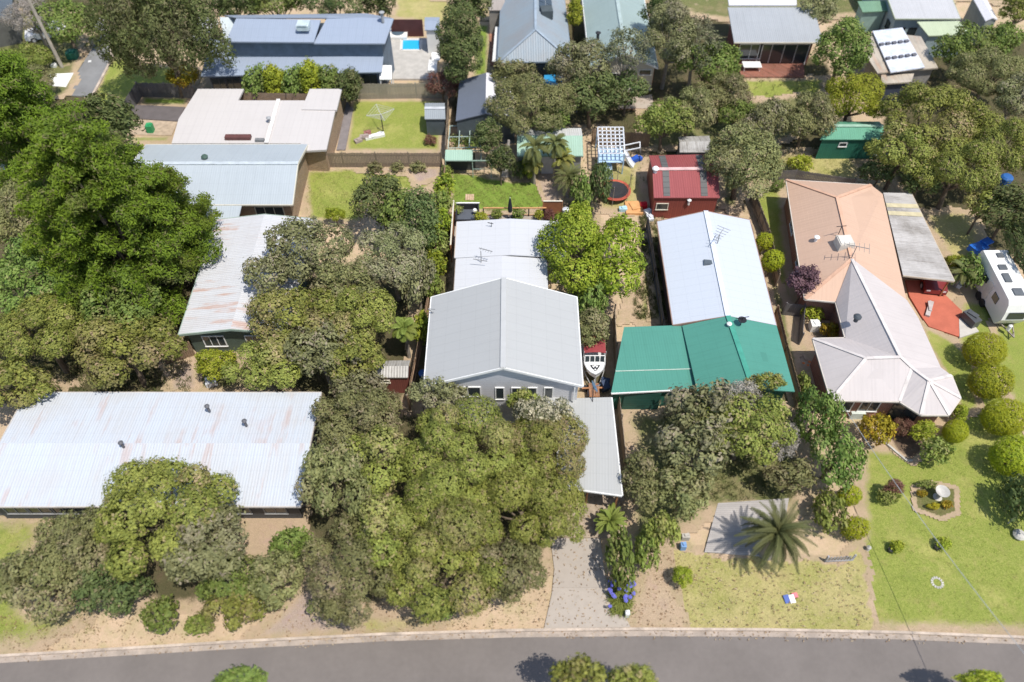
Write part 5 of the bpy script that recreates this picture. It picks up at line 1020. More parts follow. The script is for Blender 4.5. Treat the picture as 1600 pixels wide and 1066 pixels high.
po = thing('porch', 'narrow cream flat porch in front of the white sheeted roof', 'porch', W(1402, 125)); PQ = [W(1377, 131, 2.6), W(1424, 128, 2.6), W(1428.5, 115, 2.6), W(1377, 117, 2.6)]; MB().slab(PQ, .15).build('roof', MATS['roof_cream_stain'], po); walls(po, inset(PQ, .25), 0, 2.5, mat('wall_navy', (.05, .06, .09), .7))
# top left dark roof and white roof corner
z = 3.0; dr, drf, _, _ = box_shed('dark roofed house cut off at the upper left corner', [(-60, 45), (18, 30), (20, -10), (-60, -5)], z, .8, roofmat('roof_charcoal', (.10, .12, .14), stain=.15), mat('wall_dark', (.12, .12, .11), .8), 'house', 'house', .2, 'y')  # walls in one plain dark grey
MB().slab([W(-20, 272, 3), W(8, 266, 3), W(10, 256, 3), W(-20, 256, 3)], .1).build('x', WHT)
o = bpy.data.objects['x']; o.name = 'awning'; centre(o); tagp(o, 'scrap of white awning at the left edge behind the cypress', 'awning')
p1, p2, p3, p4 = W(722, 17, 3), W(790, 17, 3), W(785, -12, 3), W(762, -12, 3)
so_, sof, _, _ = box_shed('brownish roof peeping in at the top left of the slate blue hip roof', [(763, 16), (789, 16), (789, -8), (762, -8)], 3, .3, roofmat('roof_brownish', (.36, .32, .29), stain=.2), mat('wall_dim', (.3, .28, .26)), 'shed', 'shed', .1)
p = W(863, 128, 1.2); mb = MB(); mb.slab([p+Vector((-1, -.8, 0)), p+Vector((1, -.8, .1)), p+Vector((1, .9, .3)), p+Vector((-.8, .9, .2))], .05); mb.tube([p+Vector((0, 0, -1.2)), p], .04, 6); single(mb, 'shade_sail', mat('sail_blue', (.03, .25, .50), .6), 'small bright blue shade cover between the trees below the hip roof', 'shade cover')
p = W(1574, 277, 1.0); mb = MB(); mb.lathe((p.x, p.y, 0), [(.5, 0), (.55, 1.0), (.4, 1.15), (.1, 1.2)], 12); single(mb, 'water_drum', mat('drum_blue', (.03, .12, .35), .5), 'lone blue drum among the moonah trees at the right', 'drum')
# ================= FENCES
fence('low paling fence behind the lawn of the grey-blue house', [W(488, 262), W(690, 262)], 1.7, GRYT)
fence('paling fence between the blue-grey house and the cream house lawn', [W(530, 156), W(610, 155), W(692, 154)], 1.8, boards('fence_cream', (.36, .32, .26), 'x', .15))
fence('grey fence around the dark driveway of the cream house', [W(197, 212), W(198, 189), W(222, 152), W(306, 154)], 1.7, boards('fence_darkgrey', (.16, .15, .15), 'x', .15), style='paling')
fence('long fence between the two white roof houses, right side', [W(1243, 640), W(1222, 560), W(1208, 500)], 1.7, boards('fence_brown', (.28, .19, .12), 'x', .15))
fence('leaning paling fence behind the round olive bushes', [W(1212, 450), W(1196, 380), W(1172, 315)], 1.6, GRYT)
fence('old fence across the back by the climbing frame', [W(924, 226), W(1012, 232)], 1.7, boards('fence_brown', (.28, .19, .12), 'x', .15))
fence('thin fence beside the dark grey gable shed', [W(704, 130), W(697, 250)], 1.7, GRYT)
fence('low grey fence behind the terracotta roof', [W(1207, 283), W(1240, 282), W(1330, 296)], 1.2, boards('fence_darkgrey', (.16, .15, .15), 'x', .15))
fence('short timber fence below the rusty white roof', [W(262, 570), W(305, 556)], 1.6, boards('fence_brown', (.28, .19, .12), 'x', .15))
fence('dark fence beside the white blue gable house', [W(1040, 560), W(1022, 440), W(1010, 360)], 1.5, boards('fence_darkgrey', (.16, .15, .15), 'x', .15))
fence('small grey picket fence beside the big date palm', [W(1289, 879), W(1331, 877)], .8, mat('picket_grey', (.34, .34, .36), .7), style='picket', post_every=1.2)
fence('short garden fence beside the golden bush', [W(1222, 494), W(1250, 496), W(1246, 540)], 1.5, boards('fence_darkgrey', (.16, .15, .15), 'x', .15))
# ================= GARDEN THINGS
# timber deck on the front lawn
dd = [W(1121, 788), W(1232, 780), W(1215, 872), W(1100, 864)]; MB().prism([(p.x, p.y) for p in dd], 0, .16).build('front_platform', boards('bleached_deck', (.42, .39, .37), 'y', .14, .4, var=.2)); o = bpy.data.objects['front_platform']; o.name = 'platform'; centre(o); tagp(o, 'low bleached timber platform left of the date palm', 'deck')
# climbing frame
cf = thing('climbing_frame', 'white and blue lattice climbing frame with slides near the trampoline', 'play equipment', W(952, 262)); zz = 2.4; a, b, c, d = W(936, 240, zz), W(976, 240, zz), W(974, 199, zz), W(934, 199, zz); mb = MB(); bl = mat('play_blue', (.42, .58, .74), .5)
for i in range(7): f = i/6; mb.beam(a.lerp(b, f), d.lerp(c, f), .09, .07)
for i in range(8): f = i/7; mb.beam(a.lerp(d, f), b.lerp(c, f), .09, .07)
mb.build('lattice', mat('play_white', (.72, .74, .78), .5), cf)
for q in (a, b, c, d): MB().beam(q, Vector((q.x, q.y, 0)), .1, .1).build('post', bl, cf)
MB().slab([a-Vector((0, 0, 1.0)), b-Vector((0, 0, 1.0)), b.lerp(c, .55)-Vector((0, 0, 1.0)), a.lerp(d, .55)-Vector((0, 0, 1.0))], .06).build('floor', bl, cf)
def slide(p, q, m):
    mb = MB(); d = (q-p); s = d.cross(Vector((0, 0, 1))).normalized()*.28
    mid = p.lerp(q, .6)-Vector((0, 0, .15)); 
    for x, y in ((p, mid), (mid, q)): mb.slab([x-s, x+s, y+s, y-s], .04); mb.beam(x-s, y-s, .05, .22); mb.beam(x+s, y+s, .05, .22)
    mb.build('slide', m, cf)
slide(W(949, 240, 1.4), W(953, 284, .1), bl); slide(W(976, 238, 1.4), W(990, 260, .1), mat('play_white', (.72, .74, .78), .5))
mb = MB(); p = W(998, 226, 1.2); mb.beam(b.lerp(c, .3), W(1000, 222, 1.8), .08, .08); mb.beam(b.lerp(c, .1), W(1000, 231, 1.8), .08, .08); mb.beam(W(1000, 222, 1.8), W(1000, 231, 1.8), .08, .08); mb.beam(W(1000, 222, 1.8), W(1001, 240, 0), .07, .07); mb.build('monkey_bars', mat('play_white', (.72, .74, .78), .5), cf)
p = W(992, 249, .3); mb = MB(); mb.box(p, (.9, .5, .4), .6); mb.box(p+Vector((.5, .1, .05)), (.3, .4, .3), .6); single(mb, 'ride_on_toy', mat('toy_blue', (.03, .10, .45), .4), 'blue ride-on toy by the end of the white slide', 'toy')
# trampoline
tc = W(961, 297, .75); tp = thing('trampoline', 'round trampoline with an orange-red padded rim and black mat', 'trampoline', (tc.x, tc.y, 0)); mb = MB(); n = 28; R0, R1 = 1.42, 1.16
for i in range(n):
    a0, a1 = 2*math.pi*i/n, 2*math.pi*(i+1)/n; f = lambda r, a, z: tc+Vector((r*math.cos(a), r*math.sin(a), z)); mb.face([f(R1, a0, .03), f(R0, a0, .03), f(R0, a1, .03), f(R1, a1, .03)]); mb.face([f(R0, a0, -.04), f(R0, a1, -.04), f(R0, a1, .03), f(R0, a0, .03)])
mb.build('pad', mat('pad_red', (.52, .11, .07), .6, .12), tp); MB().lathe(tc, [(R1+.02, -.01), (R1+.02, .0), (.02, -.03)], 28).build('mat', mat('mat_black', (.035, .035, .04), .7), tp)
for i in range(6): a0 = i*math.pi/3+.3; MB().tube([tc+Vector((1.38*math.cos(a0), 1.38*math.sin(a0), -.75)), tc+Vector((1.4*math.cos(a0), 1.4*math.sin(a0), 1.5))], .03, 6).build('leg', GT, tp)
NET, tn_, bn_ = nmat('safety_net'); bn_.inputs['Base Color'].default_value = (.05, .055, .05, 1); bn_.inputs['Alpha'].default_value = .18
mb = MB()
for i in range(n): a0, a1 = 2*math.pi*i/n, 2*math.pi*(i+1)/n; mb.face([f(1.38, a0, .02), f(1.38, a1, .02), f(1.38, a1, 1.5), f(1.38, a0, 1.5)])
mb.build('net', NET, tp)
def lump(px, py, z, sz, m, name, label, cat, rz=0., extra=None, group=None):
    p = W(px, py, 0); mb = MB(); mb.box((p.x, p.y, sz[2]/2+z), sz, rz); mb.box((p.x+sz[0]*.1, p.y+sz[1]*.1, z+sz[2]+.04), (sz[0]*.6, sz[1]*.6, .1), rz+.3)
    if extra: extra(mb, p)
    return single(mb, name, m, label, cat, group)
lump(990, 327, 0, (1.5, 1.6, .25), mat('play_orange', (.62, .33, .14), .7), 'play_mat', 'orange play mat between the trampoline and maroon shed', 'play mat')
lump(1005, 325, 0, (.6, .5, .5), mat('toy_red', (.55, .02, .03), .4), 'toy_car', 'bright red toy beside the orange mat', 'toy')
lump(1012, 335, 0, (.6, .6, .4), WHT, 'stool', 'white plastic seat nearer the red toy', 'seat', .4)
lump(1015, 344, 0, (.5, .7, .4), mat('pale_plastic', (.6, .62, .66), .4), 'plastic_tub', 'grey-white plastic tub near the corner of the blue-white roof', 'tub', .2)
lump(1026, 334, 0, (.3, .3, .5), mat('toy_pink', (.6, .15, .25), .5), 'toy_pram', 'small pink toy by the maroon shed wall', 'toy')
lump(973, 330, 0, (.7, .4, .4), mat('toy_paleblue', (.4, .6, .7), .5), 'toy', 'pale blue toy left of the orange mat', 'toy')
lump(237, 207, 0, (.6, .6, .9), mat('bin_green', (.04, .30, .12), .5), 'wheelie_bin', 'wheelie bin with a bright green lid on the tan driveway', 'bin')
lump(205, 199, 0, (.5, .5, .8), BLK, 'wheelie_bin', 'black bin in the corner of the grey fence', 'bin')
lump(485, 264, 0, (.9, .5, .5), mat('toy_paleblue', (.4, .6, .7), .5), 'paddling_pool', 'small pale blue tub at the end of the low paling fence', 'tub')
lump(1066, 857, 0, (.35, .35, .6), mat('bucket_blue', (.18, .32, .55), .5), 'bucket', 'pale blue bucket beside the dirt track', 'bucket')
lump(1070, 842, 0, (.5, .3, .5), mat('stone_pale', (.45, .42, .37), .8), 'letterbox', 'pale stone post box near the blue bucket', 'letterbox')
lump(979, 963, 0, (.25, .25, .7), WHT, 'letterbox', 'white letterbox at the foot of the blue flower bed', 'letterbox')
lump(1270, 515, 0, (.7, .7, .8), WHT, 'barbecue_cover', 'white covered barbecue beside the golden round bush', 'barbecue')
lump(1450, 486, 0, (.35, 1.7, .35), mat('scooter_grey', (.45, .40, .38), .5), 'garden_trolley', 'thin grey trolley standing on the red driveway', 'trolley', -.5)
lump(1512, 505, 0, (.7, 1.3, .9), mat('bbq_dark', (.08, .085, .09), .4), 'barbecue', 'dark barbecue on pale pavers by the red driveway corner', 'barbecue', .4)
lump(1500, 443, 0, (1.3, .6, .35), WHT, 'kayak', 'small white dinghy by the end of the patio roof', 'dinghy', .7)
lump(1335, 648, 0, (1.0, .8, .7), mat('table_pale', (.55, .6, .56), .5), 'garden_table', 'pale garden table under the beige roof edge', 'table')
lump(332, 600, 0, (.8, .7, .5), mat('pale_plastic', (.6, .62, .66), .4), 'white_crate', 'white crate behind the big rust streaked roof', 'crate', .3)
lump(140, 98, 0, (.5, .5, .05), WHT, 'road_patch', 'small pale square on the side street', 'board')
lump(116, 92, 0, (1.0, .9, .9), mat('bin_deepgreen', (.02, .13, .09), .5), 'green_box', 'dark green box on the verge beside the side street', 'box')
lump(86, 106, 0, (.5, .4, .4), WHT, 'meter_box', 'little white box near the utility pole base', 'box')
lump(570, 217, 0, (.9, .5, .35), mat('stone_mix', (.33, .27, .24), .8), 'garden_rock', 'garden rock, middle of the three on the cream house lawn', 'rock')
lump(560, 222, 0, (.7, .5, .3), mat('stone_mix', (.33, .27, .24), .8), 'garden_rock', 'garden rock nearest the grey paving on the cream house lawn', 'rock', .6)
lump(586, 215, 0, (1.9, .5, .3), WHT, 'bench', 'white low bench on the lawn near the clothes line', 'bench', .35)
lump(575, 212, 0, (.7, .6, .4), mat('stone_red', (.28, .13, .11), .8), 'garden_rock', 'reddish garden rock next to the white bench', 'rock', .2)
# clothes line, poles
p = W(599, 206, 0); hl = thing('clothes_line', 'rotary clothes line standing on the cream house lawn', 'clothes line', p); MB().tube([p, p+Vector((0, 0, 2.0))], .05, 8).build('pole', BLK, hl); mb = MB(); q = p+Vector((0, 0, 2.0))
for i in range(4):
    a0 = i*math.pi/2+.4; mb.beam(q, q+Vector((1.4*math.cos(a0), 1.4*math.sin(a0), .25)), .04, .04)
    for r in (.5, .8, 1.1, 1.4): a1 = a0+math.pi/2; mb.beam(q+Vector((r*math.cos(a0), r*math.sin(a0), .25*r/1.4)), q+Vector((r*math.cos(a1), r*math.sin(a1), .25*r/1.4)), .02, .02)
mb.build('line_head', mat('galv', (.5, .5, .5), .4), hl)
p = W(98, 107, 0); ht = 9.5; up = thing('utility_pole', 'tall pale timber utility pole with a crossarm beside the side street', 'utility pole', p); MB().tube([p, p+Vector((0, 0, ht))], [.2, .13], 10).build('pole', mat('pole_wood', (.42, .38, .32), .8, .2), up)
MB().beam(p+Vector((-1.4, .2, ht-.9)), p+Vector((1.6, -.1, ht-.9)), .12, .14).build('crossarm', mat('pole_wood', (.42, .38, .32)), up)
mb = MB()
for x in (-1.3, -.6, .8, 1.5): mb.lathe(p+Vector((x, 0, ht-.83)), [(.06, 0), (.09, .12), (.04, .2)], 8)
mb.build('insulator', WHT, up)
def wire(a, b, sag, r, label, m):
    pts = [a.lerp(b, t/14)-Vector((0, 0, sag*4*(t/14)*(1-t/14))) for t in range(15)]; single(MB().tube(pts, r, 5), 'power_line', m, label, 'cable')
wire(W(1312, 626, 3.0), Vector((W(1640, 1060, 6.5).x, 9.0, 7.6)), .6, .02, 'pale service cable running from the beige roof down to the street', mat('cable_grey', (.35, .37, .38), .5))
p0 = p+Vector((-1.2, 0, ht-.75)); wire(p0, p0+Vector((-40, -14, .5)), 1.0, .025, 'power line leaving the utility pole to the left edge', mat('cable_dark', (.08, .08, .08), .5)); 
p = W(1575, 818, 0); q = W(1561, 768, 2.6); MB_ = MB(); MB_.tube([(p.x, p.y, 0), (p.x, p.y, 2.6)], .04, 8); MB_.lathe((p.x, p.y, 2.5), [(.08, 0), (.1, .2), (.02, .25)], 8); single(MB_, 'garden_post', mat('galv', (.5, .5, .5)), 'slim metal garden post beside the dark shrub at the right edge', 'post')
# bird bath bed, ornaments, For-sale style flag
p = W(1464, 778, 0); bb = thing('bird_bath', 'stone bird bath in the round flower bed on the front lawn', 'bird bath', p); stn = mat('stone_grey', (.46, .44, .40), .8, .2)
MB().lathe(p, [(.28, 0), (.3, .1), (.12, .2), (.1, .7), (.2, .78)], 14).build('pedestal', stn, bb); MB().lathe(p+Vector((0, 0, .75)), [(.12, 0), (.42, .12), (.46, .2), (.4, .18), (.2, .1), (.02, .09)], 18).build('basin', stn, bb)
p = W(1464, 911, 0); MB_ = MB()
for i in range(14): a0 = 2*math.pi*i/14; MB_.box((p.x+.32*math.cos(a0), p.y+.32*math.sin(a0), .03), (.15, .10, .08), a0)
single(MB_, 'stone_ring', stn, 'small ring of pale stones on the lower right lawn', 'stone ring')
for i, (x, y, lb) in enumerate(((1390, 861, 'left little potted shrub on the lawn, casting a dark shadow'), (1462, 857, 'right little potted shrub on the lawn below the cable'))):
    p = W(x, y, 0); rt = thing('potted_plant', lb, 'potted plant', p); MB().lathe(p, [(.16, 0), (.22, .35), (.18, .35)], 12).build('pot', mat('pot_black', (.04, .04, .045), .5), rt); me, C = crown('lime', .38, .38, .35, 50+i, .7); o = bpy.data.objects.new('foliage', me); COL.objects.link(o); o.parent = rt; o.location = (.3, .1, .5)
p = W(1234, 936, 0); sg = thing('lawn_sign', 'small flat sign in blue, white and pink lying on the dry lawn', 'sign', p)
MB().box(p+Vector((-.22, -.05, .12)), (.34, .5, .05), .2, rx=.2).build('blue_panel', mat('sign_blue', (.05, .10, .35), .5), sg); MB().box(p+Vector((.1, -.05, .13)), (.32, .5, .05), .2, rx=.2).build('white_panel', WHT, sg); MB().box(p+Vector((.32, .18, .14)), (.34, .3, .05), .2, rx=.2).build('pink_panel', mat('sign_pink', (.65, .15, .18), .5), sg)
p = W(1355, 859, 0); MB_ = MB(); MB_.lathe(p, [(.14, 0), (.1, .2), (.16, .35), (.02, .5)], 8); single(MB_, 'garden_ornament', stn, 'little pale ornament on the lawn right of the picket fence', 'ornament')
p = W(1590, 838, 0); MB_ = MB(); MB_.lathe(p, [(.3, 0), (.42, .25), (.3, .4), (.02, .42)], 10); single(MB_, 'garden_rock', stn, 'pale rock at the right edge of the front lawn', 'rock')
MB_ = MB(); ps_ = [W(x, y, 0) for x, y in ((1380, 691), (1398, 707), (1416, 722), (1424, 721))]
for a, b in zip(ps_[:-1], ps_[1:]): MB_.beam(a+Vector((0, 0, .1)), b+Vector((0, 0, .1)), .14, .2)
single(MB_, 'garden_edging', stn, 'pale stone edging of the triangular bed by the golden bush', 'edging')
# metal shrub-bed pipes left of the dark narrow greenhouse frame
gf_ = thing('trellis', 'open pale pipe frame over green plants below the dark gable shed', 'garden frame', W(725, 225)); mb = MB(); a, b, c, d = W(700, 232, 1.5), W(750, 230, 1.5), W(750, 197, 1.5), W(703, 197, 1.5)
for i in range(4): mb.beam(a.lerp(b, i/3), d.lerp(c, i/3), .07, .07)
for i in range(3): mb.beam(a.lerp(d, i/2), b.lerp(c, i/2), .07, .07)
for q in (a, b, c, d): mb.beam(q, Vector((q.x, q.y, 0)), .06, .06)
mb.build('pipe_frame', mat('pipe_mint', (.36, .45, .40), .5), gf_)
# ================================================================ TREES (kind, crown centre x, y, width, height in the photo, centre height, half height, label)
T = [
 # the mass in front of the main house
 ('moonah', 735, 716, 228, 176, 4.4, 2.4, 'broad domed moonah directly in front of the weatherboard gable', dict(unique=True, ls=.62, seed=11)),
 ('moonah', 852, 712, 142, 150, 4.0, 2.0, 'moonah overlapping the left edge of the grey carport roof', dict(unique=True, ls=.62, seed=12)),
 ('moonah', 700, 815, 170, 130, 4.2, 2.2, 'dense rounded moonah at the lower left of the front block', dict(unique=True, ls=.62, seed=13)),
 ('moonah', 818, 790, 150, 110, 4.2, 2.0, 'olive moonah above the top of the concrete driveway', dict(unique=True, ls=.62, seed=14)),
 ('moonah', 868, 806, 96, 92, 3.2, 1.5, 'smaller moonah clump hanging over the gravel by the carport mouth', dict(unique=True, ls=.62, seed=15)),
 ('cream', 846, 646, 92, 58, 4.9, 1.4, 'tree covered in cream blossom beside the house windows', dict(unique=True, ls=.8, seed=16)),
 ('moonah', 820, 627, 48, 30, 4.6, 1.0, 'small olive green treetop under the third narrow window', {}),
 ('greyish', 686, 618, 88, 50, 4.6, 1.4, 'grey-brown treetop at the left corner of the weatherboard gable', dict(unique=True, ls=.8, seed=17)),
 ('moonah', 690, 905, 190, 120, 3.6, 1.9, 'low moonah spilling towards the road verge left of the driveway', dict(unique=True, ls=.85, seed=18)),
 ('teatree', 795, 890, 120, 90, 3.2, 1.6, 'grey-green tea tree at the left edge of the concrete driveway', dict(unique=True, ls=.85, seed=19)),
 ('teatree', 550, 880, 150, 150, 3.8, 2.0, 'tall grey-green tea tree beside the pink dirt track', dict(unique=True, ls=.85, seed=20)),
 ('green', 690, 944, 64, 50, 1.8, 1.2, 'round green bush at the front tip of the moonah thicket', {}),
 ('teatree', 512, 948, 50, 38, 1.5, 1.0, 'small grey bush at the dirt track corner', {}),
 ('moonah', 600, 830, 80, 110, 4.2, 1.8, 'moonah filling the gap left of the front block', {}),
 # left middle cluster
 ('greyish', 485, 388, 138, 95, 5.2, 2.0, 'grey-brown tree spreading over the upper rusty roof', {}),
 ('greyish', 612, 400, 108, 105, 5.0, 2.0, 'purplish grey tree left of the boundary hedge', {}),
 ('greyish', 420, 425, 70, 60, 4.8, 1.3, 'small grey treetop resting over the middle of the rusty roof', {}),
 ('teatree', 540, 445, 110, 80, 5.0, 1.8, 'grey-green treetop in the centre of the left grove', {}),
 ('moonah', 455, 500, 150, 110, 4.8, 2.0, 'olive tree covering the lower right corner of the rusty roof', {}),
 ('moonah', 560, 490, 110, 100, 5.0, 2.0, 'bright olive treetop right of centre in the left grove', {}),
 ('greyish', 500, 545, 130, 80, 4.4, 1.8, 'greyish crown low in the left grove', {}),
 ('moonah', 420, 570, 130, 80, 3.6, 1.7, 'olive tree above the red-brown end of the big rusty roof', {}),
 ('moonah', 550, 555, 90, 80, 4.0, 1.7, 'olive crown just left of the little red-brown shed', {}),
 ('lime', 340, 568, 62, 52, 2.2, 1.2, 'yellow-green bush behind the big rust streaked roof', {}),
 ('dark', 596, 312, 90, 80, 4.0, 1.8, 'dark green tree below the low paling fence', {}),
 ('green', 620, 330, 60, 60, 4.4, 1.5, 'bright green crown right of the dark tree on the left lawn', {}),
 ('dark', 655, 345, 56, 120, 4.2, 2.0, 'narrow dark tree along the left boundary hedge', {}),
 ('lime', 525, 336, 32, 22, 1.2, .8, 'small bright shrub on the lawn above the rusty roof', {}),
 ('greyish', 650, 430, 50, 110, 4.0, 1.6, 'tall grey bush against the left boundary', {}),
 # right end of the big roof
 ('teatree', 560, 655, 140, 100, 4.0, 2.0, 'grey-green tree at the top right of the big rusty roof', {}),
 ('moonah', 590, 715, 110, 120, 4.2, 2.0, 'olive tree between the big rusty roof and the front moonah', {}),
 ('teatree', 525, 745, 120, 120, 4.4, 2.0, 'tea tree hiding the lower right corner of the big rusty roof', {}),
 ('greyish', 560, 605, 90, 50, 3.2, 1.2, 'grey-green canopy below the little red-brown shed', {}),
 # lower left
 ('moonah', 250, 800, 220, 160, 4.6, 2.4, 'big round moonah in front of the large rusty roof', dict(unique=True, ls=1.0, seed=21)),
 ('greyish', 318, 850, 120, 130, 4.0, 2.0, 'grey patched crown on the right side of the big round moonah', {}),
 ('teatree', 120, 850, 130, 110, 3.4, 1.8, 'pale tea tree at the left front of the large rusty roof', {}),
 ('teatree', 75, 905, 140, 110, 2.6, 1.5, 'wide pale bush above the left verge', {}),
 ('dark', 170, 920, 110, 75, 2.4, 1.4, 'dark shrub mass under the big round moonah', {}),
 ('green', 250, 962, 56, 50, 1.3, .9, 'round green bush nearest the kerb on the left', {}),
 ('green', 365, 900, 110, 70, 2.0, 1.2, 'bright green shrub right of the big round moonah', {}),
 ('moonah', 368, 948, 90, 60, 1.6, 1.1, 'olive bush close to the left kerb', {}),
 ('shrub', 312, 975, 40, 34, .9, .7, 'little green bush beside the left kerb', {}),
 ('teatree', 432, 905, 85, 80, 2.4, 1.4, 'silvery bush beside the pink dirt track', {}),
 ('green', 455, 850, 70, 50, 2.0, 1.2, 'bright green shrub under the eave end of the rusty roof', {}),
 ('teatree', 20, 895, 60, 60, 2.0, 1.2, 'pale bush at the left edge above the verge', {}),
 # left giant cypress group
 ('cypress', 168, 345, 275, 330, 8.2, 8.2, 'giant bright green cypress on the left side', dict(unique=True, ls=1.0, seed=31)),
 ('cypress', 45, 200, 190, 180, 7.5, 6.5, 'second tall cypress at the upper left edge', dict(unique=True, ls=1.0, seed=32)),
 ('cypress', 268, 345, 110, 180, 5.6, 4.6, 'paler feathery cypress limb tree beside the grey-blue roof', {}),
 ('dark', 170, 195, 80, 90, 5.5, 2.5, 'dark grey-green tree between side street and grey fence', {}),
 ('teatree', 35, 330, 100, 110, 5.0, 2.2, 'grey-green tree at the left edge below the second cypress', {}),
 ('green', 60, 430, 150, 120, 5.0, 2.3, 'soft green tree at the left edge below the giant cypress', {}),
 ('moonah', 60, 520, 170, 110, 4.6, 2.2, 'olive tree at the left edge above the big rusty roof', {}),
 ('moonah', 190, 545, 170, 110, 4.4, 2.1, 'olive tree behind the left part of the big rusty roof', {}),
 ('green', 190, 480, 130, 90, 4.8, 2.0, 'mid green crown between cypress and olive trees', {}),
 ('moonah', 20, 600, 110, 80, 4.0, 1.8, 'olive tree beside the left end of the big rusty roof', {}),
 # top left
 ('weeping', 245, 45, 185, 130, 7.5, 5.0, 'large dark weeping tree at the top of the side street', dict(unique=True, ls=1.1, seed=41)),
 ('green', 100, 35, 90, 70, 3.6, 2.0, 'green tree with pale blossom beside the utility pole', {}),
 ('silver', 50, 25, 80, 60, 4.0, 2.0, 'bare twiggy grey tree at the top left corner', {}),
 ('shrub', 40, 90, 70, 50, 1.6, 1.1, 'olive bush at the upper left near the concrete pad', {}),
 ('teatree', 40, 125, 90, 50, 2.5, 1.4, 'grey-green bush left of the white concrete pad', {}),
 ('golden', 287, 120, 44, 40, 1.8, 1.2, 'bright golden yellow bush by the grey fence', {}),
 ('dark', 360, 5, 80, 50, 5, 2.5, 'dark treetop behind the left of the blue-grey house', {}),
 ('green', 430, 3, 90, 40, 5, 2.4, 'green treetop behind the middle of the blue-grey house', {}),
 ('dark', 520, 4, 100, 40, 5, 2.4, 'dark treetop behind the right of the blue-grey house', {}),
 ('dark', 590, 6, 50, 40, 4.5, 2.2, 'narrow dark tree behind the pool end of the blue-grey house', {}),
 ('green', 400, 130, 42, 52, 2.6, 1.7, 'first leafy screen shrub from the left behind the cream roof', dict(group='leafy screen shrubs behind the cream roof')),
 ('lime', 430, 128, 38, 48, 2.6, 1.7, 'second leafy screen shrub, yellow tinged, behind the cream roof', dict(group='leafy screen shrubs behind the cream roof')),
 ('green', 460, 130, 40, 50, 2.6, 1.7, 'third leafy screen shrub behind the cream roof', dict(group='leafy screen shrubs behind the cream roof')),
 ('lime', 488, 124, 36, 56, 2.8, 1.9, 'tallest lime screen shrub behind the cream roof', dict(group='leafy screen shrubs behind the cream roof')),
 ('green', 515, 130, 36, 48, 2.6, 1.7, 'fifth leafy screen shrub behind the cream roof', dict(group='leafy screen shrubs behind the cream roof')),
 ('dark', 543, 136, 40, 48, 2.4, 1.7, 'dark rounded screen shrub at the right end above the lawn fence', dict(group='leafy screen shrubs behind the cream roof')),
 ('dark', 720, 70, 64, 130, 5.5, 3.5, 'tall dark tree between the pool and the slate hip roof', {}),
 ('rust', 692, 132, 50, 44, 2.4, 1.4, 'reddish brown shrub at the right end of the paling fence', {}),
 ('rust', 716, 105, 24, 40, 2.4, 1.5, 'maroon columnar shrub beside the green strip', {}),
 ('dark', 735, 8, 60, 40, 5., 2.4, 'dark treetop at the top edge left of the hip roof', {}),
 # top centre
 ('teatree', 830, 165, 130, 100, 4.6, 2.4, 'wide grey-green tree above the mint shed roof', {}),
 ('teatree', 800, 118, 70, 44, 3.8, 1.6, 'grey-green tree in front of the slate blue hip roof', {}),
 ('greyish', 905, 105, 90, 80, 5.0, 2.4, 'greyish tree between the slate roof and the green roof', {}),
 ('dark', 925, 150, 100, 70, 3.6, 2.0, 'dark tree behind the climbing frame', {}),
 ('green', 860, 190, 60, 40, 3.2, 1.5, 'green shrub crown just behind the mint shed roof', {}),
 ('gum', 978, 78, 76, 62, 6.5, 1.8, 'airy gum tree in front of the pale green gable roof', dict(unique=True, ls=1.0, seed=51)),
 ('lime', 898, 22, 22, 50, 3.5, 1.8, 'narrow yellow-green shrub between the two top roofs', {}),
 ('dark', 980, 140, 60, 50, 3., 1.6, 'dark bushy tree against the cream end wall', {}),
 # top right belt
 ('greyish', 1048, 55, 70, 110, 6.0, 3.0, 'grey tree left of the red brick house', {}),
 ('gum', 1090, 70, 70, 90, 5.5, 2.4, 'twiggy grey gum close to the red brick house wall', {}),
 ('dark', 1030, 20, 50, 60, 6., 2.5, 'dark tree at the top edge right of the green gable', {}),
 ('green', 1105, 100, 110, 60, 4.2, 2.0, 'green tree at the left end of the brick terrace', {}),
 ('teatree', 1130, 145, 90, 60, 3.6, 1.8, 'olive tree below the brick terrace', {}),
 ('shrub', 1040, 190, 90, 60, 3.4, 1.8, 'yellow-flecked tree behind the small mottled shed', {}),
 ('teatree', 1080, 170, 80, 70, 3.8, 1.8, 'grey-green tree at the centre of the back gardens', {}),
 ('teatree', 1163, 250, 112, 120, 4.4, 2.3, 'tall grey-green tree right of the maroon shed', dict(unique=True, seed=52)),
 ('green', 1150, 175, 60, 44, 2.6, 1.3, 'bright green shrub between the back garden trees', {}),
 ('greyish', 1205, 185, 80, 60, 3.2, 1.6, 'grey twiggy tree above the weedy clearing', {}),
 ('teatree', 1262, 180, 90, 76, 3.6, 1.9, 'rounded olive tree left of the dark green shed', {}),
 ('green', 1316, 78, 84, 92, 4.6, 2.6, 'large rounded bright green tree right of the brick house', dict(unique=True, seed=53)),
 ('lime', 1335, 155, 90, 84, 3.6, 2.0, 'yellow-green tree behind the dark green shed', {}),
 ('greyish', 1278, 18, 60, 40, 4., 2., 'greyish treetop at the top edge right of the brick house', {}),
 ('moonah', 1460, 185, 150, 120, 5.0, 2.5, 'biggest moonah in the right hand thicket', dict(unique=True, seed=54, ls=1.1)),
 ('moonah', 1412, 235, 90, 90, 4.4, 2.0, 'moonah leaning by the open end of the dark green shed', {}),
 ('moonah', 1500, 265, 120, 100, 4.4, 2.2, 'moonah low in the middle of the right hand thicket', {}),
 ('dark', 1440, 280, 60, 50, 3.0, 1.4, 'dark bush behind the weathered patio roof', {}),
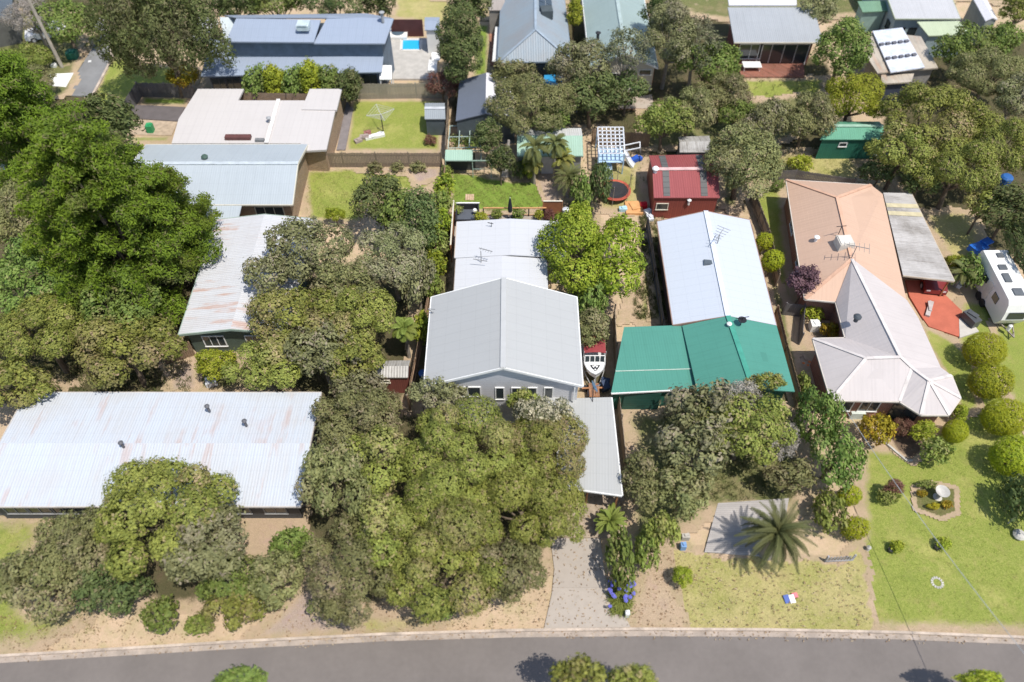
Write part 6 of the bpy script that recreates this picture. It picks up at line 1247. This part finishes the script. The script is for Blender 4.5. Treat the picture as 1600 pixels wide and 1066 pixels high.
 ('moonah', 1560, 230, 100, 110, 4.6, 2.2, 'moonah at the right edge level with the dark green shed', {}),
 ('green', 1505, 75, 80, 60, 4.0, 2.0, 'green tree in front of the pale blue house', {}),
 ('teatree', 1545, 115, 110, 80, 4.2, 2.0, 'grey-green tree in the upper right corner', {}),
 ('green', 1560, 62, 70, 50, 3.6, 1.8, 'leafy green tree below the narrow white roof', {}),
 ('greyish', 1590, 150, 70, 70, 4.4, 2.0, 'grey tree at the right edge in the upper corner', {}),
 ('dark', 1580, 330, 80, 80, 3.8, 2.0, 'dark tree above the caravan', {}),
 ('dark', 1605, 385, 70, 110, 3.4, 2.0, 'dark foliage at the right edge beside the caravan', {}),
 ('moonah', 1540, 320, 60, 50, 3.4, 1.5, 'small moonah behind the clearing near the caravan', {}),
 ('dark', 1375, 268, 60, 36, 2., 1.2, 'low dark shrub shading the ground behind the terracotta roof', {}),
 ('lime', 1250, 255, 44, 26, .9, .7, 'small bright bush left of the dark green shed', {}),
 ('green', 1215, 290, 22, 16, .7, .6, 'little green bush at the top corner of the terracotta roof', {}),
 ('moonah', 1600, 10, 70, 50, 4., 2., 'olive treetop in the top right corner', {}),
 # centre right
 ('bright', 897, 388, 94, 148, 4.2, 2.6, 'bright lime green tree overhanging the white rear roof', dict(unique=True, ls=.8, seed=61)),
 ('bright', 962, 405, 84, 150, 3.8, 2.3, 'second bright green tree right of the boundary line', dict(unique=True, seed=62)),
 ('green', 925, 470, 50, 60, 3.2, 1.5, 'green tree behind the round grey-green shrub by the boat', {}),
 ('teatree', 924, 514, 54, 60, 2.8, 1.5, 'rounded grey-green tree overhanging the maroon boat canopy', dict(unique=True, ls=.8, seed=63)),
 ('shrub', 908, 455, 36, 24, 2.6, 1., 'grey-green bush at the back right corner of the grey gable', {}),
 ('green', 908, 302, 32, 60, 2.2, 1.3, 'leafy hedge clump at the end of the sandy path', {}),
 ('dark', 940, 285, 34, 90, 2.4, 1.4, 'dark green hedge left of the trampoline', {}),
 ('dark', 783, 252, 40, 32, 2.8, 1.6, 'dark shadowed shrub behind the dead tree stump', {}),
 ('dark', 760, 215, 44, 50, 3.4, 1.7, 'dark tree behind the back fence line', {}),
 ('green', 732, 218, 44, 30, .6, .4, 'leafy green plants inside the pale pipe frame', {}),
 ('lime', 828, 262, 26, 34, 1.3, .9, 'yellow-green shrub beside the garden shed door', {}),
 ('lime', 878, 240, 30, 26, 2.0, 1.0, 'yellow-flecked shrub below the right palm', {}),
 ('dark', 812, 266, 24, 26, 1., .8, 'dark low shrub left of the shed door', {}),
 ('shrub', 698, 268, 16, 18, .8, .6, 'small leafy shrub under the corner of the lean-to', {}),
 ('plum', 1257, 440, 46, 48, 3.0, 1.3, 'purple-leaved plum tree by the terracotta roof', dict(unique=True, seed=64)),
 ('topiary', 1194, 378, 26, 26, 1.6, .85, 'upper round olive bush beside the blue-white roof', dict()),
 ('topiary', 1207, 408, 34, 32, 1.8, 1.0, 'lower round olive bush beside the blue-white roof', dict()),
 ('lime', 1269, 488, 40, 26, .8, .6, 'bright green low bush under the terracotta eave', {}),
 ('golden', 1297, 516, 32, 26, .8, .6, 'golden bush in the corner of the beige roof', {}),
 ('shrub', 1255, 600, 16, 70, 1.0, .8, 'narrow hedge along the fence beside the green roof', {}),
 ('lime', 1490, 412, 34, 28, 1.2, .9, 'bright shrub beside the end of the patio roof', {}),
 ('green', 1515, 425, 34, 50, 1.6, 1.1, 'leafy shrub between patio roof and caravan', {}),
 # five clipped balls
 ('topiary', 1539, 547, 62, 54, 1.65, 1.3, 'topmost clipped round bush in the row beside the beige roof', dict(group='row of clipped round bushes', seed=71)),
 ('topiary', 1549, 596, 64, 54, 1.65, 1.3, 'second clipped round bush from the top of the row', dict(group='row of clipped round bushes', seed=72)),
 ('topiary', 1571, 652, 68, 58, 1.7, 1.35, 'third clipped round bush, middle of the row', dict(group='row of clipped round bushes', seed=73)),
 ('topiary', 1586, 713, 70, 62, 1.7, 1.4, 'lowest bright clipped round bush in the row at the right', dict(group='row of clipped round bushes', seed=74)),
 ('dark', 1600, 782, 56, 72, 1.8, 1.5, 'dark rounded shrub at the right edge of the lawn', {}),
 # lower right
 ('greyish', 1105, 640, 110, 90, 4.2, 2.0, 'grey moonah against the left of the green gable', {}),
 ('silver', 1150, 620, 80, 50, 4.6, 1.2, 'silvery bare-twigged crown over the green roof edge', {}),
 ('moonah', 1195, 600, 60, 36, 4.6, 1.1, 'small olive crown resting over the green roof', {}),
 ('moonah', 1165, 670, 150, 110, 4.0, 2.1, 'wide moonah in front of the green gable', dict(unique=True, seed=55)),
 ('greyish', 1090, 700, 110, 90, 3.8, 2.0, 'greyish moonah left of the bleached platform', {}),
 ('silver', 1215, 690, 70, 60, 3.4, 1.4, 'grey twiggy tree between moonah and the dark green shrub', {}),
 ('teatree', 1065, 770, 90, 80, 3.0, 1.6, 'thin grey-green tree over the dirt track', {}),
 ('green', 1280, 650, 70, 90, 3.0, 2.0, 'dense dark green tree at the left corner of the beige roof', {}),
 ('green', 1305, 715, 80, 90, 2.8, 1.8, 'soft green tree at the left edge of the front lawn', {}),
 ('golden', 1369, 669, 52, 48, 1.6, 1.1, 'golden orange bush at the edge of the front lawn', {}),
 ('rust', 1410, 668, 32, 32, 1.0, .8, 'dark red shrub beside the golden orange bush', {}),
 ('lime', 1443, 675, 34, 36, 1.5, 1.0, 'yellow-green shrub below the bay of the beige roof', {}),
 ('shrub', 1462, 706, 40, 42, 1.4, 1.0, 'rounded green shrub at the point of the triangular bed', {}),
 ('topiary', 1493, 674, 36, 36, 1.1, .85, 'small clipped round bush near the bay of the beige roof', dict()),
 ('lime', 1499, 645, 24, 28, 1.0, .8, 'bright yellow bush at the right corner of the beige roof', {}),
 ('topiary', 1327, 775, 36, 34, 1.2, .9, 'upper small olive ball beside the date palm', dict()),
 ('topiary', 1336, 826, 40, 38, 1.2, 1.0, 'lower small olive ball beside the picket fence', dict()),
 ('shrub', 1296, 800, 44, 60, 1.5, 1.1, 'straggly olive shrub between palm and lawn', {}),
 ('teatree', 1235, 745, 70, 50, 2.2, 1.2, 'pale shrubs behind the date palm', {}),
 ('rust', 1396, 762, 26, 26, 1.1, .7, 'reddish shrub alone on the front lawn', {}),
 ('shrub', 1388, 776, 30, 24, .7, .5, 'low green shrub below the reddish lawn shrub', {}),
 ('golden', 1440, 771, 16, 12, .4, .3, 'yellow flowers at the left of the bird bath', {}),
 ('golden', 1459, 791, 18, 12, .4, .3, 'orange-yellow flowers in front of the bird bath', {}),
 ('golden', 1480, 789, 14, 11, .4, .3, 'orange-yellow flowers at the right of the bird bath', {}),
 ('shrub', 1448, 757, 26, 14, .5, .4, 'green plants behind the bird bath', {}),
 ('lime', 1067, 900, 30, 34, 1.1, .7, 'olive green bush alone on the dry front lawn', {}),
 ('green', 970, 875, 44, 80, 2.2, 1.2, 'tall green hedge at the right side of the concrete driveway', {}),
 ('shrub', 1010, 860, 34, 60, 1.8, 1.1, 'green shrub between the driveway hedge and the dirt track', {}),
 ('moonah', 1035, 830, 50, 50, 2.6, 1.2, 'olive shrub at the top of the dirt track', {}),
 ('teatree', 1000, 750, 50, 90, 3.2, 1.6, 'thin dark tree beside the carport fence', {}),
 ('moonah', 905, 1052, 76, 36, 4.6, 1.6, 'treetop rising into view at the bottom edge, left of two', {}),
 ('moonah', 990, 1060, 70, 34, 4.2, 1.5, 'smaller treetop at the bottom edge, right of two', {}),
 ('lime', 1530, 1066, 70, 16, 3.4, 1.2, 'bright treetop just showing at the bottom right edge', {}),
 ('green', 375, 1068, 90, 26, 3.6, 1.3, 'leafy treetop just showing at the bottom left edge', {}),
 ('teatree', 585, 262, 22, 14, .5, .4, 'left round grey-green shrub in the bed below the low fence', {}),
 ('teatree', 622, 262, 20, 14, .5, .4, 'middle round grey-green shrub in the bed below the low fence', {}),
 ('teatree', 652, 262, 24, 14, .5, .4, 'right round grey-green shrub in the bed below the low fence', {}),
 ('rust', 672, 219, 18, 16, .5, .4, 'reddish brown shrub on the cream house lawn', {}),
]
for (k, x, y, w, h, z, rz, lab, kw) in T:
    cat = 'tree' if z+rz > 3.1 and 'bush' not in lab and 'shrub' not in lab and 'hedge' not in lab else ('bush' if 'bush' in lab else 'shrub')
    if 'flowers' in lab: cat = 'flowers'
    tree(k, x, y, w, h, z, rz, lab, cat, **kw)
# clipped boundary hedge on the left: individual shrubs
hl_ = [(698, 292, 30, 34), (693, 318, 32, 36), (690, 347, 34, 40), (685, 380, 36, 42), (682, 415, 36, 42), (680, 448, 32, 36), (662, 512, 24, 46)]
desc = ['topmost', 'second', 'third', 'fourth', 'fifth', 'sixth', 'lowest']
for i, (x, y, w, h) in enumerate(hl_): tree('shrub' if i % 2 else 'bright', x-3, y, w, h, 1.9, 1.2, desc[i]+' shrub of the leafy boundary hedge left of the house', 'hedge shrub', name='hedge_shrub', group='hedge on the left boundary', ls=.85)
# palms
PF = leafmat('palm_leaf', (.05, .10, .02), (.15, .21, .04), (.2, .18, .08)); PY = leafmat('palm_leaf_yellow', (.14, .19, .03), (.28, .30, .06), (.3, .26, .08)); PD = leafmat('date_leaf', (.022, .045, .010), (.065, .11, .02), (.2, .18, .08)); PB = leafmat('yucca_leaf', (.09, .17, .02), (.16, .28, .04), (.3, .3, .08))
for m_ in (PF, PY, PD, PB):
    for n_ in m_.node_tree.nodes:
        if n_.type == 'MIX': n_.inputs[0].default_value = .5
        if n_.type == 'ATTRIBUTE':
            for l_ in list(n_.outputs['Fac'].links): 
                s_ = l_.to_socket; m_.node_tree.links.remove(l_); s_.default_value = .5 if n_.attribute_name == 'tint' else .1
palm(836, 232, 4.0, 1.8, 17, 'left feathery palm in front of the mint shed roof', PF, .12, .05, .42, 1.0, (-.5, 1.2), 3)
palm(868, 226, 4.2, 1.6, 16, 'right feathery palm in front of the mint shed roof', PF, .12, .05, .42, 1.0, (-.4, 1.3), 4)
palm(833, 256, 2.2, 1.1, 14, 'short yellowish palm leaning over the shed wall', PY, .12, .05, .36, .9, (-.5, 1.2), 5)
palm(880, 250, 2.4, 1.3, 16, 'golden cane palm cluster beside the shed door', PY, .12, .05, .36, .9, (-.4, 1.3), 6)
palm(890, 280, 2.0, 2.0, 30, 'dark spreading cycad palm casting its shadow on the sandy path', PF, .2, .04, .34, .8, (-.15, 1.2), 7)
palm(1214, 836, 2.9, 2.75, 46, 'huge date palm with drooping fronds on the front lawn', PD, .38, .05, .30, 1.0, (-.55, 1.35), 8, nleaf=34)
palm(954, 816, 1.3, 1.3, 26, 'glossy broad-leaved yucca beside the gravel driveway', PB, .1, .13, .22, .7, (.0, 1.35), 9, tm=BARK, nleaf=12)
palm(632, 514, 3.4, 1.2, 18, 'bright green palm among the trees left of the hedge', PB, .13, .06, .4, 1.0, (-.5, 1.2), 10)
palm(1505, 427, 1.6, 1.5, 14, 'small grey-green palm beside the caravan', PF, .1, .05, .36, .9, (-.3, 1.2), 11)
# agapanthus: strap leaves in a mound with blue heads on stalks
ag = thing('flower_bed', 'mound of strap-leaved agapanthus with violet-blue flower heads by the driveway', 'flowers', W(969, 935)); mb = MB(); rnd = random.Random(5); heads = MB(); stalks = MB()
for i in range(900):
    u_, v_ = rnd.random(), rnd.random(); p = W(955+28*u_, 915).lerp(W(958+22*u_, 958), v_); p = p+Vector((rnd.uniform(-.25, .25), rnd.uniform(-.2, .2), 0)); a0 = rnd.uniform(0, 6.28); L = rnd.uniform(.3, .6); d = Vector((math.cos(a0), math.sin(a0), 0)); s = Vector((-d.y, d.x, 0))*.022
    m_ = p+d*L*.4+Vector((0, 0, L*.75)); e = p+d*L+Vector((0, 0, L*.45)); mb.face([p-s, p+s, m_+s, m_-s]); mb.face([m_-s, m_+s, e])
for i in range(22):
    u_, v_ = rnd.random(), rnd.random(); p = W(950+42*u_, 912).lerp(W(950+40*u_, 955), v_); z = rnd.uniform(.75, .95); stalks.beam(p, p+Vector((0, 0, z)), .02, .02)
    for k in range(26): d = Vector((rnd.gauss(0, 1), rnd.gauss(0, 1), rnd.gauss(0, 1))).normalized()*.1; q = p+Vector((0, 0, z))+d; s = Vector((.035, 0, 0)); t = Vector((0, .035, .015)); heads.face([q-s, q-t, q+s, q+t])
mb.build('leaves', PB, ag); heads.build('flower_heads', mat('agapanthus_blue', (.12, .12, .52), .6), ag); stalks.build('stalks', PB, ag)
# dead tree stump at the back of the lawn
p = W(790, 274, 0); ds = thing('dead_tree', 'grey weathered stump of a dead tree at the back of the lawn', 'tree stump', p); mb = MB(); mb.tube([p, p+Vector((.05, .1, .7)), p+Vector((.12, .5, 1.8)), p+Vector((.3, 1.0, 3.2))], [.42, .3, .24, .12], 10); mb.tube([p+Vector((.05, .1, .6)), p+Vector((-.2, .3, 1.5)), p+Vector((-.35, .9, 2.6))], [.22, .17, .08], 8); mb.tube([p+Vector((.1, -.05, .05)), p+Vector((-.4, -.35, .0))], [.2, .05], 7); mb.tube([p, p+Vector((.5, -.2, 0))], [.2, .05], 7); mb.build('trunk', mat('deadwood', (.34, .31, .28), .9, .35, 5., bmp=.04), ds)
# nasturtium dots by the side fence
fl = thing('flower_patch', 'loose orange flowers along the foot of the fence by the beige roof', 'flowers', W(1262, 590)); mb = MB(); rnd = random.Random(9)
for i in range(12):
    p = W(1258+rnd.uniform(-6, 8), 560+rnd.uniform(0, 70), .3)
    for k in range(6): a0 = k*1.05; mb.face([p, p+Vector((.11*math.cos(a0), .11*math.sin(a0), .03)), p+Vector((.11*math.cos(a0+.9), .11*math.sin(a0+.9), .03))])
mb.build('petals', mat('petal_orange', (.7, .18, .03), .6), fl)
# grass tufts, uncountable, along verges and lawn edges
def tufts(name, polys, n, hgt, m, label, seed):
    rng = np.random.default_rng(seed); V = []; k = 0
    for poly in polys:
        P = [W(x, y) for x, y in poly]; xs = [p.x for p in P]; ys = [p.y for p in P]; X = rng.uniform(min(xs), max(xs), n); Y = rng.uniform(min(ys), max(ys), n); ok = (sdf([(p.x, p.y) for p in P], X, Y) > 0) & (vnoise(X*1.5, Y*1.5, 3.) > -.1); X = X[ok]; Y = Y[ok]; m_ = len(X)
        for b in range(5):
            a = rng.uniform(0, 6.28, m_); l = hgt*rng.uniform(.5, 1.3, m_); dx, dy = np.cos(a)*l*.5, np.sin(a)*l*.5; bx, by = X+rng.normal(size=m_)*.03, Y+rng.normal(size=m_)*.03; z = np.full(m_, .0)
            V.append(np.stack([np.stack([bx-dy*.12, by+dx*.12, z], -1), np.stack([bx+dy*.12, by-dx*.12, z], -1), np.stack([bx+dx+dy*.04, by+dy-dx*.04, l], -1), np.stack([bx+dx-dy*.04, by+dy+dx*.04, l], -1)], 1))
    V = np.concatenate(V).reshape(-1, 3); Q = np.arange(len(V)).reshape(-1, 4); rt = rng.random(len(Q)); me = npmesh(name, V, Q, {'tint': np.repeat(rt, 4), 'dry': np.repeat((rng.random(len(Q)) < .3)*.7, 4)}, m); o = bpy.data.objects.new(name, me); COL.objects.link(o); o['kind'] = 'stuff'; o['label'] = label; o['category'] = 'grass'
def fallen(name, items, m, label, seed):
    """dead leaves lying on roofs, road edges and paving: (pixel polygon, height, count)"""
    rng = np.random.default_rng(seed); V = []
    for poly, z, n in items:
        P = [W(x, y, z) for x, y in poly]; X = rng.uniform(min(p.x for p in P), max(p.x for p in P), n*2); Y = rng.uniform(min(p.y for p in P), max(p.y for p in P), n*2); ok = (sdf([(p.x, p.y) for p in P], X, Y) > 0) & (vnoise(X*2.2, Y*2.2, 7.) > rng.uniform(-.9, .9, n*2)*.6); X = X[ok]; Y = Y[ok]
        a = rng.uniform(0, 6.28, len(X)); l = rng.uniform(.03, .09, len(X)); dx, dy = np.cos(a)*l, np.sin(a)*l; Z = np.full(len(X), z+.02)
        V.append(np.stack([np.stack([X-dx, Y-dy, Z], -1), np.stack([X+dy*.4, Y-dx*.4, Z+.02], -1), np.stack([X+dx, Y+dy, Z], -1), np.stack([X-dy*.4, Y+dx*.4, Z+.01], -1)], 1))
    V = np.concatenate(V).reshape(-1, 3); Q = np.arange(len(V)).reshape(-1, 4); rt = rng.random(len(Q)); me = npmesh(name, V, Q, {'tint': np.repeat(rt, 4), 'dry': np.repeat((rng.random(len(Q)) < .4)*.8, 4)}, m); o = bpy.data.objects.new(name, me); COL.objects.link(o); o['kind'] = 'stuff'; o['label'] = label; o['category'] = 'leaf litter'
fallen('fallen_leaves', [([(0, 1022), (800, 982), (1600, 993), (1600, 1008), (800, 996), (0, 1036)], .07, 2000), ([(0, 960), (560, 930), (860, 920), (850, 985), (0, 1020)], .11, 2000), ([(860, 842), (940, 842), (985, 980), (850, 980)], .12, 360), ([(985, 840), (1050, 850), (1070, 980), (985, 980)], .11, 360), ([(640, 640), (900, 640), (920, 840), (860, 840)], .11, 600), ([(1040, 860), (1340, 880), (1360, 980), (1070, 980)], .12, 880), ([(870, 770), (972, 775), (978, 842), (860, 842)], .12, 280)], leafmat('dead_leaf', (.16, .10, .05), (.36, .24, .13), (.55, .45, .3)), 'dead leaves and twigs scattered over verges, gutter and paving', 8)
TG = leafmat('tuft', (.12, .15, .03), (.26, .28, .08), (.42, .34, .17))
tufts('grass', [[(0, 800), (120, 800), (150, 990), (0, 1010)], [(1045, 850), (1330, 880), (1560, 640), (1600, 990), (1070, 980)], [(560, 960), (860, 360), (850, 975), (560, 990)], [(700, 265), (850, 275), (856, 330), (705, 330)], [(1170, 240), (1345, 232), (1345, 290), (1180, 290)], [(960, 640), (1040, 636), (1050, 790), (980, 790)], [(475, 265), (690, 265), (560, 350), (480, 345)]], 7000, .11, TG, 'short tufts of grass scattered over lawns and verges', 3)
tufts('undergrowth', [[(-60, 500), (300, 530), (300, 620), (-60, 620)], [(600, 640), (900, 640), (850, 360), (540, 950)], [(700, 60), (1300, 60), (1330, 240), (1000, 300), (700, 200)], [(1400, 60), (1600, 60), (1600, 380), (1400, 250)], [(1030, 640), (1240, 640), (1250, 780), (1040, 790)], [(-50, 0), (330, 0), (300, 60), (-50, 130)], [(1000, 330), (1035, 330), (1050, 500), (990, 500)]], 6000, .28, leafmat('weeds', (.06, .08, .025), (.15, .17, .06), (.25, .2, .1)), 'weedy undergrowth below the trees', 4)

print('LEAVES', LEAFN, 'verts', sum(len(m.vertices) for m in bpy.data.meshes))
